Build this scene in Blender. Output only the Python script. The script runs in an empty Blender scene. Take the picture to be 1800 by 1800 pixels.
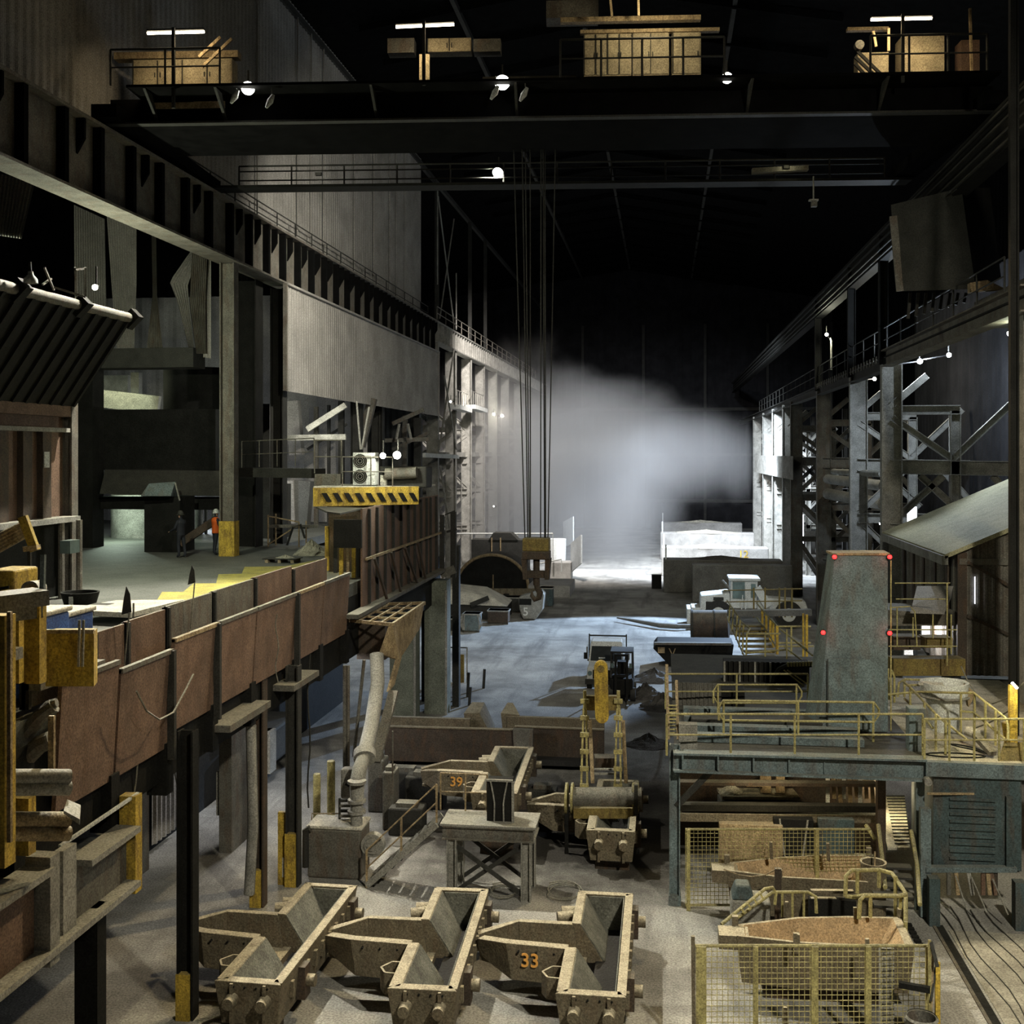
import bpy, bmesh, math, random
from mathutils import Vector, Matrix
random.seed(7)
SC = bpy.context.scene
COL = SC.collection
V = Vector
# ---------------------------------------------------------------- camera, world, exposure
H = 11.0                      # height of the viewpoint above the hall floor
FPX = 2000.0
YAW = math.atan(267/2000)
SN, CS = math.sin(YAW), math.cos(YAW)
cam = bpy.data.cameras.new('camera'); camo = bpy.data.objects.new('camera', cam); COL.objects.link(camo)
camo.location = (0, 0, H); camo.rotation_euler = (math.pi/2, 0, YAW)
cam.sensor_width = 36; cam.lens = 36*FPX/1800; cam.shift_y = -103/1800; cam.clip_end = 400; cam.clip_start = 0.3
SC.camera = camo
w = bpy.data.worlds.new('world'); SC.world = w; w.use_nodes = True
w.node_tree.nodes['Background'].inputs[0].default_value = (0.75, 0.8, 1, 1)
w.node_tree.nodes['Background'].inputs[1].default_value = 0.006
SC.view_settings.view_transform = 'Standard'; SC.view_settings.look = 'None'
SC.view_settings.exposure = 0.0; SC.view_settings.gamma = 1
SC.cycles.max_bounces = 5; SC.cycles.diffuse_bounces = 3; SC.cycles.glossy_bounces = 2
SC.cycles.volume_bounces = 0; SC.cycles.use_denoising = True
SC.cycles.sample_clamp_indirect = 3; SC.cycles.volume_step_rate = 2.0
SC.cycles.caustics_reflective = False; SC.cycles.caustics_refractive = False

LT = {}
def light(kind, name, loc, target, power, col, size=0.3, spot=70, blend=0.6, size_y=None, parent=None):
    l = bpy.data.lights.new(name, kind); l.energy = power; l.color = col
    o = bpy.data.objects.new(name, l); COL.objects.link(o); o.location = loc
    if target is not None:
        o.rotation_euler = (V(target)-V(loc)).to_track_quat('-Z', 'Y').to_euler()
    if kind == 'SPOT': l.spot_size = math.radians(spot); l.spot_blend = blend; l.shadow_soft_size = size
    elif kind == 'AREA': l.size = size; 
    else: l.shadow_soft_size = size
    if kind == 'AREA' and size_y: l.shape = 'RECTANGLE'; l.size_y = size_y
    if parent is not None:
        o.location = V(loc)-V(parent.location); o.parent = parent
    return o
WARM = (1, .86, .56); NEUT = (1, .95, .80); COLD = (.74, .86, 1); SODI = (1, .78, .45)

# ---------------------------------------------------------------- pixels of the photo -> points of the place
def ray(u, v):
    a = (u-900)/FPX; b = -(v-797)/FPX
    return V((-SN+a*CS, CS+a*SN, b))
def PD(u, v, d): return V((0, 0, H))+ray(u, v)*d
def PX(u, v, X): r = ray(u, v); return V((0, 0, H))+r*(X/r.x)
def PY(u, v, Y): r = ray(u, v); return V((0, 0, H))+r*(Y/r.y)
def PZ(u, v, z): r = ray(u, v); return V((0, 0, H))+r*((z-H)/r.z)
def YX(d, X): return (d+X*SN)/CS            # Y of a point at depth d and cross position X

# ---------------------------------------------------------------- materials
def nodes(name):
    m = bpy.data.materials.new(name); m.use_nodes = True
    nt = m.node_tree; return m, nt, nt.nodes, nt.links, nt.nodes['Principled BSDF']
def mat(name, col, rough=.75, metal=0., dust=.45, var=.35, scale=1.6, bump=.15, dustcol=(.26, .25, .20), rust=0., spec=.3):
    m, nt, N, L, B = nodes(name)
    tc = N.new('ShaderNodeTexCoord'); g = N.new('ShaderNodeNewGeometry')
    n1 = N.new('ShaderNodeTexNoise'); n1.inputs['Scale'].default_value = scale; n1.inputs['Detail'].default_value = 8; n1.inputs['Roughness'].default_value = .65
    L.new(g.outputs['Position'], n1.inputs['Vector'])
    r1 = N.new('ShaderNodeMapRange'); r1.inputs[1].default_value = .35; r1.inputs[2].default_value = .65
    L.new(n1.outputs['Fac'], r1.inputs[0])
    mx = N.new('ShaderNodeMix'); mx.data_type = 'RGBA'
    mx.inputs[6].default_value = (*[c*(1-var) for c in col], 1); mx.inputs[7].default_value = (*[min(1, c*(1+var*.6)) for c in col], 1)
    L.new(r1.outputs[0], mx.inputs[0]); out = mx.outputs[2]
    if rust:
        n3 = N.new('ShaderNodeTexNoise'); n3.inputs['Scale'].default_value = scale*2.7; n3.inputs['Detail'].default_value = 6
        mp = N.new('ShaderNodeMapping'); mp.inputs['Scale'].default_value = (1, 1, .3); L.new(g.outputs['Position'], mp.inputs[0]); L.new(mp.outputs[0], n3.inputs['Vector'])
        r3 = N.new('ShaderNodeMapRange'); r3.inputs[1].default_value = .5; r3.inputs[2].default_value = .62; r3.inputs[4].default_value = rust
        L.new(n3.outputs['Fac'], r3.inputs[0]); m3 = N.new('ShaderNodeMix'); m3.data_type = 'RGBA'
        L.new(r3.outputs[0], m3.inputs[0]); L.new(out, m3.inputs[6]); m3.inputs[7].default_value = (.09, .045, .022, 1); out = m3.outputs[2]
    if dust:      # settled dust lies on faces that look up
        sx = N.new('ShaderNodeSeparateXYZ'); L.new(g.outputs['Normal'], sx.inputs[0])
        r2 = N.new('ShaderNodeMapRange'); r2.inputs[1].default_value = .2; r2.inputs[2].default_value = .9; r2.inputs[3].default_value = dust*.18; r2.inputs[4].default_value = dust*1.5
        L.new(sx.outputs[2], r2.inputs[0])
        n2 = N.new('ShaderNodeTexNoise'); n2.inputs['Scale'].default_value = scale*1.7; n2.inputs['Detail'].default_value = 5; L.new(g.outputs['Position'], n2.inputs['Vector'])
        mu = N.new('ShaderNodeMath'); mu.operation = 'MULTIPLY'; mu.use_clamp = True; L.new(r2.outputs[0], mu.inputs[0])
        r4 = N.new('ShaderNodeMapRange'); r4.inputs[1].default_value = .3; r4.inputs[2].default_value = .6; r4.inputs[3].default_value = .5; L.new(n2.outputs['Fac'], r4.inputs[0]); L.new(r4.outputs[0], mu.inputs[1])
        m2 = N.new('ShaderNodeMix'); m2.data_type = 'RGBA'; L.new(mu.outputs[0], m2.inputs[0]); L.new(out, m2.inputs[6]); m2.inputs[7].default_value = (*dustcol, 1); out = m2.outputs[2]
    if bump:      # fine grit
        n5 = N.new('ShaderNodeTexNoise'); n5.inputs['Scale'].default_value = 26; n5.inputs['Detail'].default_value = 3; n5.inputs['Roughness'].default_value = .8; L.new(g.outputs['Position'], n5.inputs['Vector'])
        r5 = N.new('ShaderNodeMapRange'); r5.inputs[1].default_value = .36; r5.inputs[2].default_value = .64; r5.inputs[3].default_value = .55; r5.inputs[4].default_value = 1.35; L.new(n5.outputs['Fac'], r5.inputs[0])
        v5 = N.new('ShaderNodeVectorMath'); v5.operation = 'SCALE'; L.new(out, v5.inputs[0]); L.new(r5.outputs[0], v5.inputs['Scale']); out = v5.outputs[0]
    L.new(out, B.inputs['Base Color']); B.inputs['Roughness'].default_value = rough; B.inputs['Metallic'].default_value = metal
    B.inputs['Specular IOR Level'].default_value = spec
    if bump:
        b = N.new('ShaderNodeBump'); b.inputs['Strength'].default_value = bump; b.inputs['Distance'].default_value = .05
        n4 = N.new('ShaderNodeTexNoise'); n4.inputs['Scale'].default_value = scale*7; n4.inputs['Detail'].default_value = 4; L.new(g.outputs['Position'], n4.inputs['Vector'])
        L.new(n4.outputs['Fac'], b.inputs['Height']); L.new(b.outputs[0], B.inputs['Normal'])
    return m
def glow(name, col, s):
    m, nt, N, L, B = nodes(name)
    B.inputs['Base Color'].default_value = (*col, 1); B.inputs['Emission Color'].default_value = (*col, 1); B.inputs['Emission Strength'].default_value = s
    return m
def floormat():
    m, nt, N, L, B = nodes('concrete_floor')
    g = N.new('ShaderNodeNewGeometry')
    def noise(sc, det, stretch=None, rot=0):
        n = N.new('ShaderNodeTexNoise'); n.inputs['Scale'].default_value = sc; n.inputs['Detail'].default_value = det; n.inputs['Roughness'].default_value = .65
        mp = N.new('ShaderNodeMapping'); mp.inputs['Scale'].default_value = stretch or (1, 1, 1); mp.inputs['Rotation'].default_value = (0, 0, rot)
        L.new(g.outputs['Position'], mp.inputs[0]); L.new(mp.outputs[0], n.inputs['Vector']); return n.outputs['Fac']
    def rng(i, a, b): 
        r = N.new('ShaderNodeMapRange'); r.inputs[1].default_value = a; r.inputs[2].default_value = b; L.new(i, r.inputs[0]); return r.outputs[0]
    def mix(f, a, b):
        x = N.new('ShaderNodeMix'); x.data_type = 'RGBA'; L.new(f, x.inputs[0])
        for i, c in ((6, a), (7, b)):
            if isinstance(c, tuple): x.inputs[i].default_value = (*c, 1)
            else: L.new(c, x.inputs[i])
        return x.outputs[2]
    c = mix(rng(noise(.35, 8), .35, .65), (.20, .195, .18), (.42, .41, .375))
    c = mix(rng(noise(.9, 6, (1, .12, 1), .35), .5, .72), c, (.16, .155, .145))     # wheel tracks
    c = mix(rng(noise(.5, 6, (.12, 1, 1), -.2), .56, .75), c, (.17, .165, .155))
    c = mix(rng(noise(.16, 4), .55, .68), c, (.13, .122, .11))
    # dark patch painted into the floor for the shade round the lifting yoke
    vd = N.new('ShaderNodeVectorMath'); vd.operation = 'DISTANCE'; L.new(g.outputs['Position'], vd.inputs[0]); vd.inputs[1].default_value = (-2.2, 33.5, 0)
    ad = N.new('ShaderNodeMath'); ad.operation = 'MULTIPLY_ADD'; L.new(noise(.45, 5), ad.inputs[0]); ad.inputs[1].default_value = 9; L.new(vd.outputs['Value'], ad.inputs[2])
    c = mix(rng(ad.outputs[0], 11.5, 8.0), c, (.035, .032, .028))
    sp = N.new('ShaderNodeVectorMath'); sp.operation = 'SCALE'; L.new(c, sp.inputs[0]); r5 = N.new('ShaderNodeMapRange'); r5.inputs[1].default_value = .36; r5.inputs[2].default_value = .64; r5.inputs[3].default_value = .6; r5.inputs[4].default_value = 1.3; L.new(noise(22, 3), r5.inputs[0]); L.new(r5.outputs[0], sp.inputs['Scale']); c = sp.outputs[0]
    L.new(c, B.inputs['Base Color']); B.inputs['Roughness'].default_value = .85; B.inputs['Specular IOR Level'].default_value = .25
    b = N.new('ShaderNodeBump'); b.inputs['Strength'].default_value = .35; b.inputs['Distance'].default_value = .06
    L.new(noise(5, 6), b.inputs['Height']); L.new(b.outputs[0], B.inputs['Normal'])
    return m
M = dict(
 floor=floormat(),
 dark=mat('dark_steel', (.030, .030, .027), dust=.25, dustcol=(.11, .105, .085)),
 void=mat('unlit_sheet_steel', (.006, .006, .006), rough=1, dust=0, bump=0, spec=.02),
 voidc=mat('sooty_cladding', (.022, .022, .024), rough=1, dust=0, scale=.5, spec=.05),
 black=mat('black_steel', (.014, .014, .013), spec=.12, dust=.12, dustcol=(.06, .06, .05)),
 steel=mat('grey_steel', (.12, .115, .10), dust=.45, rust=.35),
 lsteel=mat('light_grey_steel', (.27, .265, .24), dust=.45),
 girder=mat('painted_girder_steel', (.15, .14, .12), dust=.3, rust=.3),
 clad=mat('pale_cladding', (.31, .295, .275), dust=0, var=.25, scale=.5),
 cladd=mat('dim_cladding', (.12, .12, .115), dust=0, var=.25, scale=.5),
 rust=mat('red_brown_steel', (.155, .095, .066), dust=.35, rust=.3, scale=1.1),
 rustd=mat('dark_rusty_steel', (.05, .036, .027), dust=.3, rust=.4),
 mould=mat('dusty_mould_casting', (.115, .095, .062), dust=.75, dustcol=(.44, .39, .28), rust=.25, scale=2.2, bump=.5),
 moulds=mat('sooty_grey_lining', (.15, .15, .125), dust=.15, dustcol=(.2, .2, .17), scale=2.2, bump=.4, var=.45),
 mouldi=mat('shade_dark_lining', (.022, .021, .020), dust=.1, dustcol=(.05, .05, .05), scale=2.2, bump=.5),  # near-black colour paints in the shade at the bottom of the troughs
 clay=mat('orange_clay_lining', (.44, .31, .17), dust=.35, dustcol=(.52, .41, .26), scale=2, bump=.6),
 tan=mat('tan_crusted_steel', (.36, .27, .15), dust=.4, rust=.4, scale=3, bump=.6),
 yellow=mat('yellow_paint', (.52, .36, .05), dust=.25, rust=.5, scale=2.5),
 yrail=mat('dusty_yellow_rail', (.42, .37, .15), dust=.4, rust=.25, scale=3),
 blue=mat('blue_grey_paint', (.135, .18, .195), dust=.35, rust=.3, dustcol=(.24, .24, .2), scale=1.4),
 blued=mat('dark_teal_paint', (.052, .082, .09), dust=.3, rust=.3, dustcol=(.2, .2, .17), scale=1.4),
 cabin=mat('tan_cabinet_paint', (.36, .30, .19), dust=.2),
 white=mat('white_paint', (.62, .64, .62), dust=.3, var=.15, dustcol=(.4, .39, .34)),
 dustw=mat('white_dust', (.55, .53, .46), dust=0, bump=.6, var=.3),
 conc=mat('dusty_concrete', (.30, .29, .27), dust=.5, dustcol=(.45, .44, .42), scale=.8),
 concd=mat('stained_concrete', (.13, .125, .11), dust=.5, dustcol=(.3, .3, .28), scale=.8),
 greenw=mat('grey_green_concrete', (.16, .175, .14), dust=0, scale=.9),
 deck=mat('platform_deck', (.11, .115, .105), dust=.2, dustcol=(.17, .17, .15), scale=.7),
 bluebin=mat('blue_plastic', (.03, .09, .33), dust=.3, dustcol=(.4, .4, .38)),
 sand=mat('pale_spill_dust', (.50, .47, .38), dust=0, scale=3, bump=.8),
 glass=mat('dark_window_glass', (.02, .025, .028), rough=.15, dust=.1, bump=0, spec=.6),
 cglass=mat('pale_cab_glass', (.14, .2, .2), rough=.2, dust=.1, bump=0, spec=.6),
 rubber=mat('black_rubber', (.02, .02, .02), dust=.2),
 orange=mat('orange_workwear', (.65, .12, .02), dust=0, bump=0),
 navy=mat('dark_workwear', (.02, .022, .03), dust=0, bump=0),
 skin=mat('skin', (.45, .28, .2), dust=0, bump=0, var=.1),
 wood=mat('pallet_wood', (.35, .28, .18), dust=.3),
 numo=mat('orange_stencil_paint', (.85, .42, .10), dust=0, var=.2, bump=0),
 numw=mat('white_stencil_paint', (.7, .7, .66), dust=0, var=.2, bump=0),
 scree=mat('dark_rubble', (.06, .057, .05), dust=.4, dustcol=(.17, .16, .15), scale=3, bump=1),
 hose=mat('pale_cable_sheath', (.22, .21, .17), dust=.3),
 sheet=mat('white_translucent_sheet', (.6, .64, .66), dust=0, var=.12),
 hookp=mat('grimy_yellow_paint', (.20, .15, .04), dust=.3, rust=.4),
 lens=glow('floodlight_glass', (1, .97, .88), 60), tube=glow('fluorescent_tube', (1, .86, .62), 14),
 red=glow('red_signal_lens', (1, .02, .02), 5), coldlens=glow('cold_lamp_glass', (.86, .93, 1), 40), slot=glow('daylit_gap', (.85, .9, 1), 5),
 lensw=glow('small_warm_lens', (1, .95, .75), 35),
)

# ---------------------------------------------------------------- mesh helper
class MB:
    def __init__(s): s.v = []; s.f = []
    def add(s, vs, fs):
        k = len(s.v); s.v += [V(p) for p in vs]; s.f += [[i+k for i in f] for f in fs]; return s
    def hexa(s, lo, up):      # four lower corners (ccw from above), four upper corners
        return s.add(list(lo)+list(up), [(3, 2, 1, 0), (4, 5, 6, 7), (0, 1, 5, 4), (1, 2, 6, 5), (2, 3, 7, 6), (3, 0, 4, 7)])
    def box(s, x0, x1, y0, y1, z0, z1):
        x0, x1 = sorted((x0, x1)); y0, y1 = sorted((y0, y1)); z0, z1 = sorted((z0, z1))
        return s.hexa([(x0, y0, z0), (x1, y0, z0), (x1, y1, z0), (x0, y1, z0)], [(x0, y0, z1), (x1, y0, z1), (x1, y1, z1), (x0, y1, z1)])
    def bar(s, p, q, w, h=None, up=(0, 0, 1), off=(0, 0)):   # box of section w x h from p to q
        p, q = V(p), V(q); h = h or w; a = (q-p).normalized(); u = V(up)
        if abs(a.dot(u)) > .97: u = V((0, 1, 0))
        r = a.cross(u).normalized(); u = r.cross(a).normalized()
        o = r*off[0]+u*off[1]; P = [o-r*w/2-u*h/2, o+r*w/2-u*h/2, o+r*w/2+u*h/2, o-r*w/2+u*h/2]
        return s.add([p+x for x in P]+[q+x for x in P], [(3, 2, 1, 0), (4, 5, 6, 7), (0, 1, 5, 4), (1, 2, 6, 5), (2, 3, 7, 6), (3, 0, 4, 7)])
    def ibeam(s, p, q, w, h, t=.03, up=(0, 0, 1)):
        s.bar(p, q, t, h-.001, up); s.bar(p, q, w, t, up, (0, h/2-t/2)); return s.bar(p, q, w, t, up, (0, -h/2+t/2))
    def tube(s, pts, r, n=8, close=False):
        pts = [V(p) for p in pts]; k = len(s.v); m = len(pts); last = None
        for i, p in enumerate(pts):
            a = (pts[min(i+1, m-1)]-pts[max(i-1, 0)]).normalized()
            if last is None or abs(a.dot(last)) > .98:
                u = V((0, 0, 1)) if abs(a.z) < .9 else V((1, 0, 0))
            else: u = last
            x = a.cross(u).normalized(); u = x.cross(a).normalized(); last = u
            rr = r[i] if isinstance(r, (list, tuple)) else r
            for j in range(n):
                t = 2*math.pi*j/n; s.v.append(p+x*math.cos(t)*rr+u*math.sin(t)*rr)
        for i in range(m-1):
            for j in range(n):
                s.f.append([k+i*n+j, k+i*n+(j+1) % n, k+(i+1)*n+(j+1) % n, k+(i+1)*n+j])
        s.f.append([k+j for j in range(n)][::-1]); s.f.append([k+(m-1)*n+j for j in range(n)]); return s
    def cyl(s, p, q, r, n=20, r2=None): return s.tube([p, q], [r, r2 if r2 is not None else r], n)
    def prism(s, poly, d):     # polygon in space pushed along vector d
        poly = [V(p) for p in poly]; d = V(d); n = len(poly)
        return s.add(poly+[p+d for p in poly], [list(range(n))[::-1], [n+i for i in range(n)]]+[[i, (i+1) % n, n+(i+1) % n, n+i] for i in range(n)])
    def lathe(s, c, prof, n=24):     # profile of (radius, z) round a vertical axis at c
        c = V(c); k = len(s.v)
        for r, z in prof:
            for j in range(n): s.v.append(c+V((r*math.cos(2*math.pi*j/n), r*math.sin(2*math.pi*j/n), z)))
        for i in range(len(prof)-1):
            for j in range(n): s.f.append([k+i*n+j, k+i*n+(j+1) % n, k+(i+1)*n+(j+1) % n, k+(i+1)*n+j])
        return s
    def corr(s, p, q, z0, z1, pitch=.3, amp=.04, t=.012):     # corrugated sheet from p to q (xy), between heights
        p, q = V((p[0], p[1], 0)), V((q[0], q[1], 0)); L = (q-p).length; a = (q-p)/L; nrm = V((a.y, -a.x, 0)); n = max(2, int(L/pitch*4)); k = len(s.v)
        prof = [0, 0, 1, 1]; f = z0 if callable(z0) else (lambda t: z0); g = z1 if callable(z1) else (lambda t: z1)
        for i in range(n+1):
            b = p+a*(L*i/n)+nrm*amp*prof[i % 4]
            for e in (0, t):
                s.v.append(b-nrm*e+V((0, 0, f(i/n)))); s.v.append(b-nrm*e+V((0, 0, g(i/n))))
        for i in range(n):
            a0 = k+i*4; b0 = a0+4
            s.f += [[a0, b0, b0+1, a0+1], [a0+3, b0+3, b0+2, a0+2], [a0+1, b0+1, b0+3, a0+3], [a0+2, b0+2, b0, a0]]
        return s
    def heap(s, c, rx, ry, h, seed=0, n=22, rough=.25):      # a rubble heap
        rnd = random.Random(seed); c = V(c); k = len(s.v); R = 7
        for i in range(R+1):
            rr = i/R
            for j in range(n):
                t = 2*math.pi*j/n; e = 1+rough*(rnd.random()-.5)
                z = h*(1-rr)**1.1*(1+rough*2*(rnd.random()-.5)) if i < R else -.03
                s.v.append(c+V((rx*rr*e*math.cos(t), ry*rr*e*math.sin(t), z)))
        for i in range(R):
            for j in range(n): s.f.append([k+i*n+j, k+i*n+(j+1) % n, k+(i+1)*n+(j+1) % n, k+(i+1)*n+j][::-1])
        return s
    def build(s, name, m, parent=None, smooth=False, bevel=0, kind=None):
        me = bpy.data.meshes.new(name)
        if parent is None:
            xs = [p.x for p in s.v]; ys = [p.y for p in s.v]; zs = [p.z for p in s.v]
            org = V(((min(xs)+max(xs))/2, (min(ys)+max(ys))/2, min(zs)))
        else:
            org = V((0, 0, 0)); o = parent
            while o is not None: org += o.location; o = o.parent
        me.from_pydata([p-org for p in s.v], [], s.f); me.update()
        b = bmesh.new(); b.from_mesh(me); bmesh.ops.recalc_face_normals(b, faces=b.faces); b.to_mesh(me); b.free()
        me.materials.append(M[m] if isinstance(m, str) else m)
        o = bpy.data.objects.new(name, me); COL.objects.link(o)
        if parent is None: o.location = org
        else: o.parent = parent
        if smooth:
            for p in me.polygons: p.use_smooth = True
            try: me.set_sharp_from_angle(angle=math.radians(40))
            except Exception: pass
        if bevel:
            bv = o.modifiers.new('bevel', 'BEVEL'); bv.width = bevel; bv.segments = 2; bv.limit_method = 'ANGLE'
        if kind: o['kind'] = kind
        return o
def T(name, label, cat, loc, group=None):
    o = bpy.data.objects.new(name, None); COL.objects.link(o); o.location = loc; o.empty_display_size = .2
    o['label'] = label; o['category'] = cat
    if group: o['group'] = group
    return o
def tag(o, label, cat, group=None, kind=None):
    o['label'] = label; o['category'] = cat
    if group: o['group'] = group
    if kind: o['kind'] = kind
    return o
def dup(root, loc, rz=0, label=None):
    r = root.copy(); COL.objects.link(r); r.location = loc; r.rotation_euler = (0, 0, rz)
    if label: r['label'] = label
    for ch in list(root.children):
        c = ch.copy(); COL.objects.link(c); c.parent = r
        for g in list(ch.children):
            d = g.copy(); COL.objects.link(d); d.parent = c
    return r
def text(name, body, size, loc, rot, m, parent):
    cu = bpy.data.curves.new(name, 'FONT'); cu.body = body; cu.size = size; cu.extrude = .006; cu.align_x = 'CENTER'; cu.offset = size*.012
    t = bpy.data.objects.new(name+'_curve', cu); COL.objects.link(t)
    dg = bpy.context.evaluated_depsgraph_get(); me = bpy.data.meshes.new_from_object(t.evaluated_get(dg)); bpy.data.objects.remove(t)
    me.materials.clear(); me.materials.append(M[m]); o = bpy.data.objects.new(name, me); COL.objects.link(o); o.parent = parent; o.location = loc; o.rotation_euler = rot
    return o
def rail(label, pts, m='yrail', h=1.0, name='handrail', posts=None, r=.028, group=None, lower=(.5,), rounded=False, parent=None):
    pts = [V(p) for p in pts]
    t = T(name, label, 'handrail', pts[0], group) if parent is None else parent
    up = V((0, 0, 1))
    if rounded and len(pts) == 2:
        a = (pts[1]-pts[0]).normalized(); e = .18; hi = up*h; lo = up*(h*.5)
        loop = [pts[0]+lo+a*0+a*(-.12)+up*e*.0, pts[0]+hi-up*e+a*(-.12)*1, pts[0]+hi-a*.02, pts[1]+hi+a*.02, pts[1]+hi-up*e+a*.14, pts[1]+lo+up*e+a*.14, pts[1]+lo+a*.02, pts[0]+lo-a*.02, pts[0]+lo+up*e-a*.12]
        MB().tube(loop, r).build('rounded_rail', m, t, True)
    else:
        MB().tube([p+up*h for p in pts], r).build('top_rail', m, t, True)
        for l in lower: MB().tube([p+up*h*l for p in pts], r*.8).build('middle_rail', m, t, True)
    ps = posts if posts is not None else pts
    for p in ps: MB().tube([V(p), V(p)+up*h], r).build('post', m, t, True)
    return t
def spread(p, q, n): return [V(p).lerp(V(q), i/(n-1)) for i in range(n)]
# ================================================================ the hall
def struct(o): o['kind'] = 'structure'; return o
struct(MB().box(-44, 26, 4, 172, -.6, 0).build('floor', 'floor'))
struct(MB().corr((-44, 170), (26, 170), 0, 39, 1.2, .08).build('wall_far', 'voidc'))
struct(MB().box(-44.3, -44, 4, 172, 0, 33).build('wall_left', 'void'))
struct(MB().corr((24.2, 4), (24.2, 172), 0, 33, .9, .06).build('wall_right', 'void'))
struct(MB().corr((-18, YX(85, -18)), (-18, 8), 20.9, 33, .42, .045).build('wall_left_upper', 'clad'))
c = MB(); c.prism([(-44.3, 4, 33), (-5, 4, 38.5), (26, 4, 33), (26, 4, 33.3), (-5, 4, 38.8), (-44.3, 4, 33.3)], (0, 168, 0))
for k in range(28):
    y = 6+k*6
    c.bar((-18, y, 36.3), (-5, y, 38.2), .25, .4); c.bar((-5, y, 38.2), (10, y, 35.5), .25, .4)
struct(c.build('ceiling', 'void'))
for i, x in enumerate((-18, -12, -5, 4)):
    struct(MB().bar((x, 5, 32.6 if x == -18 else 38.2-abs(x+5)*.17), (x, 169, 32.6 if x == -18 else 38.2-abs(x+5)*.17), .25, .35).build('trim_%d' % (i+1), 'dark'))
b = MB()
for z in (4, 10.8, 17.5): b.bar((-30, 169.6, z), (24, 169.6, z), .3, .45)
for x in range(-30, 25, 9): b.bar((x, 169.5, 0), (x, 169.5, 30), .4, .5)
struct(b.build('trim_5', 'dark'))
# ---- light seams of the upper wall: pale joint strips
b = MB()
for u in (452, 523, 547, 569, 623, 657, 685, 697, 712):
    p = PX(u, 400, -17.9); b.box(-17.93, -17.86, p.y-.035, p.y+.035, 20.9, 32.5)
struct(b.build('trim_6', 'clad'))

# ---------------- left runway girder with its stiffeners
XL = -17.0
g = T('runway_girder', 'deep steel crane runway girder with vertical stiffeners along the left wall', 'girder', (XL, 10, 18.7))
y0, y1 = 12, YX(86, XL)
MB().box(XL-.32, XL-.28, y0, y1, 18.7, 21.0).build('web', 'girder', g)
MB().box(XL-.62, XL+.06, y0, y1, 20.95, 21.05).build('top_flange', 'girder', g)
MB().box(XL-.75, XL+.22, y0, y1, 18.62, 18.7).build('bottom_flange', 'girder', g)
MB().box(XL-.40, XL-.33+.03, y0, y1, 21.05, 21.2).build('crane_rail', 'dark', g)
k = 0; d = 26.4
while d < 86:
    y = YX(d, XL)
    MB().box(XL-.28, XL+.0, y-.11, y+.11, 18.7, 20.95).build('stiffener', 'void', g)  # stiffeners coloured near black to carry their shade
    if k % 2 or d > 46:
        ym = YX(d+1.05, XL); MB().prism([(XL-.28, ym-.06, 20.95), (XL-.02, ym-.06, 20.95), (XL-.02, ym-.06, 20.35), (XL-.28, ym-.06, 19.9)], (0, .12, 0)).build('half_stiffener', 'void', g)
    d += 2.1; k += 1
g = T('runway_girder', 'shallower runway girder with close ribs on the far left trestles beyond the cladding', 'girder', (XL, y1, 19.5))
MB().box(XL-.32, XL-.28, y1, 165, 19.5, 21).build('web', 'dark', g)
MB().box(XL-.6, XL+.06, y1, 165, 20.93, 21.05).build('top_flange', 'lsteel', g)
MB().box(XL-.6, XL+.12, y1, 165, 19.42, 19.52).build('bottom_flange', 'lsteel', g)
y = y1+.4
while y < 162:
    MB().box(XL-.28, XL+.02, y-.09, y+.09, 19.52, 20.93).build('stiffener', 'lsteel', g); y += 1.15
hr = rail('thin handrail along the top of the far left runway girder', spread((XL+.1, 84, 21.05), (XL+.1, 150, 21.05), 20), 'girder', 1.0, r=.04)
hr = rail('dim handrail on top of the near left runway girder', spread((XL-.6, 40, 21.05), (XL-.6, 84, 21.05), 18), 'dark', 1.0, r=.03)

# ---------------- corrugated curtain wall hanging under the girder
t = T('cladding_sheet', 'large pale corrugated sheet wall hanging below the left runway girder', 'cladding', (XL+.2, YX(50.7, XL), 13.8))
ya, yb = YX(50.9, XL), YX(85.3, XL)
MB().corr((XL+.22, yb), (XL+.22, ya), 13.8, 18.66, .36, .04).build('corrugated_sheet', 'clad', t)
MB().box(XL+.14, XL+.32, ya-.08, ya+.06, 13.8, 18.6).build('edge_trim', 'girder', t)
MB().box(XL+.14, XL+.32, yb-.06, yb+.12, 13.8, 18.6).build('edge_trim', 'clad', t)
MB().box(XL+.16, XL+.36, ya, yb, 18.54, 18.64).build('top_trim', 'clad', t)

# ---------------- columns of the left aisle
def icol(x, y, z0, z1, w, h, m, label, group=None, base=None, name='steel_column'):
    if base:
        t = T(name, label, 'column', (x, y, z0), group)
        MB().ibeam((x, y, z0), (x, y, z1), w, h, .05, (1, 0, 0)).build('shaft', m, t)
        MB().box(x-h/2-.02, x+h/2+.02, y-w/2-.02, y+w/2+.02, z0, z0+base).build('painted_base', 'yellow', t)
        return t
    return tag(MB().ibeam((x, y, z0), (x, y, z1), w, h, .05, (1, 0, 0)).build(name, m), label, 'column', group)
icol(XL-.25, YX(45.5, XL), 6.9, 18.6, .5, .6, 'girder', 'tall brown column with a yellow painted foot on the upper platform', base=1.4)
for d, l in ((51.8, 'dark column at the near edge of the pale corrugated wall'), (65, 'dark column under the middle of the pale corrugated wall'), (70, 'dark column just right of the crossed rods below the corrugated wall'), (80.5, 'dark column below the far end of the pale corrugated wall')):
    icol(XL-.4, YX(d, XL), 6.9, 18.5, .6, .6, 'dark', l)
icol(XL-.1, YX(33, XL), 6.9, 12.6, .35, .35, 'girder', 'corner column of the red-brown ribbed cabin on the left')
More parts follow.
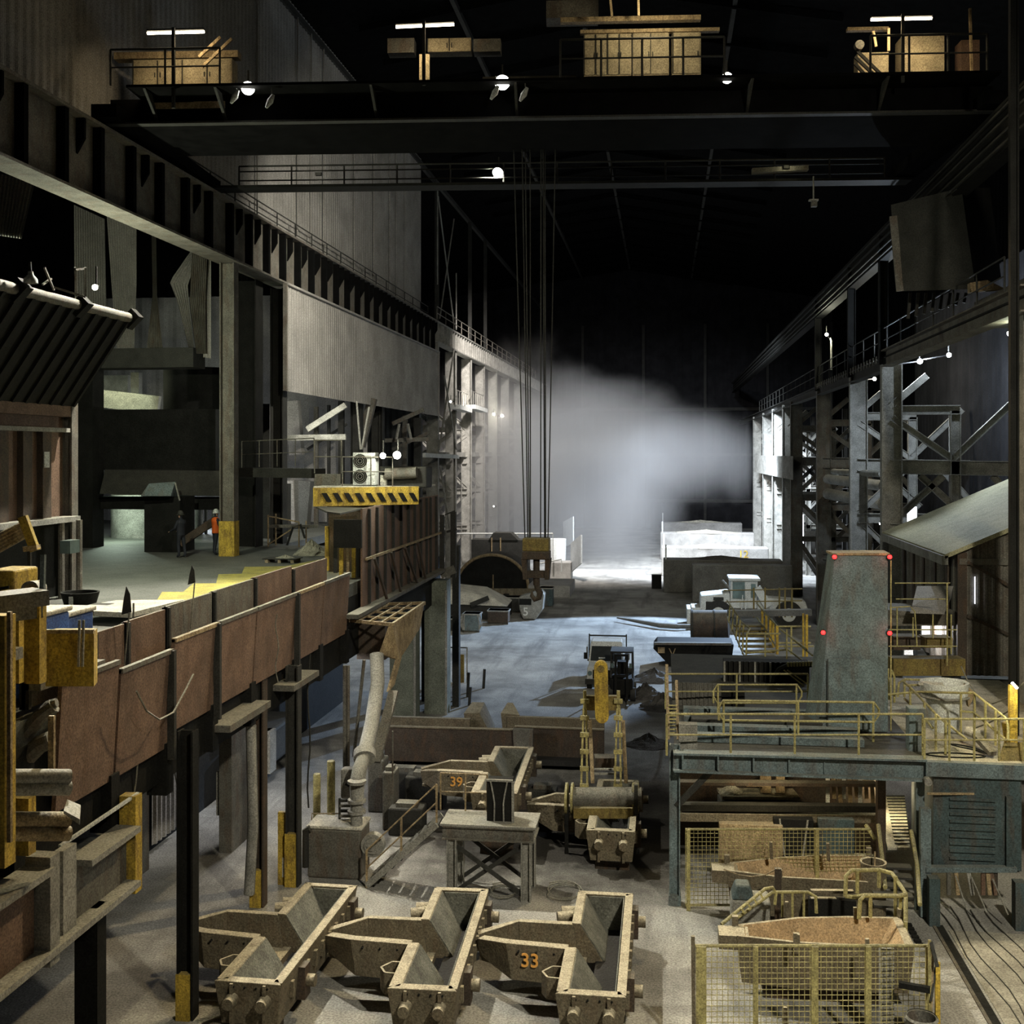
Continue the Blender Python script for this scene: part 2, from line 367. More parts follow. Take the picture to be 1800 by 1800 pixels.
icol(XL-1.2, YX(50, XL), 6.9, 18.6, .9, 1.1, 'black', 'wide black column standing just behind the yellow-footed one')

def frame(label, X0, d, sg, zt, m, group, full=True, c=.9):
    Y = YX(d, X0); t = T('steel_trestle', label, 'steel frame', (X0, Y, 0), group)
    x = lambda a: X0+sg*a
    MB().ibeam((x(.45), Y, 0), (x(.45), Y, zt), .45, c, .05, (1, 0, 0)).build('column', m, t)
    MB().ibeam((x(3.2), Y, 0), (x(3.2), Y, 12.9), .35, .45, .04, (1, 0, 0)).build('column', m, t)
    MB().ibeam((x(6.4), Y, 0), (x(6.4), Y, 15), .35, .45, .04, (1, 0, 0)).build('column', 'dark', t)
    MB().ibeam((x(.9), Y, 12.95), (x(3.4), Y, 12.95), .35, .42, .04).build('beam', m, t)
    MB().ibeam((x(.4), Y, 10.4), (x(7), Y, 10.3), .45, .65, .04).build('beam', m, t)
    MB().ibeam((x(.4), Y, 7.6), (x(7), Y, 7.6), .4, .5, .04).build('beam', m, t)
    MB().ibeam((x(.4), Y, 4.4), (x(7), Y, 4.4), .35, .4, .04).build('beam', m, t)
    for a, za, b_, zb in ((.5, 13.2, 2.0, 14.5), (.5, 12.6, 3.1, 10.75), (3.1, 10.75, 5.7, 13.3), (1.7, 10.0, 3.6, 8.2), (2.7, 10.0, .5, 7.9), (.7, 7.3, 3.4, 4.6), (6.2, 7.3, 3.6, 4.6), (.7, 4.2, 3.2, .4), (4.8, 10, 6.4, 8.2)):
        MB().ibeam((x(a), Y, za), (x(b_), Y, zb), .2, .3, .03).build('diagonal_brace', m, t)
    return t
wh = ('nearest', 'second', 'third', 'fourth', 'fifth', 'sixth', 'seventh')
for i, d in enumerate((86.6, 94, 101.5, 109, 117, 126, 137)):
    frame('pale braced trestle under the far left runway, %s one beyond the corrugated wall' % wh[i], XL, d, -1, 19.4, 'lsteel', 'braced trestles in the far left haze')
# crossed tie rods
def rods(label, pts, r, m='lsteel', n=5):
    t = T('tie_rods', label, 'tie rods', V(pts[0][0]))
    for p, q in pts: MB().tube([p, q], r, n).build('rod', m, t)
    return t
rods('pair of long crossed pale rods on the first far left trestle', [(PX(798, 615, XL+.1), PX(772, 790, XL+.1)), (PX(781, 660, XL+.1), PX(802, 790, XL+.1)), (PX(774, 820, XL+.1), PX(790, 930, XL+.1))], .07)
rods('tall crossed rods above the runway beside the end of the upper wall', [(PX(769, 335, XL-.6), PX(769, 500, XL-.6)), (PX(770, 345, XL-.6), PX(798, 570, XL-.6)), (PX(798, 385, XL-.6), PX(773, 560, XL-.6)), (PX(802, 480, XL-.6), PX(802, 580, XL-.6))], .06)
for i, (u, d) in enumerate(((768, 87), (826, 101), (853, 109))):
    p = PX(u, 560, XL-.8); tag(MB().ibeam((p.x, p.y, 21.1), (p.x, p.y, 32.4), .3, .3, .03).build('roof_post', 'dark'), 'dark post from the far left runway up to the eave, %s from the camera' % wh[i], 'post')
# maintenance walkway with small lamps on the far trestles
for i, (ua, ub) in enumerate(((800, 822), (828, 850))):
    a, b_ = PX(ua, 715, XL+.3), PX(ub, 722, XL+.3)
    t = T('access_landing', 'small white landing with mesh rail on the far left trestles, %s one' % wh[i], 'platform', a)
    MB().bar(a, b_, .8, .35).build('floor_plate', 'white', t)
    for k in range(7):
        q = V(a).lerp(b_, k/6); MB().bar(q, q+V((0, 0, 1.4)), .05).build('post', 'lsteel', t)
    MB().bar(a+V((0, 0, 1.4)), b_+V((0, 0, 1.4)), .05).build('top_rail', 'lsteel', t)
tag(MB().bar(PX(742, 800, XL+.2), PX(802, 803, XL+.2), .5, .3).build('cross_beam', 'white'), 'short bright white beam across the first far left trestle', 'beam')
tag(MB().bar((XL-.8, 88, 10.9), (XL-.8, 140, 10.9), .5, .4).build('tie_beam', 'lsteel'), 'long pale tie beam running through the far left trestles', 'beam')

# ---------------- right side frames, rails and girders
XR = 10.0
fr = ((51.3, 'lsteel'), (60, 'lsteel'), (73, 'steel'), (88, 'steel'), (94, 'lsteel'), (103, 'lsteel'), (113, 'lsteel'), (125, 'lsteel'))
lab = ('braced steel frame nearest the blue tower with a broad lit column', 'braced frame with a pale column next beyond the broad lit one', 'dark frame in the middle of the right aisle', 'dark frame beside the bright cold gaps in the right aisle',
       'pale frame at the near end of the far corrugated band', 'second pale frame along the far corrugated band', 'third pale frame along the far corrugated band', 'farthest pale frame on the right beside the haze')
for (d, m), l in zip(fr, lab): frame(l, XR-.3 if d < 80 else XR-.3, d, 1, 15.0, m, 'braced frames of the right aisle')
p = PD(1782, 797, 30); icol(p.x, p.y, 0, 24, .2, .22, 'black', 'near black column running the full height at the right edge')
p = PD(1818, 797, 32); tag(MB().ibeam((p.x, p.y, 4), (p.x, p.y, 14.9), .6, .75, .05, (1, 0, 0)).build('steel_column', 'lsteel'), 'pale lit column cut off by the right edge of the photo', 'column')
for i, (dd, xx) in enumerate(((60, XR-.2), (73, XR-.2), (51.3, XR-.2))):
    y = YX(dd, xx); tag(MB().ibeam((xx, y, 15), (xx, y, 20.8), .35, .4, .04, (1, 0, 0)).build('upper_post', 'black'), 'black upper post under the right crane rail, %s' % ('second of three', 'farthest of three', 'nearest of three')[i], 'post')
t = T('runway_girder', 'black crane runway girder along the right wall under four thin rails', 'girder', (XR, 10, 20))
MB().box(XR-.2, XR-.15, 12, 165, 19.7, 21).build('web', 'black', t)
MB().box(XR-.4, XR+.1, 12, 165, 20.95, 21.05).build('top_flange', 'black', t)
MB().box(XR-.4, XR+.1, 12, 165, 19.65, 19.72).build('bottom_flange', 'black', t)
t = T('conductor_rails', 'four parallel thin conductor rails below the right crane runway', 'rails', (XR-.6, 12, 19.8))
for z in (20.7, 20.35, 20.0, 19.7): MB().bar((XR-.55, 12, z), (XR-.55, 160, z), .06, .07).build('conductor_rail', 'dark', t)
t = T('walkway_girder', 'walkway girder sloping out of view above the lit frames on the right', 'girder', (XR, 14, 15.0))
MB().ibeam((XR-.1, YX(31, XR), 15.25), (XR-.1, YX(51, XR), 15.25), .5, .75, .05).build('near_girder', 'girder', t)
MB().ibeam((XR-.1, YX(51.6, XR), 15.0), (XR-.1, 150, 15.0), .45, .55, .05).build('far_girder', 'dark', t)
MB().box(XR-.2, XR+1.2, YX(31, XR), 150, 15.3, 15.36).build('grating', 'black', t)
for k in range(60):
    y = YX(51.6, XR)+.6+k*.8
    if y < 75: MB().box(XR-.34, XR-.3, y, y+.22, 15.1, 15.45).build('toe_clip', 'steel', t)
rail('long dim handrail on the right walkway above the lit frames', spread((XR-.2, YX(33, XR), 15.6), (XR-.2, 120, 15.3), 30), 'dark', 1.1, r=.03)
tag(MB().box(XR+.6, XR+3.2, 34, 41, 15.3, 16.2).build('overhead_duct', 'girder'), 'boxy duct above the small lamps at upper right', 'duct')
tag(MB().corr((XR-.33, 124), (XR-.33, 88), 9.0, 10.8, .9, .08).build('cladding_strip', 'lsteel'), 'band of vertical corrugated cladding across the far right frames', 'cladding')
tag(MB().corr((XR+5.8, 75), (XR+5.8, 36), 6, 20, .8, .06).build('aisle_cladding', 'voidc'), 'dim sheet wall behind the frames of the right aisle', 'cladding')
# bright gaps in the wall of the right aisle
for i, (u, v0, v1, w, d) in enumerate(((1600, 893, 921, .28, 56), (1609, 891, 918, .12, 56), (1440, 955, 1000, .22, 90), (1412, 905, 960, .06, 92), (1404, 900, 1000, .08, 96), (1398, 850, 900, .08, 97), (1350, 838, 900, .25, 118), (1362, 850, 935, .2, 112), (1375, 860, 940, .25, 108))):
    a = PD(u, v0, d); b_ = PD(u, v1, d)
    tag(MB().bar(a, b_, w, .1, (0, 1, 0)).build('wall_slot', 'slot'), 'cold bright vertical gap in the right wall, %s from the right' % ('first', 'second', 'third', 'fourth', 'fifth', 'sixth', 'last', 'eighth', 'seventh')[i], 'gap')
# pipes in the right aisle between frames
for i, (u0, u1, v, r, d) in enumerate(((1465, 1550, 829, .17, 57), (1455, 1553, 842, .3, 62), (1455, 1553, 868, .35, 64))):
    tag(MB().tube([PD(u0, v, d+8), PD(u1, v+(4, 12, 18)[i], d)], r, 12).build('duct_pipe', 'lsteel', smooth=True), 'pale horizontal pipe behind the second right column, %s of three' % ('top', 'middle', 'lowest')[i], 'pipe')

# ---------------- floodlights etc.
def lamp(label, p, kind='flood', power=0, anchor=None, tgt=None, col=NEUT, spot=110, lens='lens', r=.16, name='floodlight', group=None, size=.25, housing='dark'):
    p = V(p); t = T(name, label, 'lamp', p, group)
    d = (V(tgt)-p).normalized() if tgt is not None else V((0, -1, -.4)).normalized()
    f = V((-p.x, -p.y, H-p.z)).normalized() if lens in ('lens', 'lensw', 'coldlens') else d
    face = (d*.35+f*.65).normalized()
    MB().tube([p-face*.35, p-face*.12, p], [r*.45, r*.9, r*1.08], 14).build('housing', housing, t, True)
    MB().cyl(p-face*.01, p+face*.03, r, 16).build('lens', lens, t)
    MB().bar(p-face*.2, p-face*.2+V((0, 0, .5)), .04).build('bracket', housing, t)
    if anchor is not None: MB().tube([p, V(anchor)], .03, 6).build('conduit', 'void', t)
    if power: light('SPOT', 'lamp_light', p+face*.06, tgt if tgt is not None else p+face, power, col, size, spot, .8, parent=t)
    return t
# ================================================================ left platform
XP = -9.6
def at(u, X): return YX(2018*abs(X)/abs(1167-u), X)      # hall position where a line at X crosses picture column u
t = T('raised_platform', 'raised working platform with dark dusty deck on the left', 'platform', (-13, 30, 6.3))
MB().box(-42, XL, 16, 65.8, 6.5, 6.9).build('deck', 'deck', t); MB().box(XL, XP-.15, 16, 49, 6.5, 6.9).build('deck', 'deck', t)
MB().box(XP-.35, XP-.1, 16, 49, 4.6, 6.5).build('edge_beam', 'black', t)
for k in range(5): MB().bar((-14, 20+k*6, 6.1), (XP-.3, 20+k*6, 6.1), .3, .7).build('cross_beam', 'dark', t)
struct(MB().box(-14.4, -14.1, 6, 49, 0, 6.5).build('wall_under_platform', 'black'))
poly = [(272, 1062), (285, 1041), (322, 1041), (340, 1026), (380, 1026), (384, 1010), (425, 1009), (430, 997), (500, 996), (560, 984), (577, 990), (560, 1010), (300, 1075)]
tag(MB().prism([PZ(u, v, 6.905) for u, v in poly], (0, 0, .012)).build('floor_marking', mat('bright_yellow_floor_paint', (.42, .36, .06), dust=.2, dustcol=(.3, .3, .2))), 'bright yellow painted strip along the edge of the upper platform', 'marking')
# lower apron plates
us = [100, 205, 300, 380, 447, 520, 566, 612]
cols = ['rust', 'rust', 'rust', 'rust', 'rust', 'rust', 'rust']
for i in range(7):
    y0, y1 = at(us[i], XP+.1)+.04, at(us[i+1], XP+.1)-.04
    zt = 7.38-(.18 if i == 1 else 0); zb = 5.55-(.25 if i in (0, 1) else 0)
    t = T('apron_plate', 'large red-brown steel plate hung along the platform edge, %s' % ('nearest and lowest at far left', 'second one, with the pale dust smear', 'third one, beside the hanging cables', 'fourth one', 'fifth one', 'sixth one', 'farthest one beside the ribbed screen')[i], 'steel plate', (XP+.1, y0, zb), 'red-brown plates of the platform edge')
    MB().hexa([(XP-.02, y0, zb), (XP+.05, y0, zb), (XP+.05, y1, zb), (XP-.02, y1, zb)], [(XP+.1, y0, zt), (XP+.17, y0, zt), (XP+.17, y1, zt), (XP+.1, y1, zt)]).build('plate', cols[i], t)
    MB().box(XP+.1, XP+.2, y0, y1, zt-.06, zt+.02).build('top_lip', 'tan' if i % 3 == 2 else 'steel', t)
    if i in (1, 2, 4): MB().box(XP+.12, XP+.26, y1-.16, y1-.05, zb-.2, zt).build('seam_strap', 'dark', t)
    MB().bar((XP-.1, y1, zb-.9), (XP-.1, y1, zb+.1), .4, .3).build('hanger', 'black', t)
# upper kerb plates
us = [40, 107, 160, 218, 290, 372, 445, 512, 574]; zt = [7.5, 7.56, 7.85, 7.88, 7.93, 7.95, 7.98, 7.9]; ma = ['steel', 'steel', 'rust', 'rust', 'steel', 'steel', 'rust', 'rust']
for i in range(8):
    y0, y1 = at(us[i], XP-.3)+.03, at(us[i+1], XP-.3)-.03
    t = T('kerb_plate', 'upright edge plate standing on the platform rim, %s from the left' % ('first and lowest', 'second', 'third', 'fourth', 'fifth', 'sixth', 'seventh', 'eighth, beside the yellow cabinet')[i], 'steel plate', (XP-.3, y0, 6.9), 'upright plates along the platform rim')
    MB().box(XP-.34, XP-.28, y0, y1, 7.0, zt[i]).build('plate', ma[i], t)
    MB().box(XP-.38, XP-.22, y0, y0+.08, 7.0, zt[i]-.02).build('rib', 'dark', t)
    if i in (0, 1): MB().box(XP-.34, XP-.02, y0, y1, 7.3, 7.42).build('shelf', 'steel', t)
# dusty sloping ledge below the plates
for i, (ua, ub) in enumerate(((385, 458), (500, 545))):
    y0, y1 = at(ua, XP+.2), at(ub, XP+.2)
    tag(MB().box(XP-.2, XP+.45, y0, y1, 5.05, 5.2).build('ledge_plate', 'steel'), 'dusty narrow ledge sticking out below the apron plates, %s' % ('nearer one', 'farther one')[i], 'ledge')
# columns below the platform
for u, d, w, l, col, base in ((330, 22.2, .33, 'black column with yellow foot left of the leftmost front mould', 'black', .9), (455, 27.7, .33, 'red-brown column with yellow foot behind the leftmost front mould', 'rustd', .9), (516, 29, .33, 'dark column with yellow foot beside the yellow guard post', 'dark', 1.35)):
    p = PD(u, 1200, d); t = T('support_column', l, 'column', (p.x, p.y, 0))
    MB().ibeam((p.x, p.y, 0), (p.x, p.y, 5.6), w*.9, w, .04, (1, 0, 0)).build('shaft', col, t)
    MB().box(p.x-w/2-.01, p.x+w/2-.06, p.y-w/2-.01, p.y+w/2, 0, base).build('yellow_foot', 'yellow', t)
p = PD(159, 1600, 18.8); tag(MB().box(p.x-.2, p.x+.2, p.y-.15, p.y+.15, 0, 3.55).build('support_column', 'black'), 'nearest black column under the lower left girder', 'column')
p = PD(438, 1400, 27.5); tag(MB().tube([(p.x, p.y, .35), (p.x+.1, p.y, 2.0), (p.x+.05, p.y, 4.4), (p.x-.5, p.y, 5.0), (p.x-1.2, p.y+.2, 5.0)], .13, 10).build('ribbed_hose', 'lsteel', smooth=True), 'thick pale ribbed hose running down beside the red-brown column', 'hose')
for u, d in ((425, 33), (240, 25)): 
    p = PD(u, 1300, d)
for i, (u, v0, v1, d, r) in enumerate(((238, 1170, 1400, 21, .02), (232, 1060, 1250, 22, .02), (543, 1150, 1420, 31, .025), (487, 1080, 1200, 27, .015), (310, 1250, 1400, 23, .012))):
    a, b_ = PD(u, v0, d), PD(u, v1, d)
    n = 8; pts = [a.lerp(b_, k/n)+V((.04*math.sin(k*1.3+i), 0, 0)) for k in range(n+1)]
    tag(MB().tube(pts, r, 5).build('hanging_cable', 'hose' if i != 2 else 'dark'), 'cable hanging straight down the platform edge, %s' % ('at the second apron plate', 'just below the nearer flag', 'long dark one above the yellow bollards', 'thin one on the fifth apron plate', 'thin one beside the black column')[i], 'cable')
pts = [PX(240, 1215, XP+.5), PX(258, 1250, XP+.5), PX(280, 1265, XP+.5), PX(305, 1252, XP+.5), PX(325, 1215, XP+.5), PX(340, 1185, XP+.5)]
tag(MB().tube(pts, .018, 5).build('sagging_cable', 'hose'), 'pale cable sagging in a loop across the apron plates', 'cable')
# flags 
for i, (u, v, s) in enumerate(((218, 1100, 1), (334, 1045, .8))):
    p = PX(u, v, XP-.2); t = T('flag', 'limp dark flag on a rod on the platform rim, %s' % ('larger and nearer one', 'farther one by the yellow strip')[i], 'flag', p)
    MB().tube([p-V((0, 0, .8)), p+V((.1, 0, .25))], .015, 5).build('rod', 'hose', t)
    q = p+V((.0, 0, .2)); MB().prism([q+V((-.05, 0, 0)), q+V((.14*s, 0, .05)), q+V((.1*s, .02, .38*s)), q+V((.04, 0, .52*s)), q+V((-.02, .03, .3*s))], (0, .02, 0)).build('cloth', 'dark', t)
# lower left barrier girder
t = T('barrier_girder', 'dusty steel barrier girder across the lower left corner', 'girder', (-9.3, 10, 3.5))
y1 = YX(19.9, -9.3); ya = YX(17.1, -9.3); yb = YX(18.2, -9.3)
MB().box(-9.42, -9.32, 9, ya-.12, 3.55, 4.75).build('web', 'rust', t)
MB().box(-9.42, -9.32, yb, y1, 3.55, 4.45).build('web', 'steel', t)
MB().box(-9.55, -9.05, 9, ya, 4.7, 4.8).build('top_flange', 'lsteel', t); MB().box(-9.5, -9.05, yb, y1, 4.4, 4.5).build('top_flange', 'lsteel', t)
MB().box(-9.5, -9.05, 9, y1, 3.45, 3.55).build('bottom_flange', 'lsteel', t)
MB().box(-9.5, -9.1, ya-.05, ya+.22, 3.3, 4.95).build('bracket_post', 'lsteel', t); MB().box(-9.35, -9.2, ya+.5, ya+.9, 3.5, 4.85).build('end_plate', 'lsteel', t)
MB().box(-9.45, -9.15, y1, y1+.25, 3.3, 5.0).build('yellow_end_post', 'yellow', t); MB().bar((-9.6, yb, 4.7), (-9.2, y1+.2, 5.0), .05).build('top_bar', 'white', t)
tag(MB().box(-13.8, -9.7, 8, 19.6, 4.0, 4.3).build('lower_deck', 'deck'), 'dark low deck behind the barrier girder at lower left', 'platform')
# left edge yellow frame
t = T('yellow_gantry', 'yellow steel frame with a dusty top beam at the left edge', 'frame', PD(10, 1300, 15))
a = PD(-40, 1062, 14.6); b_ = PD(72, 1048, 15.2)
MB().bar(a, b_, .5, .2).build('top_beam', 'conc', t); MB().bar(a-V((0, 0, .2)), b_-V((0, 0, .2)), .12, .16).build('beam_web', 'lsteel', t)
for u0, d, v0, v1, w, m in ((-2, 14, 1080, 1520, .30, 'yellow'), (62, 15.2, 1060, 1200, .22, 'yellow'), (2, 14.2, 1140, 1160, .4, 'lsteel')):
    MB().bar(PD(u0, v0, d), PD(u0, v1, d), w, w*.8, (0, 1, 0)).build('column', m, t)
MB().bar(PD(76, 975, 15.3), PD(74, 1065, 15.2), .06, .05).build('steel_strip', 'blue', t)
tag(MB().bar(PD(17, 1075, 13.9), PD(17, 1480, 13.9), .05, .05).build('upright_pipe', 'tan'), 'thin upright pipe beside the yellow columns at the left edge', 'pipe')
# armco beams
t = T('guard_rail', 'two rolled guard rail beams behind the left yellow column', 'guard rail', PD(70, 1500, 16.5))
for vz in (1365, 1385, 1440, 1465):
    MB().tube([PD(15, vz, 16.3), PD(122, vz, 16.9)], .11, 10).build('rolled_beam', 'tan' if vz > 1400 else 'lsteel', t, True)
MB().bar(PD(40, 1400, 16.8), PD(40, 1500, 16.8), .3, .2).build('post', 'yellow', t)
tag(MB().hexa([PD(112, 1430, 16.4), PD(140, 1450, 16.4), PD(142, 1420, 16.8), PD(118, 1410, 16.8)], [PD(112, 1425, 16.4), PD(140, 1440, 16.4), PD(142, 1415, 16.8), PD(118, 1405, 16.8)]).build('bent_plate', 'lsteel'), 'small bent pale plate at the end of the guard rail', 'plate')
tag(MB().bar(PD(91, 1258, 17.2), PD(91, 1352, 17.2), .09, .06).build('edge_bar', 'tan'), 'short rusty upright edge bar before the first apron plate', 'bar')
for i, (u0, v0, u1, v1, r) in enumerate(((45, 1290, 95, 1240, .12), (48, 1330, 90, 1300, .14), (70, 1255, 100, 1235, .07))):
    tag(MB().tube([PD(u0, v0, 17.6), PD((u0+u1)/2, (v0+v1)/2-6, 17.6), PD(u1, v1, 17.6)], r, 8).build('cable_bundle', 'steel', smooth=True), 'dusty bundle of rags and cables under the platform corner, %s' % ('middle', 'lowest', 'highest')[i], 'bundle')
# things on the platform near the left edge 
t = T('skip_bin', 'yellow steel bin with rusty face at the platform edge', 'bin', PD(115, 1200, 17.5))
a = PD(80, 1110, 17.0); b_ = PD(165, 1110, 17.0); hz = V((0, 0, -.82))
MB().hexa([a+hz, b_+hz, b_+hz+V((-.1, .3, 0)), a+hz+V((0, .3, 0))], [a, b_, b_+V((-.1, .3, 0)), a+V((0, .3, 0))]).build('body', 'yellow', t)
MB().bar(a, b_, .06).build('rim', 'tan', t)
for i in range(2): MB().bar(PD(140+i*7, 1090, 16.8), PD(138+i*7, 1172, 16.8), .03).build('strap', 'lsteel', t)
p = PD(30, 1090, 17.6); tag(MB().bar(PD(30, 1060, 16.0), PD(30, 1200, 16.0), .14, .14).build('yellow_post', 'yellow'), 'yellow post between the left frame and the yellow bin', 'post')
for i, (u, d) in enumerate(((98, 19.2), (158, 20.2))):
    p = PZ(u, 1110, 6.9) if 0 else PD(u, 1080, d); t = T('plastic_bin', 'open blue plastic bin with pale rim on the platform, %s' % ('left one, partly hidden', 'right one')[i], 'bin', (p.x, p.y, 6.9)); p.x = -10.55-.1*i
    MB().box(p.x-.36, p.x+.36, p.y-.5, p.y+.5, 6.9, p.z-.0).build('body', 'bluebin', t, bevel=.05)
    MB().box(p.x-.4, p.x+.4, p.y-.54, p.y+.54, p.z, p.z+.09).build('dusty_lid', 'dustw', t, bevel=.03)
    for e in (-.2, .2): MB().box(p.x+e-.02, p.x+e+.02, p.y-.53, p.y-.5, 6.9, p.z).build('rib', 'white', t)
q = [PZ(u, v, 7.1) for u, v in ((165, 1083), (230, 1086), (325, 1062), (205, 1063), (150, 1073))]
tag(MB().prism(q, (0, 0, .12)).build('cover_slab', 'dustw'), 'flat slab covered in white dust behind the blue bins', 'slab')
p = PZ(141, 1068, 6.9); t = T('dross_pot', 'low black tapered pot with pale rim lettering strip on the platform', 'pot', (p.x, p.y, 6.9))
MB().lathe(p, [(.01, 0), (.38, 0), (.5, .42), (.44, .42), (.36, .1), (.01, .1)], 20).build('body', 'black', t, True)
MB().box(p.x-.05, p.x+.05, p.y-.5, p.y-.45, 7.0, 7.25).build('stripe', 'white', t)
tag(MB().bar(PZ(120, 1080, 7.15), PZ(185, 1062, 7.2), .5, .06).build('loose_plank', 'dark'), 'dark plank lying slanted beside the black pot', 'plank')
t = T('pallet', 'dusty wooden pallet lying near the ribbed screen on the platform', 'pallet', PZ(497, 985, 6.9))
p = PZ(497, 988, 6.9)
for e in (-.5, 0, .5): MB().box(p.x+e-.06, p.x+e+.06, p.y-.4, p.y+.4, 6.9, 7.03).build('runner', 'wood', t)
MB().box(p.x-.65, p.x+.65, p.y-.42, p.y+.42, 7.03, 7.06).build('boards', 'dark', t); MB().heap((p.x+.1, p.y, 7.05), .4, .3, .12, 4).build('dust_pile', 'sand', t)
p = PZ(548, 975, 6.9); tag(MB().heap((p.x, p.y, 6.9), .8, .7, .55, 5).build('scrap_heap', 'sand', smooth=False), 'pale heap of scrap beside the yellow cabinet on the platform', 'heap')
p = PZ(505, 960, 6.9); t = T('wire_cage', 'open wire frame cage with hoses on the platform near the screen', 'cage', (p.x, p.y, 6.9))
for i, (a, b_) in enumerate(((-.7, -.5), (.7, -.5), (-.7, .5), (.7, .5))): MB().bar((p.x+a, p.y+b_, 6.9), (p.x+a, p.y+b_, 8.3-(.3 if a > 0 else 0)), .05).build('post', 'tan', t)
MB().bar((p.x-.7, p.y-.5, 8.25), (p.x+.7, p.y-.5, 8.0), .05).build('top_bar', 'tan', t); MB().bar((p.x-.7, p.y-.5, 7.0), (p.x+.7, p.y-.5, 7.9), .05).build('diagonal', 'tan', t)
MB().tube([(p.x+.2, p.y-.6, 7.0), (p.x+.5, p.y-.7, 7.8), (p.x+.8, p.y-.6, 7.9), (p.x+1, p.y-.6, 7.3)], .05, 8).build('hose', 'rubber', t, True)

# ---------------- people on the platform
def body(chain, edges, radii, name, m, parent, sub=2):
    me = bpy.data.meshes.new(name); me.from_pydata([V(c) for c in chain], edges, []); me.update()
    o = bpy.data.objects.new(name, me); COL.objects.link(o); o.parent = parent
    s = o.modifiers.new('skin', 'SKIN'); s.use_smooth_shade = True
    for i, r in enumerate(radii): me.skin_vertices[0].data[i].radius = (r if isinstance(r, tuple) else (r, r)); me.skin_vertices[0].data[i].use_root = (i == 0)
    s2 = o.modifiers.new('sub', 'SUBSURF'); s2.levels = sub; s2.render_levels = sub
    me.materials.append(M[m]); return o
def person(loc, rz, top, label, arm=0, helmet='white'):
    t = T('person', label, 'person', loc); t.rotation_euler = (0, 0, rz)
    ch = [(0, 0, .95), (0, 0, 1.15), (0, .0, 1.38), (0, -.01, 1.50), (.1, 0, .88), (.12, -.02, .5), (.12, .02, .1), (.12, -.1, .04), (-.1, 0, .88), (-.12, .05, .5), (-.12, .12, .1), (-.12, 0, .04),
          (.2, 0, 1.42), (.27, -.02+arm*-.1, 1.16), (.24, -.22-arm*.15, 1.0+arm*.12), (-.2, 0, 1.42), (-.27, -.03, 1.16), (-.22, -.2-arm*.2, 1.02+arm*.1), (.23, -.3-arm*.15, .98+arm*.14), (-.2, -.29-arm*.2, 1.0+arm*.14), (0, -.02, 1.56), (0, -.02, 1.66), (0, -.02, 1.74)]
    ed = [(0, 1), (1, 2), (2, 3), (0, 4), (4, 5), (5, 6), (6, 7), (0, 8), (8, 9), (9, 10), (10, 11), (2, 12), (12, 13), (13, 14), (2, 15), (15, 16), (16, 17), (14, 18), (17, 19), (3, 20), (20, 21), (21, 22)]
    ra = [(.17, .12), (.15, .11), (.19, .12), .07, .1, .07, .05, .045, .1, .07, .05, .045, .07, .055, .04, .07, .055, .04, .035, .035, .06, (.085, .095), .06]
    body(ch, ed, ra, 'body', 'navy', t)
    jk = MB(); jk.lathe((0, 0, 0), [(.19, .88), (.185, 1.0), (.19, 1.2), (.225, 1.36), (.19, 1.46), (.08, 1.52)], 16).build
    j = jk.build('jacket', top, None); j.parent = t; j.location = (0, 0, .88); j.scale = (1.05, .72, 1)
    hm = MB().lathe((0, 0, 0), [(.001, .16), (.07, .145), (.11, .08), (.125, 0), (.15, -.01), (.15, -.02), (.1, -.02)], 16).build('hard_hat', helmet, None, True); hm.parent = t; hm.location = (0, -.02, 1.68)
    hd = MB().lathe((0, 0, 0), [(.001, -.13), (.05, -.12), (.075, -.05), (.08, .02), (.07, .08), (.001, .1)], 14).build('head', 'skin', None, True); hd.parent = t; hd.location = (0, -.03, 1.53)
    for s_ in (-1, 1):
        for k in range(5):
            a = MB().tube([(0, 0, 0), (.012*(k-2), -.05, -.01), (.016*(k-2), -.08+.006*abs(k-2), -.03)], [.011, .01, .007], 6); o = a.build('finger' if k else 'thumb', 'skin', None); o.parent = t; o.location = (s_*.22, -.33-arm*.18, .93+arm*.14)
    return t
p = PZ(379, 975, 6.9); person((p.x, p.y, 6.9), 2.4, 'orange', 'person in an orange high-visibility jacket and white hard hat beside the yellow-footed column', 1)
p = PZ(318, 980, 6.9); person((p.x, p.y, 6.9), -1.9, 'navy', 'person in dark clothes and dark helmet standing at the furnace', .4, 'dark')

# ---------------- furnace and things behind the platform
cx, cy = PD(290, 800, 56).x, PD(290, 800, 56).y
t = T('furnace_vessel', 'huge black cylindrical furnace vessel in the left aisle', 'furnace', (cx, cy, 6.9))
MB().lathe((cx+2.0, cy, 0), [(.1, 8.9), (2.0, 9.0), (2.7, 9.6), (2.9, 11.5), (1.9, 12.2), (1.9, 15.1), (.1, 15.1)], 28).build('shell', 'black', t, True)
MB().lathe((cx+2.0, cy, 0), [(2.92, 11.2), (3.15, 11.25), (3.15, 11.6), (2.92, 11.65)], 28).build('ring', 'dark', t, True)
a = PD(172, 720, 51); b_ = PD(398, 826, 51)
MB().box(a.x, b_.x-.2, a.y, a.y+.5, b_.z, a.z).build('heat_shield', 'black', t)
MB().hexa([PD(175, 868, 49), PD(400, 872, 49), PD(400, 868, 52), PD(175, 864, 52)], [PD(185, 826, 50), PD(392, 828, 50), PD(392, 824, 52), PD(185, 824, 52)]).build('sloping_collar', 'dark', t)
for s_ in (-1.5, 1.5): MB().cyl((cx+2+s_, cy, 6.9), (cx+2+s_, cy, 9.2), .25, 12).build('support_leg', 'black', t)
t = T('tap_hood', 'pale green sloping hood over the furnace tap hole', 'hood', PD(290, 870, 47))
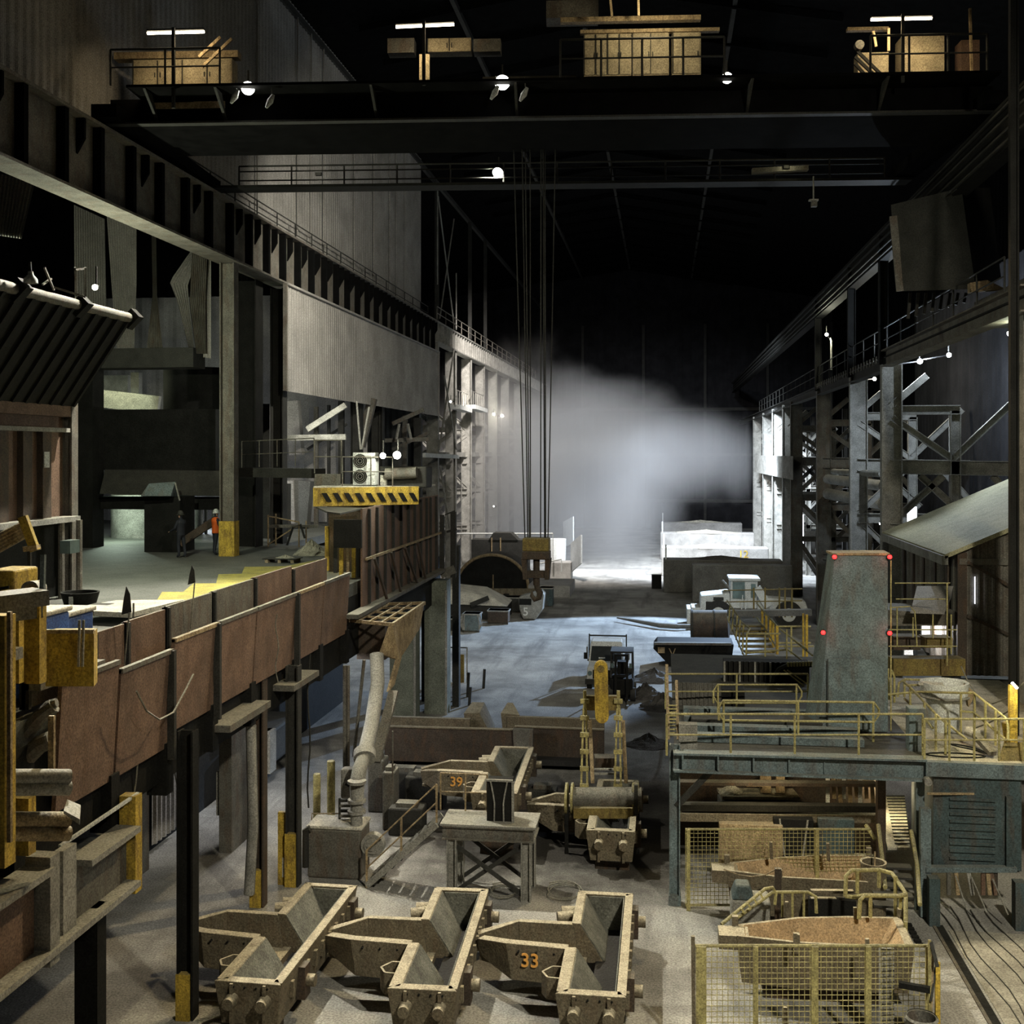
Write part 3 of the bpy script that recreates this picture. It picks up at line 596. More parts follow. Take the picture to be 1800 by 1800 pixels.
MB().hexa([PD(247, 872, 46.5), PD(300, 872, 46.5), PD(312, 874, 48), PD(262, 874, 48)], [PD(262, 850, 46.8), PD(308, 847, 46.8), PD(310, 846, 48), PD(268, 850, 48)]).build('hood_plate', 'blue', t)
MB().bar(PD(308, 848, 46.6), PD(316, 880, 46.6), .05).build('stay', 'lsteel', t)
MB().box(PD(252, 0, 47.2).x, PD(318, 0, 47.2).x, PD(280, 0, 47.2).y, PD(280, 0, 47.2).y+1.5, 6.9, PD(0, 874, 47).z).build('tap_block', 'black', t)
tag(MB().bar(PD(318, 955, 47), PD(382, 912, 47), .35, .3).build('chute', 'rustd'), 'dark rusty chute slanting between the two people', 'chute')
tag(MB().box(PD(165, 0, 50).x, PD(404, 0, 50).x, 44, 45.2, 14.5, 15.3).build('platform_beam', 'dark'), 'broad dark horizontal beam above the furnace', 'beam')
tag(MB().box(PD(135, 0, 50).x, PD(176, 0, 50).x, 46.5, 47.5, 6.9, 15).build('furnace_pillar', 'black'), 'wide black pillar left of the furnace opening', 'pillar')
tag(MB().box(PD(140, 0, 50).x, PD(410, 0, 50).x, 47.2, 47.6, 8.55, 9.1).build('lintel', 'black'), 'black lintel over the low lit openings behind the people', 'beam')
struct(MB().corr((-41, 66), (-17.5, 66), 6.9, 20.5, 1.1, .08).build('wall_aisle_back', 'clad'))
tag(MB().lathe(PD(243, 915, 56)+V((0, 0, -1.3)), [(.1, 0), (1.3, 0), (1.3, 2.6), (.1, 2.6)], 20).build('storage_tank', 'lsteel', smooth=True), 'pale round tank seen through the low opening left of the furnace', 'tank')
for i, (u, v0, v1, w, d) in enumerate(((240, 655, 700, .45, 60), (200, 660, 695, 1.8, 62))): tag(MB().bar(PD(u, v0, d), PD(u, v1, d), w, .4, (0, 1, 0)).build('lit_sheet', 'lsteel'), 'pale panel in the upper lit opening, %s' % ('narrow right one', 'wide left one')[i], 'panel')
a = PD(172, 700, 58); b_ = PD(280, 712, 58); tag(MB().bar(a, b_, .4, .9).build('dusty_hood', 'dustw'), 'dust-covered shelf in the upper lit opening', 'shelf')
for i, u in enumerate((340, 350, 362, 375)): tag(MB().bar(PD(u, 890, 58), PD(u, 960, 58), .12 if i != 1 else .3).build('back_post', 'lsteel'), 'thin lit post behind the two people, %s from the left' % wh[i].replace('nearest', 'first'), 'post')

# hanging corrugated curtains
def drape(label, L, R, d, folds, m='clad', amp=.1):
    mb = MB(); n = folds*2; rows = 14
    def ev(P, t):
        t *= len(P)-1; i = min(int(t), len(P)-2); f = t-i
        return (P[i][0]*(1-f)+P[i+1][0]*f, P[i][1]*(1-f)+P[i+1][1]*f)
    for side in (0, .03):
        for r in range(rows+1):
            a, b_ = ev(L, r/rows), ev(R, r/rows)
            for j in range(n+1):
                u = a[0]+(b_[0]-a[0])*j/n; v = a[1]+(b_[1]-a[1])*j/n
                mb.v.append(PD(u, v, d+side+(amp if j % 2 else 0)))
    K = (rows+1)*(n+1)
    for r in range(rows):
        for j in range(n):
            i = r*(n+1)+j
            mb.f.append([i, i+1, i+n+2, i+n+1]); mb.f.append([K+i+n+1, K+i+n+2, K+i+1, K+i])
    return tag(mb.build('hanging_curtain', m), label, 'curtain')
drape('wide corrugated curtain hanging behind the small lamp at left', [(130, 360), (132, 600)], [(184, 385), (188, 600)], 47, 13)
drape('rusty pinched corrugated curtain right of the small lamp', [(186, 355), (196, 500), (205, 612)], [(240, 370), (240, 500), (236, 612)], 46, 12)
drape('narrow tied curtain hanging in the dark opening', [(266, 390), (268, 520), (258, 612)], [(274, 392), (276, 520), (286, 612)], 46.5, 6, 'girder')
drape('bent white-patched curtain with a slanted left edge', [(336, 440), (298, 495), (312, 530), (334, 622)], [(352, 445), (330, 500), (332, 530), (342, 622)], 46.5, 6)
drape('straight pleated curtain left of the yellow-footed column', [(338, 440), (333, 530), (345, 622)], [(364, 452), (360, 530), (361, 622)], 46, 8, 'girder')
drape('smooth pale strip curtain beside the pleated one', [(362, 425), (357, 628)], [(371, 428), (371, 630)], 46.3, 2)
drape('thin pale curtain with a bulging foot right of the column', [(421, 475), (420, 560), (420, 640)], [(436, 480), (430, 560), (436, 638)], 52, 5)
drape('dim corrugated sheet at the far left under the girder', [(-30, 300), (-30, 410)], [(62, 318), (38, 420)], 34, 14, 'clad')

# ribbed hood and cabin at the far left
t = T('ribbed_hood', 'black canopy of slanting ribs over the red-brown cabin', 'hood', (XL, 20, 12.3))
yr = YX(33, XL)
MB().hexa([(XL, 12, 12.36), (XL+.05, 12, 12.36), (XL+.05, yr, 12.36), (XL, yr, 12.36)], [(XL+1.7, 12, 14.85), (XL+1.75, 12, 14.85), (XL+1.75, yr, 14.85), (XL+1.7, yr, 14.85)]).build('backing_sheet', 'black', t)
y = 18.5
while y < yr: MB().bar((XL+.06, y, 12.38), (XL+1.74, y, 14.8), .12, .14, (0, 0, 1)).build('rib', 'black', t); y += .62
MB().tube([(XL+1.75, 12, 14.9), (XL+1.75, yr+.1, 14.9)], .14, 10).build('top_pipe', 'steel', t, True)
for k in range(5): MB().bar((XL+1.6, 19.5+k*2.9, 14.7), (XL+1.95, 19.5+k*2.9, 15.05), .3, .35).build('clamp', 'black', t)
t = T('ribbed_cabin', 'red-brown steel cabin wall with pilasters and ledges at far left', 'cabin', (XL, 20, 6.9))
MB().box(XL-.3, XL-.2, 12, yr-.2, 9.2, 12.36).build('wall_plate', 'rust', t)
for u in (8, 50, 84): MB().box(XL-.2, XL-.02, at(u, XL)-.22, at(u, XL)+.22, 9.2, 11.7).build('pilaster', 'rustd', t)
MB().box(XL-.3, XL+.05, 12, yr, 12.05, 12.36).build('eaves_band', 'rust', t)
MB().box(XL-.25, XL+.15, 12, yr-.4, 11.6, 11.72).build('upper_ledge', 'lsteel', t)
MB().box(XL-.25, XL+.3, 12, yr-.1, 9.05, 9.2).build('lower_ledge', 'lsteel', t)
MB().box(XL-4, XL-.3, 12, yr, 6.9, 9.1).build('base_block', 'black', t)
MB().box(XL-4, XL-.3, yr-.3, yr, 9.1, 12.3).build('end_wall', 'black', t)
p = PX(82, 808, XL+.02); o = MB().box(XL+.0, XL+.03, p.y-.12, p.y+.14, p.z-.22, p.z+.22).build('notice_plate', 'white', t); o['label'] = 'small white notice plate'
for i in range(2):
    p = PX(105+i*14, 0, XL+.1); tag(MB().tube([(XL+.15+i*.3, p.y, 6.9), (XL+.15+i*.3, p.y, 9.1)], .09, 8).build('stand_pipe', 'girder'), 'brown stand pipe below the cabin ledge, %s one' % ('left', 'right')[i], 'pipe')
# machine arm and yellow box at far left
t = T('tapping_machine', 'rusty machine arm with hoses under the cabin at the left edge', 'machine', PD(30, 990, 22))
for k in range(5): MB().tube([PD(-20, 950+k*7, 22), PD(45, 918+k*6, 22.3)], .05, 8).build('arm_tube', 'tan', t, True)
MB().bar(PD(40, 908, 21.6), PD(62, 968, 21.6), .12, .16).build('yellow_arm', 'yellow', t); MB().bar(PD(44, 965, 21.6), PD(68, 962, 21.6), .2, .1).build('foot_plate', 'tan', t)
MB().box(PD(5, 0, 22).x, PD(26, 0, 22).x, 22.6, 23, PD(0, 990, 22).z, PD(0, 965, 22).z).build('window_pane', 'cglass', t)
MB().bar(PD(52, 965, 22), PD(52, 1050, 22), .06).build('prop', 'dark', t)
t = T('yellow_cabinet', 'small yellow equipment box with black marks at the left edge', 'cabinet', PD(12, 1045, 20))
a = PD(-25, 1045, 20); b_ = PD(28, 1002, 20); MB().box(a.x, b_.x, a.y, a.y+.8, a.z, b_.z).build('body', 'yellow', t, bevel=.04); MB().bar(PD(-2, 1035, 19.8), PD(16, 1032, 19.8), .02, .05).build('black_mark', 'black', t)
t = T('motor_drum', 'small yellow and grey motor drum beside the blue steel strip', 'motor', PD(58, 1050, 18))
MB().cyl(PD(52, 1036, 17.6), PD(68, 1034, 18.2), .13, 16).build('drum', 'lsteel', t, True); MB().prism([PD(38, 1045, 17.7), PD(52, 1045, 17.7), PD(52, 1024, 17.7)], (0, .4, 0)).build('gusset', 'yellow', t); MB().cyl(PD(54, 1037, 17.45), PD(54, 1037, 17.6), .1, 14).build('rim', 'tan', t)
# lamp things on the hood
t = T('bell_lamp', 'white bell-shaped lamp shade standing above the ribbed hood', 'lamp', PD(54, 498, 27)); p = PD(54, 498, 27)
MB().lathe(p, [(.17, 0), (.16, .1), (.07, .2), (.06, .28)], 18).build('shade', 'white', t, True); MB().tube([p+V((0, 0, .28)), p+V((-.02, 0, .5))], .03, 6).build('stem', 'dark', t)
for i, (a, b_) in enumerate((((78, 470), (95, 510)), ((95, 505), (150, 522)), ((75, 500), (90, 490)), ((132, 470), (134, 520)), ((150, 470), (150, 520)), ((132, 474), (150, 472)))):
    tag(MB().bar(PD(*a, 28), PD(*b_, 28.5), .045).build('loose_rod', 'steel'), 'thin bare rod of the clutter on top of the ribbed hood, %s' % ('steep slanting one', 'long flat one', 'short flat one', 'left upright', 'right upright', 'crossbar by the lamp')[i], 'rod')

# ---------------- ribbed screen wall, yellow striped cabin, air conditioner
XS = -9.5
y0, y1 = at(637, XS), at(770, XS)
t = T('ribbed_screen', 'tall brown ribbed steel screen wall at the end of the platform', 'screen', (XS, y0, 6.1))
MB().box(XS-.06, XS, y0, y1, 6.1, 9.25).build('sheet', 'rust', t)
for u in (647, 661, 675, 689, 703, 716, 727, 738, 748, 755, 765): MB().box(XS, XS+.09, at(u, XS)-.05, at(u, XS)+.05, 6.15, 9.2).build('rib', 'dark', t)
MB().box(XS+.09, XS+.16, y0, y1, 7.6, 7.68).build('mid_rail', 'tan', t); MB().box(XS-.05, XS+.35, y0-1.8, y1, 6.0, 6.12).build('bottom_ledge', 'steel', t)
for ua, ub in ((648, 665), (678, 690), (702, 720), (725, 735)): MB().bar((XS+.2, at(ua, XS), 7.6), (XS+.3, at(ub, XS), 6.1), .07, .09).build('brace', 'rustd', t)
MB().box(XS-.9, XS, y0-.15, y0-.02, 8.0, 8.9).build('return_lintel', 'black', t)
for i, (u, m) in enumerate(((575, 'yrail'), (590, 'dark'), (600, 'yrail'), (612, 'orange'), (622, 'yrail'), (630, 'dark'))):
    a = PD(u, 925, 37+.15*i); MB().bar(a, PD(u, 1003+i*4, 37+.15*i), .12 if m != 'orange' else .09, .1, (0, 1, 0)).build('strip_curtain', 'yellow' if m == 'yrail' else ('tan' if m == 'orange' else m), t)
tag(MB().box(PD(548, 0, 37.5).x, PD(640, 0, 37.5).x-.1, 38.2, 41, 6.9, 9.2).build('dark_booth', 'rustd'), 'dark booth body under the striped yellow roof', 'booth')
a, b_ = PD(551, 858, 38), PD(735, 858, 39.4)
t = T('striped_awning', 'yellow roof edge with black diagonal hazard stripes above the screen wall', 'roof', a)
zt = a.z; zb = PD(551, 888, 38).z
MB().bar(a+V((0, 0, -.3)), b_+V((0, 0, -.25)), .12, .62).build('fascia', 'yellow', t)
e = (b_-a).normalized(); nrm = V((e.y, -e.x, 0))
for k in range(9):
    q = a+e*(.25+k*.38)+nrm*.07+V((0, 0, -.16)); ln = V((.17, 0, 0)); MB().prism([q, q+e*.18, q+e*.36+V((0, 0, -.3)), q+e*.18+V((0, 0, -.3))], nrm*.012).build('hazard_stripe', 'black', t)
MB().hexa([a, b_, b_+V((0, 3, 0)), a+V((0, 3, 0))], [a+V((0, 0, .06)), b_+V((0, 0, .06)), b_+V((0, 3, .06)), a+V((0, 3, .06))]).build('roof_plate', 'dustw', t)
MB().prism([PD(555, 893, 38.1), PD(640, 895, 38.4), PD(598, 905, 36.5), PD(575, 902, 36.5)], (0, 0, .05)).build('lower_canopy', 'dark', t)
p = PD(636, 853, 39); t = T('condenser_unit', 'white air conditioner with two stacked fans on the striped roof', 'air conditioner', p)
MB().box(p.x-.32, p.x+.45, p.y, p.y+.6, p.z, p.z+1.12).build('casing', 'white', t, bevel=.02)
for k in range(2):
    c0 = V((p.x-.06, p.y-.02, p.z+.3+k*.53)); MB().cyl(c0, c0+V((0, .04, 0)), .24, 24).build('fan_grille', 'black', t)
    for j in range(3): MB().tube([c0+V((math.cos(s)*(.07+.065*j), -.01, math.sin(s)*(.07+.065*j))) for s in [i*2*math.pi/16 for i in range(17)]], .007, 4).build('guard_ring', 'lsteel', t)
MB().box(p.x-.28, p.x+.4, p.y, p.y+.3, p.z-.05, p.z).build('base', 'dark', t)
rail('thin handrail around the air conditioner', [PD(602, 855, 38.6), PD(652, 855, 38.8), PD(690, 855, 39)], 'steel', 1.0, r=.022)
p = PD(725, 858, 39.6); t = T('roof_machine', 'dark pump set on the striped roof under the bright lamps', 'machine', p)
MB().box(p.x-1.2, p.x+.5, p.y, p.y+1, p.z, p.z+.75).build('block', 'dark', t, bevel=.06); MB().cyl(p+V((-.9, -.2, .5)), p+V((.2, -.2, .55)), .2, 12).build('cylinder', 'steel', t, True); MB().box(p.x-1.1, p.x-.9, p.y-.2, p.y, p.z, p.z+.45).build('stand', 'dustw', t)
p = PD(578, 855, 39); tag(MB().box(p.x-.5, p.x+.3, p.y, p.y+.4, p.z, p.z+.42).build('low_box', 'steel'), 'low grey box at the left end of the striped roof', 'box')
rail('handrail on the left end of the striped roof', [PD(553, 832, 39.5), PD(600, 832, 39.5)], 'steel', 1.15, r=.022)
rail('handrail of the dark walkway left of the striped roof', spread(PD(425, 822, 48), PD(552, 818, 46), 5), 'steel', 1.1, r=.022)
tag(MB().bar(PD(424, 830, 48), PD(560, 832, 46), .9, .38).build('walkway_beam', 'dark'), 'dark walkway beam left of the striped roof', 'beam')
# structure seen under the corrugated curtain wall
for i, (a, b_, w, d, m) in enumerate((((540, 755), (608, 712), .3, 60, 'lsteel'), ((490, 770), (608, 768), .3, 60, 'lsteel'), ((515, 705), (522, 800), .7, 62, 'clad'), ((655, 700), (634, 785), .5, 66, 'steel'), ((690, 745), (745, 720), .25, 72, 'steel'), ((650, 775), (755, 772), .25, 72, 'steel'), ((505, 845), (508, 920), .9, 62, 'clad'), ((535, 845), (528, 925), .9, 62, 'cladd'))):
    tag(MB().bar(PD(*a, d), PD(*b_, d), w, w*.8, (0, 1, 0)).build('aisle_member', m), 'steel member behind the curtain wall, %s' % ('slanting pale beam', 'flat pale beam', 'leaning pale sheet at left', 'dark leaning post at mid', 'short slanting beam at right', 'flat beam above the lamps', 'pale door-like sheet below the walkway', 'dim sheet below the walkway')[i], 'beam')
rods('thin crossed rods left of the air conditioner below the curtain wall', [(PD(484, 705, 55), PD(502, 800, 55)), (PD(627, 705, 60), PD(634, 790, 60)), (PD(649, 715, 60), PD(636, 790, 60))], .05)
rods('pair of pale slanted rods above the two bright roof lamps', [(PD(702, 745, 70), PD(697, 772, 70)), (PD(717, 745, 70), PD(723, 772, 70))], .09)
struct(MB().corr((-28, 83.5), (-18, 83.5), 6.9, 18, .5, .05).build('wall_aisle_end', 'cladd'))
for i, (a, b_, w, d, m) in enumerate((((556, 715), (556, 850), .22, 63, 'steel'), ((578, 712), (578, 850), .16, 64, 'dark'), ((600, 705), (600, 800), .3, 64, 'dark'), ((540, 790), (610, 745), .14, 65, 'dark'), ((660, 725), (660, 830), .4, 70, 'dark'), ((712, 730), (712, 840), .3, 76, 'steel'), ((735, 735), (735, 850), .5, 78, 'dark'), ((690, 790), (755, 760), .2, 76, 'steel'), ((470, 710), (470, 830), .35, 55, 'dark'), ((450, 730), (450, 800), .9, 60, 'clad'), ((500, 850), (500, 930), .5, 56, 'dark'), ((470, 925), (560, 925), .12, 50, 'steel'))):
    pb = PD(*b_, d); pb.z = 6.9 if a[0] == b_[0] else pb.z
    tag(MB().bar(PD(*a, d), pb, w, w, (0, 1, 0)).build('aisle_post', m), 'member of the steelwork behind the curtain wall, %s' % ('first thin post above the roof edge', 'second thin post above the roof edge', 'wide dark one by the crossed rods', 'slanted dark bar', 'dark post behind the lamps', 'grey post right of the lamps', 'broad dark post at far right', 'slanted bar at far right', 'dark post left of the walkway rail', 'pale panel behind the walkway rail', 'dark post below the walkway', 'low rail behind the wire cage')[i], 'post')

# ---------------- green piers, spout, pipe
for i, (u0, u1, dd) in enumerate(((685, 731, 46.5), (746, 786, 48))):
    a, b_ = PD(u0, 1062, dd), PD(u1, 1062, dd)
    t = T('concrete_pier', 'tall plain grey-green pier below the screen wall, %s one' % ('left', 'right')[i], 'pier', (a.x, a.y, 0))
    MB().box(a.x, b_.x, a.y, a.y+.9, 0, a.z+1).build('shaft', 'greenw', t); MB().box(b_.x-.06, b_.x+.03, a.y-.04, a.y, 0, a.z+.6).build('edge_strip', 'lsteel', t)
tag(MB().box(PD(728, 0, 49).x, PD(750, 0, 49).x, 49.5, 50, 0, 6).build('pier_shade_plate', 'black'), 'black plate added for the dark gap between the two grey-green piers', 'plate')  # black sheet stands in for the shade in the gap
tag(MB().box(PD(792, 0, 49).x, PD(804, 0, 49).x, 48.6, 49, 0, 7).build('steel_post', 'dark'), 'dark post standing right of the grey-green piers', 'post')
for i, (u0, v0, u1, v1, w) in enumerate(((777, 905, 777, 1010, .18), (797, 900, 797, 1015, .22), (785, 935, 803, 930, .1), (782, 905, 800, 898, .06), (775, 1010, 800, 1000, .35))):
    tag(MB().bar(PD(u0, v0, 48.3), PD(u1, v1, 48.3), w, w, (0, 1, 0)).build('screen_end_bracket', 'dark' if i < 4 else 'steel'), 'steelwork at the far end of the screen wall, %s' % ('left upright', 'right upright', 'cross piece', 'thin top bar', 'dusty ledge')[i], 'bracket')
t = T('spout_grid', 'rusty grid frame with tan crusted chute plate below the screen wall', 'chute', PD(680, 1100, 36))
A, B, C_, D_ = PD(607, 1090, 35), PD(690, 1098, 33.5), PD(746, 1060, 37), PD(665, 1062, 38.5)
for p_, q_ in ((A, B), (B, C_), (C_, D_), (D_, A)): MB().bar(p_, q_, .08, .1).build('frame_bar', 'tan', t)
for f in (.25, .5, .75): MB().bar(A.lerp(D_, f), B.lerp(C_, f), .05, .06).build('grid_bar', 'tan', t); MB().bar(A.lerp(B, f), D_.lerp(C_, f), .05, .06).build('grid_bar', 'tan', t)
MB().prism([B+V((0, 0, .0)), C_, PD(738, 1105, 36.6), PD(714, 1142, 35), PD(702, 1160, 34), PD(672, 1150, 33.5)], (-.1, -.03, 0)).build('chute_plate', 'tan', t)
MB().prism([PD(702, 1150, 34), PD(710, 1140, 34.4), PD(694, 1203, 34), PD(684, 1216, 33.6)], (-.08, -.02, 0)).build('lip_strip', 'tan', t)
tag(MB().box(PD(620, 0, 36).x, PD(672, 0, 36).x, 35.5, 36.6, 4.4, 5.6).build('dark_hopper', 'rustd'), 'dark hopper box under the rusty grid frame', 'hopper')
t = T('exhaust_pipe', 'thick grey dusty pipe slanting down to a fan near the yellow bollards', 'pipe', PD(630, 1550, 29))
path = [(662, 1150, 33), (664, 1200, 32.6), (654, 1270, 31.6), (641, 1325, 30.6)]
MB().tube([PD(*q) for q in path], .2, 16).build('upper_pipe', 'lsteel', t, True)
MB().tube([PD(*q) for q in [(641, 1322, 30.6), (641, 1334, 30.4)]], .3, 18).build('flange', 'lsteel', t, True)
MB().tube([PD(*q) for q in [(640, 1330, 30.4), (632, 1352, 30.0), (628, 1375, 29.8), (627, 1425, 29.6), (627, 1475, 29.5)]], [.18, .19, .2, .16, .15], 16).build('lower_pipe', 'lsteel', t, True)
for v in (1372, 1405, 1424, 1474): MB().tube([PD(627, v, 29.6), PD(627, v+5, 29.6)], .24, 14).build('flange', 'lsteel', t, True)
c0 = PD(654, 1487, 29.2)
for j, (rr, yy) in enumerate(((.30, 0), (.2, -.05), (.1, -.1))): MB().cyl(c0+V((0, yy+.25, 0)), c0+V((0, yy, 0)), rr, 24).build('fan_disc', 'lsteel', t, True)
a, b_ = PD(692, 1215, 33), PD(660, 1340, 31.5); MB().bar(a, b_, .28, .1).build('side_plate', 'steel', t)
for i, (u0, u1, vv, d, l, m, r) in enumerate(((640, 622, (1160, 1330), 32.5, 'slanting ladder-like pipe pair left of the thick pipe', 'steel', .05), (606, 606, (1170, 1350), 33, 'thin upright pipe left of the slanting pipes', 'steel', .06), (612, 612, (1170, 1350), 33, 'second thin upright pipe left of the slanting pipes', 'girder', .05), (690, 690, (1285, 1390), 32, 'thin hooked rod before the long launder', 'steel', .025))):
    tag(MB().tube([PD(u0, vv[0], d), PD(u1, vv[1], d)], r, 7).build('service_pipe', m), l, 'pipe')
t = T('control_box', 'pale grey control box with a small black handle beside the thick pipe', 'box', PD(610, 1400, 30.4))
a, b_ = PD(598, 1405, 30.5), PD(622, 1352, 30.5); MB().box(a.x, b_.x, a.y, a.y+.35, a.z, b_.z).build('body', 'lsteel', t, bevel=.06); MB().bar(PD(607, 1378, 30.3), PD(614, 1382, 30.3), .03, .05).build('handle', 'black', t)
t = T('valve_rack', 'small cluttered rack of valves under the control box', 'rack', PD(610, 1440, 30))
a = PD(597, 1405, 30); b_ = PD(622, 1448, 30)
for u in (597, 622): MB().bar(PD(u, 1403, 30), PD(u, 1450, 30), .05).build('upright', 'dark', t)
for k in range(5): MB().bar(PD(597, 1407+k*9, 30), PD(622, 1407+k*9, 30), .08, .07).build('shelf', 'steel' if k % 2 else 'dark', t)
for i, (u, v0, v1, d, r, l) in enumerate(((557, 1360, 1450, 33.6, .11, 'shorter pale yellow bollard'), (582, 1337, 1443, 34, .12, 'taller pale yellow bollard'))):
    p = PD(u, v0, d); tag(MB().lathe((p.x, p.y, 0), [(.001, 0), (r, 0), (r, p.z-.02), (r*.85, p.z), (.001, p.z)], 16).build('bollard', 'yrail', smooth=True), l+' in front of the control box', 'bollard')
p = PD(495, 1500, 29); t = T('guard_post', 'yellow guard post with a worn white strip beside the dark column', 'guard post', (p.x, p.y, 0)); MB().box(p.x-.1, p.x+.12, p.y, p.y+.12, 0, 1.85).build('post', 'yellow', t); MB().box(p.x+.02, p.x+.07, p.y-.012, p.y, .2, .7).build('worn_strip', 'white', t)
p = PD(587, 1500, 29.4); t = T('grey_tank', 'low dusty grey tank box with a pale lid behind the leftmost mould', 'tank', (p.x, p.y, 0))
MB().box(p.x-.72, p.x+.72, p.y, p.y+.9, 0, 1.28).build('body', 'steel', t, bevel=.06); MB().box(p.x-.74, p.x+.74, p.y-.02, p.y+.92, 1.28, 1.36).build('lid', 'dustw', t, bevel=.02); MB().tube([(p.x-.74, p.y-.06, .3), (p.x-.74, p.y-.06, 1.25), (p.x-.62, p.y-.06, 1.3)], .09, 8).build('black_hose', 'rubber', t, True)
MB().tube([PD(548, 1446, 30.5), PD(548, 1430, 30.5), PD(598, 1430, 30.5), PD(598, 1447, 30.5)], .02, 6).build('lifting_loop', 'tan', t)
tag(MB().bar(PD(588, 1458, 30.3), PD(600, 1434, 30.3), .1).build('short_strut', 'lsteel'), 'short pale strut leaning behind the grey tank lid', 'strut')
# under the platform
tag(MB().corr((-13.85, at(267, -13.85)), (-13.85, at(312, -13.85)), .3, 3.1, .28, .06).build('corrugated_shed', 'clad'), 'upright grey corrugated sheets under the platform at left', 'sheet')
tag(MB().box(-13.9, -13.5, at(238, -13.5), at(262, -13.5), 0, 3.2).build('concrete_wall_end', 'steel'), 'grey wall stub left of the corrugated sheets', 'wall')
rail('white-topped rail under the platform near the barrier girder', [(-12, at(185, -12), 2.3), (-12, at(212, -12), 2.3)], 'white', 1.2, r=.04)
t = T('trestle_stand', 'small pale braced trestle under the platform', 'stand', PD(395, 1420, 31.5))
for q, r_ in (((383, 1357), (383, 1433)), ((409, 1353), (409, 1410)), ((383, 1380), (409, 1355)), ((383, 1357), (409, 1353)), ((383, 1415), (409, 1410)), ((385, 1408), (409, 1382)), ((383, 1388), (409, 1384))): MB().bar(PD(*q, 31.5), PD(*r_, 32.5 if r_[0] == 409 else 31.5), .07).build('bar', 'lsteel', t)
tag(MB().box(PD(350, 0, 30).x, PD(374, 0, 30).x, 30, 31.3, 0, 5).build('pier_block', 'steel'), 'grey pier behind the black column with yellow foot', 'pier')
t = T('parked_vehicle', 'dark vehicle body parked deep under the platform', 'vehicle', PD(420, 1330, 38)); a = PD(378, 1345, 38); b_ = PD(480, 1283, 38)
MB().box(a.x, b_.x, a.y, a.y+3, a.z, b_.z).build('body', 'dark', t, bevel=.1); MB().bar(PD(372, 1284, 37.5), PD(445, 1284, 37.5), .8, .25).build('canopy', 'lsteel', t); MB().box(b_.x-.25, b_.x+.02, a.y-.1, a.y+.5, a.z-.2, b_.z).build('pale_side', 'lsteel', t)
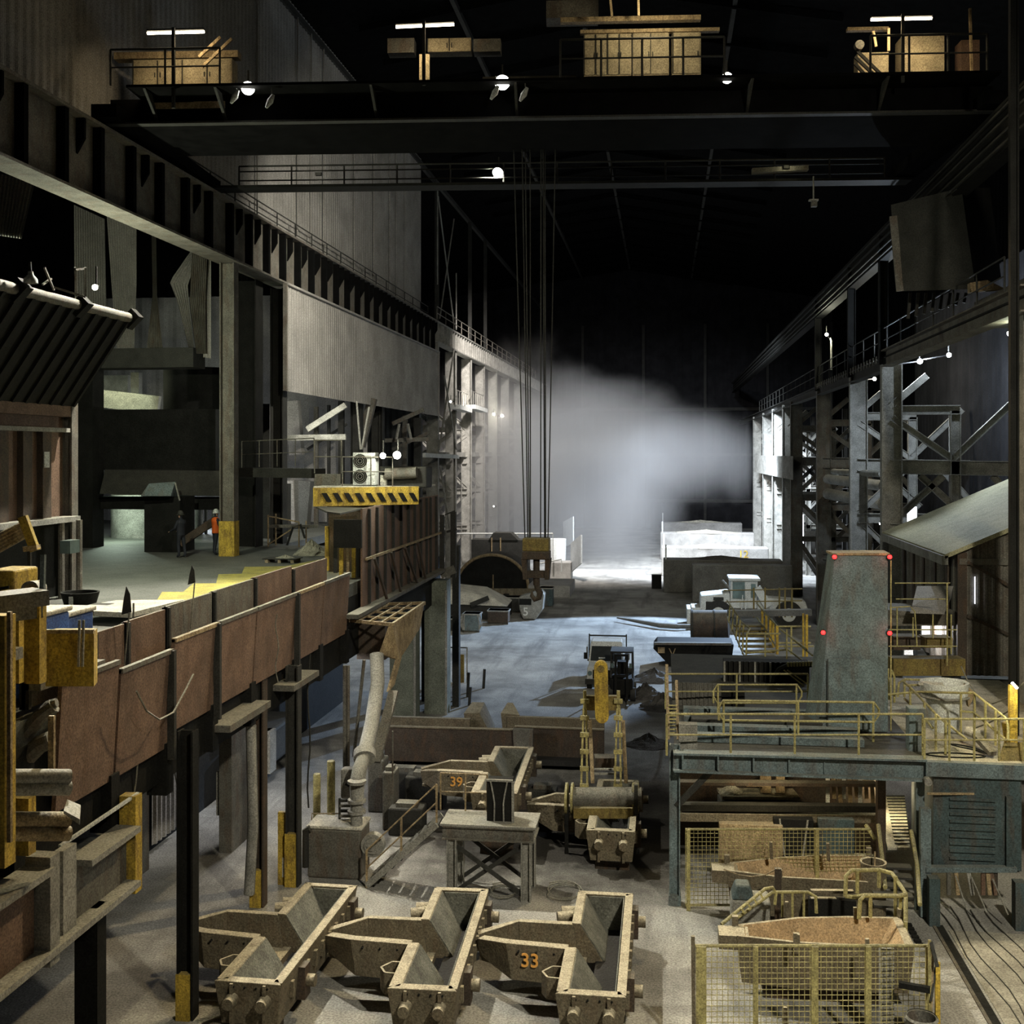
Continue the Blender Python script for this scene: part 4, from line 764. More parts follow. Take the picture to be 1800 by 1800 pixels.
# ================================================================ casting moulds
def mould(label, p, rz=0, L=4.8, zt=1.15, spout=True, num=None, group='long trough moulds with a side spout'):
    p = V(p); t = T('casting_mould', label, 'mould', (p.x, p.y, 0), group)
    m = lambda: MB()
    z0 = zt-.82; ya, yb = 1.9, 3.05
    def W(mb, ys, ye, sg, to=.62, ti=.44, bo=.54, bi=None):
        bi = bi if bi is not None else (.41 if sg > 0 else -.06)
        y1_, y2_ = min(ys, ye), max(ys, ye)
        lo = [(sg*bi, y1_, z0), (sg*bo, y1_, z0), (sg*bo, y2_, z0), (sg*bi, y2_, z0)]; hi = [(sg*ti, y1_, zt), (sg*to, y1_, zt), (sg*to, y2_, zt), (sg*ti, y2_, zt)]
        if sg < 0: lo = lo[::-1]; hi = hi[::-1]
        return mb.hexa(lo, hi)
    def B(mb, name, mt, **k): 
        o = mb.build(name, mt, None, **k); loc = o.location.copy(); o.parent = t; o.location = loc; return o
    b = MB(); W(b, 0, L, 1)
    B(b, 'right_wall', 'mould', bevel=.015)
    B(W(MB(), 0, ya, -1, to=.66), 'left_wall', 'mould', bevel=.015); B(W(MB(), yb, L, -1), 'left_wall', 'mould', bevel=.015)
    b = MB(); b.hexa([(-.56, -.02, z0), (.54, -.02, z0), (.45, .2, z0), (-.45, .2, z0)], [(-.68, -.08, zt), (.63, -.08, zt), (.5, .14, zt), (-.45, .14, zt)]); B(b, 'front_wall', 'mould', bevel=.015)
    b = MB(); b.hexa([(-.35, L-.1, z0), (.35, L-.1, z0), (.42, L+.1, z0), (-.42, L+.1, z0)], [(-.43, L-.12, zt), (.5, L-.12, zt), (.63, L+.06, zt), (-.63, L+.06, zt)]); B(b, 'back_wall', 'mould', bevel=.015)
    B(MB().box(-.12, .5, 0, L, z0-.02, z0+.05), 'trough_floor', 'mouldi')
    for s0, s1 in ((.16, ya), (yb, L-.14)): B(MB().hexa([(.055, s0, z0+.04), (.085, s0, z0+.04), (.085, s1, z0+.04), (.055, s1, z0+.04)], [(-.44, s0, zt-.03), (-.41, s0, zt-.03), (-.41, s1, zt-.03), (-.44, s1, zt-.03)]), 'left_lining', 'moulds')
    B(MB().box(.405, .425, .1, L-.1, z0, zt-.03), 'right_lining', 'moulds'); B(MB().box(-.36, .42, L-.16, L-.13, z0, zt-.04), 'back_lining', 'moulds')
    for sx in (-.33, .31):      # front trunnions with ribs
        B(MB().tube([(sx, .02, zt-.34), (sx, -.3, zt-.34)], [.14, .11], 16), 'trunnion', 'mould', smooth=True); B(MB().box(sx-.03, sx+.03, -.13, 0, z0, zt-.03), 'rib', 'mould')
    for yy in (1.0, L-.55):
        B(MB().box(.5, .74, yy-.07, yy+.25, zt-.75, zt-.12), 'side_bracket', 'rustd'); B(MB().cyl((.6, yy+.08, zt-.42), (.9, yy+.08, zt-.42), .12, 14), 'trunnion', 'mould', smooth=True)
    for k in range(9): B(MB().box(.56, .66, .5+k*.45, .6+k*.45, zt-.5, zt-.2), 'lug', 'mould')
    # left lugs: hexagonal cup and far double lug
    pts = [(-1.02, 1.0), (-.85, 1.25), (-.58, 1.25), (-.5, 1.0), (-.58, .75), (-.9, .78)]
    b = MB()
    for k in range(6):
        a, c_ = pts[k], pts[(k+1) % 6]; b.bar((*a, zt-.32), (*c_, zt-.32), .04, .42)
    B(b, 'bracket_cup', 'mould'); B(MB().cyl((-.62, L-.75, zt-.28), (-1.0, L-.85, zt-.3), .15, 14), 'trunnion', 'mould', smooth=True); B(MB().cyl((-.6, L-.45, zt-.3), (-.95, L-.5, zt-.3), .14, 14), 'trunnion', 'mould', smooth=True)
    for yy in (.3, L-.5): B(MB().box(-.45, .45, yy, yy+.25, 0, z0+.02), 'skid', 'rustd')
    if spout:
        zs = zt-.02
        b = MB(); b.hexa([(-1.75, ya-.02, zt-.72), (-.45, ya-.05, zt-.78), (-.45, ya+.12, zt-.78), (-1.75, ya+.1, zt-.72)], [(-1.85, ya+.05, zs), (-.6, ya-.06, zs), (-.6, ya+.16, zs), (-1.8, ya+.25, zs)])
        b.hexa([(-2.5, 2.55, zt-.55), (-1.75, ya-.02, zt-.72), (-1.75, ya+.12, zt-.72), (-2.42, 2.62, zt-.55)], [(-2.55, 2.5, zs-.18), (-1.85, ya+.05, zs), (-1.8, ya+.25, zs), (-2.4, 2.62, zs-.15)])
        o = B(b, 'spout_front_plate', 'mould', bevel=.012)
        b = MB(); b.hexa([(-1.7, yb-.1, zt-.72), (-.45, yb-.1, zt-.78), (-.45, yb+.1, zt-.78), (-1.7, yb+.05, zt-.72)], [(-1.75, yb-.02, zs), (-.6, yb-.02, zs), (-.6, yb+.14, zs), (-1.75, yb+.12, zs)])
        b.hexa([(-2.5, 2.75, zt-.6), (-1.7, yb-.1, zt-.72), (-1.7, yb+.05, zt-.72), (-2.5, 2.9, zt-.6)], [(-2.55, 2.7, zs-.18), (-1.75, yb-.02, zs), (-1.75, yb+.12, zs), (-2.6, 2.85, zs-.16)])
        B(b, 'spout_back_plate', 'mould', bevel=.012)
        B(MB().hexa([(-2.5, 2.55, zt-.66), (-.3, ya, z0-.02), (-.3, yb, z0-.02), (-2.5, 2.9, zt-.66)], [(-2.5, 2.55, zt-.6), (-.3, ya, z0+.12), (-.3, yb, z0+.12), (-2.5, 2.9, zt-.6)]), 'spout_floor', 'mould')
        b = MB()
        for k in range(3): b.cyl((-1.6+k*.36, ya+.02, zt-.15), (-1.6+k*.36, ya-.06, zt-.15), .022, 8)
        for k in range(4): b.cyl((-.3+k*.22, -.06, zt-.1), (-.3+k*.22, -.1, zt-.1), .02, 8)
        B(b, 'bolt_holes', 'black')
        if num: text('stencil_number', num, .38, (-1.36, ya-.075, zt-.42), (math.radians(87), 0, 0), 'numo', t)
    t.rotation_euler = (0, 0, rz); t.location.z = 0
    return t
mould('long dusty trough mould without a number, leftmost of the front row', PZ(440, 1724, 1.15), math.radians(-1.3))
mould('long dusty trough mould between the other two of the front row', PZ(745, 1736, 1.15), math.radians(1.8))
mould('long dusty trough mould stencilled 33 in orange, right of the front row', PZ(1041, 1746, 1.15), 0, num='33')
q = PZ(870, 1392, 1.8); o = mould('raised trough mould stencilled 39 behind the small braced stand', q, math.radians(1.2), zt=1.8, num='39')
q = PZ(1075, 1462, 1.1); mould('trough mould in the dark under the lifting frame', q, 0, L=4.6)
# boat shaped moulds in the cage
def boat(label, px, z, scale=1):
    F = [PZ(*p_, z) for p_ in px]          # rim outline ccw from front left: tip-front, front right, back right, tip-back
    c_ = sum(F, V((0, 0, 0)))/len(F); t = T('boat_mould', label, 'mould', (c_.x, c_.y, 0), 'orange-lined moulds in the cage')
    inn = [f.lerp(V((c_.x, c_.y, f.z)), .1) for f in F]; low = [V((f.x*.6+c_.x*.4, f.y*.5+c_.y*.5, z-.75)) for f in F]; out = [V((f.x*.94+c_.x*.06, f.y*.9+c_.y*.1, z-.95)) for f in F]
    n = len(F); b = MB()
    for i in range(n):
        j = (i+1) % n; b.add([F[i], F[j], inn[j], inn[i]], [(0, 1, 2, 3)]); b.add([out[i], out[j], F[j], F[i]], [(0, 1, 2, 3)])
    b.add(out, [tuple(range(n))]); b.build('shell', 'mould', t)
    b = MB()
    for i in range(n):
        j = (i+1) % n; b.add([inn[i], inn[j], low[j], low[i]], [(0, 1, 2, 3)])
    b.add(low, [tuple(range(n))]); b.build('clay_lining', 'clay', t)
    for f in (1, n//2, n-1): 
        q = F[f % n]; MB().box(q.x-.06, q.x+.06, q.y-.06, q.y+.06, z-.2, z+.18).build('lug', 'mould', t)
    MB().box(c_.x-1.2, c_.x+1.2, c_.y-.3, c_.y+.3, 0, z-.9).build('cradle', 'rustd', t)
    tip = F[0].lerp(F[-1], .5); MB().box(tip.x-.35, tip.x+.25, tip.y-.25, tip.y+.25, z-.3, z-.02).build('lip', 'mould', t)
    return t
boat('orange-lined boat-shaped mould in the back of the cage', [(1277, 1530), (1370, 1542), (1480, 1548), (1545, 1552), (1527, 1503), (1450, 1502), (1370, 1506), (1278, 1516)], 1.25)
boat('orange-lined boat-shaped mould in the front cage beside the barrel', [(1295, 1645), (1400, 1657), (1500, 1662), (1608, 1665), (1583, 1612), (1490, 1610), (1400, 1612), (1292, 1625)], 1.3)

# ================================================================ middle of the hall
t = T('long_launder', 'very long dark channel trough lying across the hall behind the mould stencilled 39', 'trough', PZ(870, 1340, 0))
def xat(u, d): return PD(u, 900, d)
zt = 1.4
for u0, u1, m in ((676, 905, 'mould'), (905, 1062, 'mould')):
    a, b_ = xat(u0, 40), xat(u1, 39.5)
    MB().hexa([(a.x, a.y, .2), (b_.x, b_.y, .2), (b_.x, b_.y+.15, .2), (a.x, a.y+.15, .2)], [(a.x, a.y-.05, zt), (b_.x, b_.y-.05, zt), (b_.x, b_.y+.12, zt), (a.x, a.y+.12, zt)]).build('front_wall', 'rustd', t)
    MB().bar(V((a.x, a.y, zt+.01)), V((b_.x, b_.y, zt+.01)), .2, .04).build('front_rim', 'mould', t)
for u0, u1 in ((676, 825), (892, 1062)):
    a, b_ = xat(u0, 41.6), xat(u1, 41)
    MB().box(a.x, b_.x, a.y-.1, a.y+.1, .2, zt).build('back_wall', 'mould', t)
a, b_ = xat(820, 41.6), xat(850, 42.5); MB().hexa([(a.x, a.y, .6), (b_.x+.5, a.y, .6), (b_.x+.4, a.y+1.2, .8), (a.x+.2, a.y+1.2, .8)], [(a.x-.1, a.y, zt+.1), (b_.x, a.y, zt+.12), (b_.x, a.y+1.2, zt+.25), (a.x, a.y+1.2, zt+.25)]).build('notch_spout', 'mould', t)
a = xat(885, 41.6); MB().hexa([(a.x, a.y, .6), (a.x+.5, a.y, .6), (a.x+.4, a.y+1.1, .8), (a.x+.1, a.y+1.1, .8)], [(a.x-.1, a.y, zt+.1), (a.x+.6, a.y, zt+.05), (a.x+.2, a.y+1.1, zt+.25), (a.x, a.y+1.1, zt+.25)]).build('notch_spout', 'mould', t)
a = xat(905, 39.4); MB().hexa([(a.x, a.y-.12, .3), (a.x+.62, a.y-.12, .3), (a.x+.62, a.y+.05, .3), (a.x, a.y+.05, .3)], [(a.x-.05, a.y-.15, zt+.08), (a.x+.64, a.y-.15, zt+.08), (a.x+.64, a.y+.05, zt+.08), (a.x-.05, a.y+.05, zt+.08)]).build('joint_plate', 'steel', t)
a, b_ = xat(676, 40), xat(1062, 41); MB().box(a.x, b_.x, a.y+.1, b_.y, .2, .4).build('floor_plate', 'mouldi', t)
for u in (700, 800, 960, 1040): q = xat(u, 40.3); MB().box(q.x-.2, q.x+.2, q.y, q.y+.8, 0, .2).build('foot', 'dark', t)
for i, (u, v, w, h) in enumerate(((700, 1380, 1.6, .9), (745, 1395, 1.2, 1.0), (712, 1440, 1.0, .8), (952, 1395, .9, .6), (985, 1420, .8, .5), (660, 1400, .5, 1.6), (682, 1430, .35, 1.7))):
    q = PZ(u, v, .5); t = T('machine_block', 'dusty machine block behind the stand, %s' % ('large one at left', 'one behind the left handrail', 'low one at left', 'low one right of the mould stencilled 39', 'small one at the foot of the lifting frame', 'slim upright by the thick pipe', 'second slim upright by the thick pipe')[i], 'machine', (q.x, q.y, 0))
    MB().box(q.x-w/2, q.x+w/2, q.y, q.y+.7, 0, h).build('body', 'dark' if i < 5 else 'steel', t, bevel=.05); MB().box(q.x-w*.3, q.x+w*.3, q.y+.1, q.y+.5, h, h+.12).build('cap', 'steel', t)
# braced stand with steps
t = T('braced_stand', 'small square steel stand with crossed braces behind the middle front mould', 'stand', PZ(858, 1580, 0))
yf = PZ(858, 1580, 0).y; xl = PD(783, 0, 28.1).x; xr = PD(936, 0, 28.1).x; zt = 1.83; yb = yf+1.0
for x in (xl+.14, xr-.14):
    for y in (yf, yb): MB().ibeam((x, y, 0), (x, y, zt-.38), .22, .24, .03, (1, 0, 0)).build('leg', 'lsteel', t)
for y in (yf, yb): MB().ibeam((xl-.1, y, zt-.22), (xr+.05, y, zt-.22), .18, .34, .03).build('top_beam', 'steel', t)
for x in (xl, xr): MB().ibeam((x, yf, zt-.22), (x, yb, zt-.22), .15, .3, .03).build('side_beam', 'lsteel', t)
MB().box(xl-.15, xr+.1, yf-.08, yb+.1, zt-.05, zt).build('deck_plate', 'lsteel', t)
for y in (yf, yb):
    MB().bar((xl+.25, y, zt-.55), (xr-.25, y, .15), .05, .1).build('cross_brace', 'dark', t); MB().bar((xl+.25, y+.06, .15), (xr-.25, y+.06, zt-.5), .05, .1).build('cross_brace', 'dark', t)
t2 = T('black_bin', 'tall black box with curved pale straps on the braced stand', 'box', ((xl+xr)/2, yf+.3, zt))
xm = (xl+xr)/2-.1; MB().box(xm, xm+.62, yf+.3, yf+.75, zt, zt+1.0).build('body', 'black', t2)
MB().bar((xm-.02, yf+.28, zt+1.02), (xm+.66, yf+.28, zt+1.02), .06, .05).build('top_edge', 'lsteel', t2); MB().bar((xm+.66, yf+.27, zt), (xm+.66, yf+.27, zt+1.0), .06, .05).build('right_edge', 'lsteel', t2)
for s in (0, 1):
    x = xm+(.1 if s == 0 else .52); e = .1 if s == 0 else -.1
    MB().tube([(x, yf+.26, zt+1.0), (x+e*.7, yf+.26, zt+.65), (x+e, yf+.26, zt+.45), (x+e*.9, yf+.26, zt)], .022, 6).build('curved_strap', 'lsteel', t2, True)
rail('handrail on the left half of the braced stand', [(xl-.35, yb, zt-.0), (xl+.3, yb, zt), (xm-.1, yb, zt)], 'tan', .95, r=.022)
t = T('stair', 'steel steps leading down left from the braced stand', 'stair', (xl-.3, yf, 0))
a, b_ = V((xl-.25, yf, zt)), PZ(645, 1560, 0); b_.y = yf+.3
for dy in (0, .75): MB().bar(a+V((0, dy, -.05)), b_+V((0, dy, .05)), .05, .16).build('stringer', 'lsteel', t)
for k in range(8): q = a.lerp(b_, (k+.5)/8); MB().box(q.x-.12, q.x+.12, q.y, q.y+.75, q.z-.03, q.z).build('tread', 'dark', t)
for k in (0, .5, 1): q = a.lerp(b_, k); MB().bar(q, q+V((0, 0, .95)), .045).build('baluster', 'tan', t)
for hh in (.95, .5): MB().tube([a+V((0, 0, hh)), b_+V((0, 0, hh))], .022, 6).build('hand_bar', 'tan', t)
for i, (u, v, s) in enumerate(((992, 1570, .45), (885, 1570, .35))):
    q = PZ(u, v, .03); pts = [(q.x+s*(1+.15*math.sin(k*.9))*math.cos(k*.52), q.y+s*1.2*math.sin(k*.52), .03+.004*k) for k in range(30)]
    tag(MB().tube(pts, .014, 5).build('cable_coil', 'hose'), 'loose coil of cable on the floor %s the braced stand' % ('right of', 'under')[i], 'cable')
# lifting frame
t = T('lifting_yoke', 'tall slotted lifting frame with a drum over the mould in the dark', 'lifting frame', PD(1065, 1440, 31.5))
for u in (1028, 1087):
    a, b_ = PD(u-1, 1400, 31.5), PD(u, 1214, 32)
    for e in (-.09, .09): MB().bar(a+V((e, 0, 0)), b_+V((e*.4, 0, -.5)), .05, .12, (0, 1, 0)).build('side_strip', 'yrail', t)
    for k in range(6): q = a.lerp(b_, .08+k*.16); MB().box(q.x-.12, q.x+.12, q.y-.06, q.y+.06, q.z, q.z+.12).build('slot_bridge', 'yrail', t)
    MB().bar(b_+V((0, 0, -.7)), b_, .09, .1, (0, 1, 0)).build('tip', 'yrail', t); MB().bar(a+V((.22, .25, .3)), b_+V((.12, .3, -.9)), .1, .12, (0, 1, 0)).build('rear_leg', 'tan', t)
a, b_ = PD(1028, 1235, 32.1), PD(1090, 1235, 32.1); MB().bar(a, b_, .2, .4).build('cross_beam', 'hookp', t)
a, b_ = PD(1003, 1403, 31.5), PD(1128, 1403, 31.3); MB().cyl(a, b_, .3, 24).build('drum', 'steel', t, True)
for u in (996, 1006, 1113, 1121): q = PD(u, 1403, 31.45); MB().cyl(q+V((-.03, 0, 0)), q+V((.03, 0, 0)), .42, 24).build('drum_flange', 'yrail', t)
MB().bar(PD(1008, 1428, 31.1), PD(1112, 1428, 31), .2, .28).build('lower_beam', 'hookp', t); MB().bar(PD(1118, 1380, 31), PD(1118, 1490, 31), .1, .12, (0, 1, 0)).build('hanger', 'dark', t)
for v in (1360, 1352): MB().bar(PD(1040, v, 32.2), PD(1085, v, 32.2), .06, .05).build('tie_bar', 'lsteel', t)
MB().bar(PD(1045, 1338, 33), PD(1082, 1338, 33), .5, .3).build('cross_pipe', 'rustd', t)
MB().bar(PD(996, 1425, 31.3), PD(996, 1560, 31.3), .1, .1, (0, 1, 0)).build('support_leg', 'black', t); MB().bar(PD(1121, 1425, 31.3), PD(1121, 1560, 31.3), .1, .1, (0, 1, 0)).build('support_leg', 'black', t)
t = T('lifting_link', 'long yellow rounded lifting link between the slotted posts', 'lifting link', PD(1057, 1272, 31.2))
pl = []
for k in range(13): an = math.pi*k/12; q = PD(1056, 1180, 31.0); pl.append(q+V((.185*math.cos(an), 0, .1+.19*math.sin(an))))
for k in range(13): an = math.pi+math.pi*k/12; q = PD(1058, 1256, 31.0); pl.append(q+V((.185*math.cos(an), 0, -.05+.2*math.sin(an))))
MB().prism(pl, (0, .16, 0)).build('plate', 'yellow', t, bevel=.02); q = PD(1056, 1176, 30.98); MB().cyl(q, q+V((0, .02, 0)), .1, 16).build('pin_hole', 'hookp', t)

# ---------------- utility truck facing us
def wheel(mb, c0, r, w): return mb.cyl((c0[0]-w/2, c0[1], c0[2]), (c0[0]+w/2, c0[1], c0[2]), r, 20)
q = PZ(1063, 1216, 0); t = T('utility_truck', 'white flat-tray utility truck parked facing the camera', 'truck', (q.x, q.y, 0)); x, y = q.x, q.y
hx = lambda x0, x1, y0, y1, z0, z1, tx=0, ty0=0, ty1=0: [[(x0, y0, z0), (x1, y0, z0), (x1, y1, z0), (x0, y1, z0)], [(x0+tx, y0+ty0, z1), (x1-tx, y0+ty0, z1), (x1-tx, y1-ty1, z1), (x0+tx, y1-ty1, z1)]]
MB().hexa(*hx(x-.85, x+.85, y, y+1.6, .45, 1.12, .04, .05)).build('bonnet', 'white', t, bevel=.06)
MB().hexa(*hx(x-.84, x+.84, y+1.2, y+2.9, 1.12, 2.05, .1, .45, .05)).build('cab', 'white', t, bevel=.06)
MB().hexa([(x-.74, y+1.22, 1.2), (x+.74, y+1.22, 1.2), (x+.74, y+1.26, 1.2), (x-.74, y+1.26, 1.2)], [(x-.68, y+1.48, 1.85), (x+.68, y+1.48, 1.85), (x+.68, y+1.52, 1.85), (x-.68, y+1.52, 1.85)]).build('windscreen', 'glass', t)
MB().box(x-.55, x+.55, y-.03, y, .6, 1.0).build('grille', 'black', t); MB().box(x-.9, x+.9, y-.12, y, .35, .58).build('bull_bar', 'dark', t)
for s in (-1, 1):
    MB().cyl((x+s*.68, y-.02, .85), (x+s*.68, y-.05, .85), .1, 14).build('headlamp', 'cglass', t); MB().box(x+s*.98-.08, x+s*.98+.08, y+1.35, y+1.42, 1.25, 1.55).build('mirror', 'black', t); MB().bar((x+s*.9, y+2.95, .9), (x+s*.9, y+2.95, 2.2), .06).build('rack_post', 'dark', t)
    for yy in (.7, 4.0): wheel(MB(), (x+s*.74, y+yy, .38), .38, .24).build('wheel', 'rubber', t, True)
MB().bar((x-.9, y+2.95, 2.12), (x+.9, y+2.95, 2.12), .07).build('rack_bar', 'dark', t)
MB().box(x-1.0, x+1.0, y+3.0, y+5.2, .85, .95).build('tray', 'steel', t); MB().box(x-1.05, x-.98, y+3, y+5.2, .95, 1.55).build('tray_side', 'lsteel', t); MB().box(x+.98, x+1.05, y+3, y+5.2, .95, 1.25).build('tray_side', 'lsteel', t)
MB().box(x-.35, x-.05, y+1.25, y+1.3, 1.3, 1.36).build('dash_paper', 'white', t)
# forklift
q = PZ(1092, 1236, 0); x, y = q.x, q.y; t = T('forklift', 'black forklift standing in front of the white truck', 'forklift', (x, y, 0))
MB().box(x-.5, x+.5, y+.3, y+2.3, .25, 1.0).build('body', 'black', t, bevel=.08); MB().box(x-.5, x+.5, y+1.9, y+2.5, .3, 1.2).build('counterweight', 'dark', t, bevel=.1)
for s in (-1, 1):
    MB().bar((x+s*.25, y+.1, .05), (x+s*.25, y+.1, 2.15), .1, .12).build('mast_rail', 'black', t); MB().box(x+s*.3-.05, x+s*.3+.05, y-1.0, y+.1, .05, .1).build('fork', 'steel', t)
    MB().bar((x+s*.48, y+.5, 1.0), (x+s*.46, y+.7, 2.1), .07).build('guard_post', 'dark', t); MB().bar((x+s*.48, y+1.9, 1.1), (x+s*.46, y+1.8, 2.1), .07).build('guard_post', 'dark', t)
    for yy in (.5, 2.0): wheel(MB(), (x+s*.5, y+yy, .3), .3, .22).build('wheel', 'rubber', t, True)
    MB().box(x+s*.4-.06, x+s*.4+.06, y+.25, y+.32, 1.5, 1.7).build('work_lamp', 'cglass', t)
MB().box(x-.5, x+.5, y+.6, y+1.9, 2.1, 2.17).build('roof_guard', 'dark', t); MB().box(x-.22, x+.22, y+1.2, y+1.7, 1.0, 1.6).build('seat', 'black', t); MB().bar((x-.3, y+.05, 1.2), (x+.3, y+.05, 1.2), .06, .1).build('mast_cross', 'black', t); MB().bar((x-.3, y+.05, 2.1), (x+.3, y+.05, 2.1), .06, .1).build('mast_cross', 'black', t)
for i, (u, v, rx, h, l) in enumerate(((1135, 1225, 1.0, .6, 'dark heap of rubble right of the forklift'), (1165, 1245, 1.1, .6, 'second heap of rubble beside the platform corner'), (1150, 1195, 1.4, .5, 'low dark heap behind the forklift'), (1140, 1310, 1.0, .4, 'low heap of spill right of the lifting frame'), (1250, 1190, 2.5, .9, 'heap of scrap under the dark skip'))):
    q = PZ(u, v, 0); tag(MB().heap((q.x, q.y, 0), rx, rx*.8, h, 20+i).build('rubble_heap', 'scree'), l, 'heap')
for i, (u, v, h) in enumerate(((850, 1210, .9), (822, 1225, 1.1), (773, 1215, 1.0), (825, 1240, .8))):
    q = PZ(u, v, 0); tag(MB().bar((q.x, q.y, 0), (q.x+.05, q.y, h), .12, .1).build('stake', 'dark'), 'short dark stake standing on the floor, %s' % ('right one with a cord', 'the leaning pair, taller', 'the one behind the pier', 'the leaning pair, shorter')[i], 'stake')
t = T('gate_board', 'yellowish upright panel and thin frame beside the dark post', 'panel', PZ(815, 1190, 0)); q = PZ(812, 1200, 0)
MB().box(q.x-.45, q.x+.1, q.y, q.y+.1, 0, 1.35).build('panel', 'hookp', t); MB().bar((q.x+.25, q.y, 0), (q.x+.25, q.y, 1.7), .06).build('post', 'lsteel', t); MB().bar((q.x-.6, q.y, 1.68), (q.x+.27, q.y, 1.68), .05).build('top_bar', 'dark', t)
# ---------------- clutter in the left middle distance
t = T('arched_vessel', 'large dark half-round vessel end with a pale curved rim', 'vessel', PZ(865, 1036, 0)); q = PZ(865, 1036, 0); R = 2.9
pl = [(q.x+R*1.02*math.cos(math.pi*k/24), q.y, .1+R*.93*math.sin(math.pi*k/24)) for k in range(25)]
MB().prism(pl, (0, 4, 0)).build('shell', 'black', t); MB().tube(pl, .13, 8).build('rim', 'tan', t, True); MB().bar((q.x+.1, q.y-.1, 0), (q.x+.1, q.y-.1, 1.2), .08).build('prop', 'tan', t)
MB().box(q.x-2.4, q.x+2.4, q.y+4, q.y+6, 0, 3.7).build('rear_box', 'dark', t); MB().prism([(q.x-.9, q.y+3.9, 3.7), (q.x-.5, q.y+3.9, 4.3), (q.x+1.0, q.y+3.9, 4.3), (q.x+1.6, q.y+3.9, 3.7)], (0, 1.5, 0)).build('rear_hump', 'dark', t)
for s in (-.6, .15): MB().bar((q.x+s, q.y+3.8, 2.7), (q.x+s, q.y+3.8, 3.9), .1).build('rear_post', 'tan', t)
t = T('covered_ladle', 'low wide vessel draped in pale dust behind the dark post', 'vessel', PZ(830, 1085, 0)); q = PZ(838, 1090, 0)
MB().hexa([(q.x-2.6, q.y, 1.0), (q.x+2.1, q.y, .9), (q.x+2.0, q.y+3.5, .9), (q.x-2.6, q.y+3.5, 1.0)], [(q.x-2.2, q.y+.8, 2.0), (q.x+1.0, q.y+.5, 1.45), (q.x+.2, q.y+3, 1.9), (q.x-2.2, q.y+3, 2.1)]).build('dust_cover', 'dustw', t, bevel=.15)
MB().box(q.x-2.5, q.x+1.9, q.y+.2, q.y+3.2, 0, .95).build('base', 'dark', t); MB().bar((q.x-.4, q.y-.05, 1.0), (q.x+.8, q.y-.05, 1.5), .1, .3).build('torn_flap', 'dark', t)
for i, (u, v, w, h, m, l) in enumerate(((828, 1112, 1.0, 1.15, 'blue', 'small pale blue cage crate with wires in front of the dusty vessel'), (875, 1098, 1.3, .9, 'rustd', 'dark box on blocks in front of the dusty vessel'), (800, 1110, .9, .8, 'dark', 'dark box behind the dark post'), (900, 1078, 1.4, 1.1, 'dark', 'dark box left of the bin numbered 5'), (960, 1068, .9, 1.4, 'blued', 'dark green tapered bin right of the bin numbered 5'))):
    q = PZ(u, v, 0); t = T('scrap_box', l, 'box', (q.x, q.y, 0)); MB().box(q.x-w/2, q.x+w/2, q.y, q.y+1, .12, h).build('body', m, t); MB().box(q.x-w/2-.05, q.x+w/2+.05, q.y-.05, q.y+1.05, h-.08, h).build('rim', 'lsteel', t); MB().box(q.x-w/2, q.x+w/2, q.y+.1, q.y+.3, 0, .12).build('block', 'steel', t)
    if i == 0:
        for k in range(6): MB().tube([(q.x-w/2-.1*math.sin(k), q.y-.05, h), (q.x-w/2-.2+.06*k, q.y-.1, h*.5), (q.x-w/2+.02*k, q.y-.1, .15)], .02, 5).build('wire', 'lsteel', t); MB().tube([(q.x+w/2+.1*math.sin(k), q.y-.05, h), (q.x+w/2+.25-.05*k, q.y-.1, h*.5), (q.x+w/2, q.y-.1, .15)], .02, 5).build('wire', 'lsteel', t)
q = PZ(934, 1090, 0); t = T('skip_tub', 'pale grey round-bellied tub with a white number 5', 'tub', (q.x, q.y, 0))
pl = [(q.x-.55, q.y, .05), (q.x+.3, q.y, .05), (q.x+.75, q.y, .7), (q.x+.85, q.y, 1.7), (q.x+.6, q.y, 1.95), (q.x-.85, q.y, 1.5), (q.x-.8, q.y, .7)]
MB().prism(pl, (0, 1.3, 0)).build('body', 'lsteel', t, bevel=.06); MB().box(q.x-.8, q.x-.0, q.y-.03, q.y, 1.0, 1.4).build('dark_window', 'black', t)
text('stencil_number', '5', .75, (-.38, -.02, .3), (math.pi/2, 0, 0), 'numw', t)
t = T('corrugated_low_wall', 'low pale corrugated screen behind the tub numbered 5', 'wall', PZ(905, 1060, 0)); a, b_ = PZ(862, 1062, 0), PZ(940, 1062, 0); MB().corr((a.x, a.y), (b_.x, b_.y), 0, 1.15, .5, .06).build('sheet', 'mould', t); MB().box(a.x+1.0, a.x+1.4, a.y-.2, a.y-.1, 0, .8).build('opening', 'black', t)
q = PZ(965, 1050, 0); tag(MB().box(q.x-1.6, q.x+1.6, q.y, q.y+5, 0, .9).build('concrete_plinth', 'conc'), 'low pale concrete plinth right of the hook', 'plinth')
q = PZ(985, 1020, 0); tag(MB().box(q.x-1.3, q.x+.9, q.y, q.y+2.4, 0, 1.5).build('concrete_block', 'conc'), 'pale concrete block behind the plinth', 'block')
for i, (u0, u1, v0, v1, v2, v3, d, l) in enumerate(((990, 1007, 917, 908, 955, 962, 118, 'farther'), (1003, 1021, 955, 940, 990, 1006, 100, 'nearer'))):
    A = [PD(u0, v0, d), PD(u1, v1, d-3), PD(u1, v2, d-3), PD(u0, v3, d)]; tag(MB().prism(A, (.12, .02, 0)).build('hanging_sheet', 'sheet'), 'thin white slanted sheet standing at the edge of the smoke, %s one' % l, 'sheet')
t = T('pit_fence', 'pale thin fence line in front of the far left trestles', 'fence', PD(860, 1000, 98))
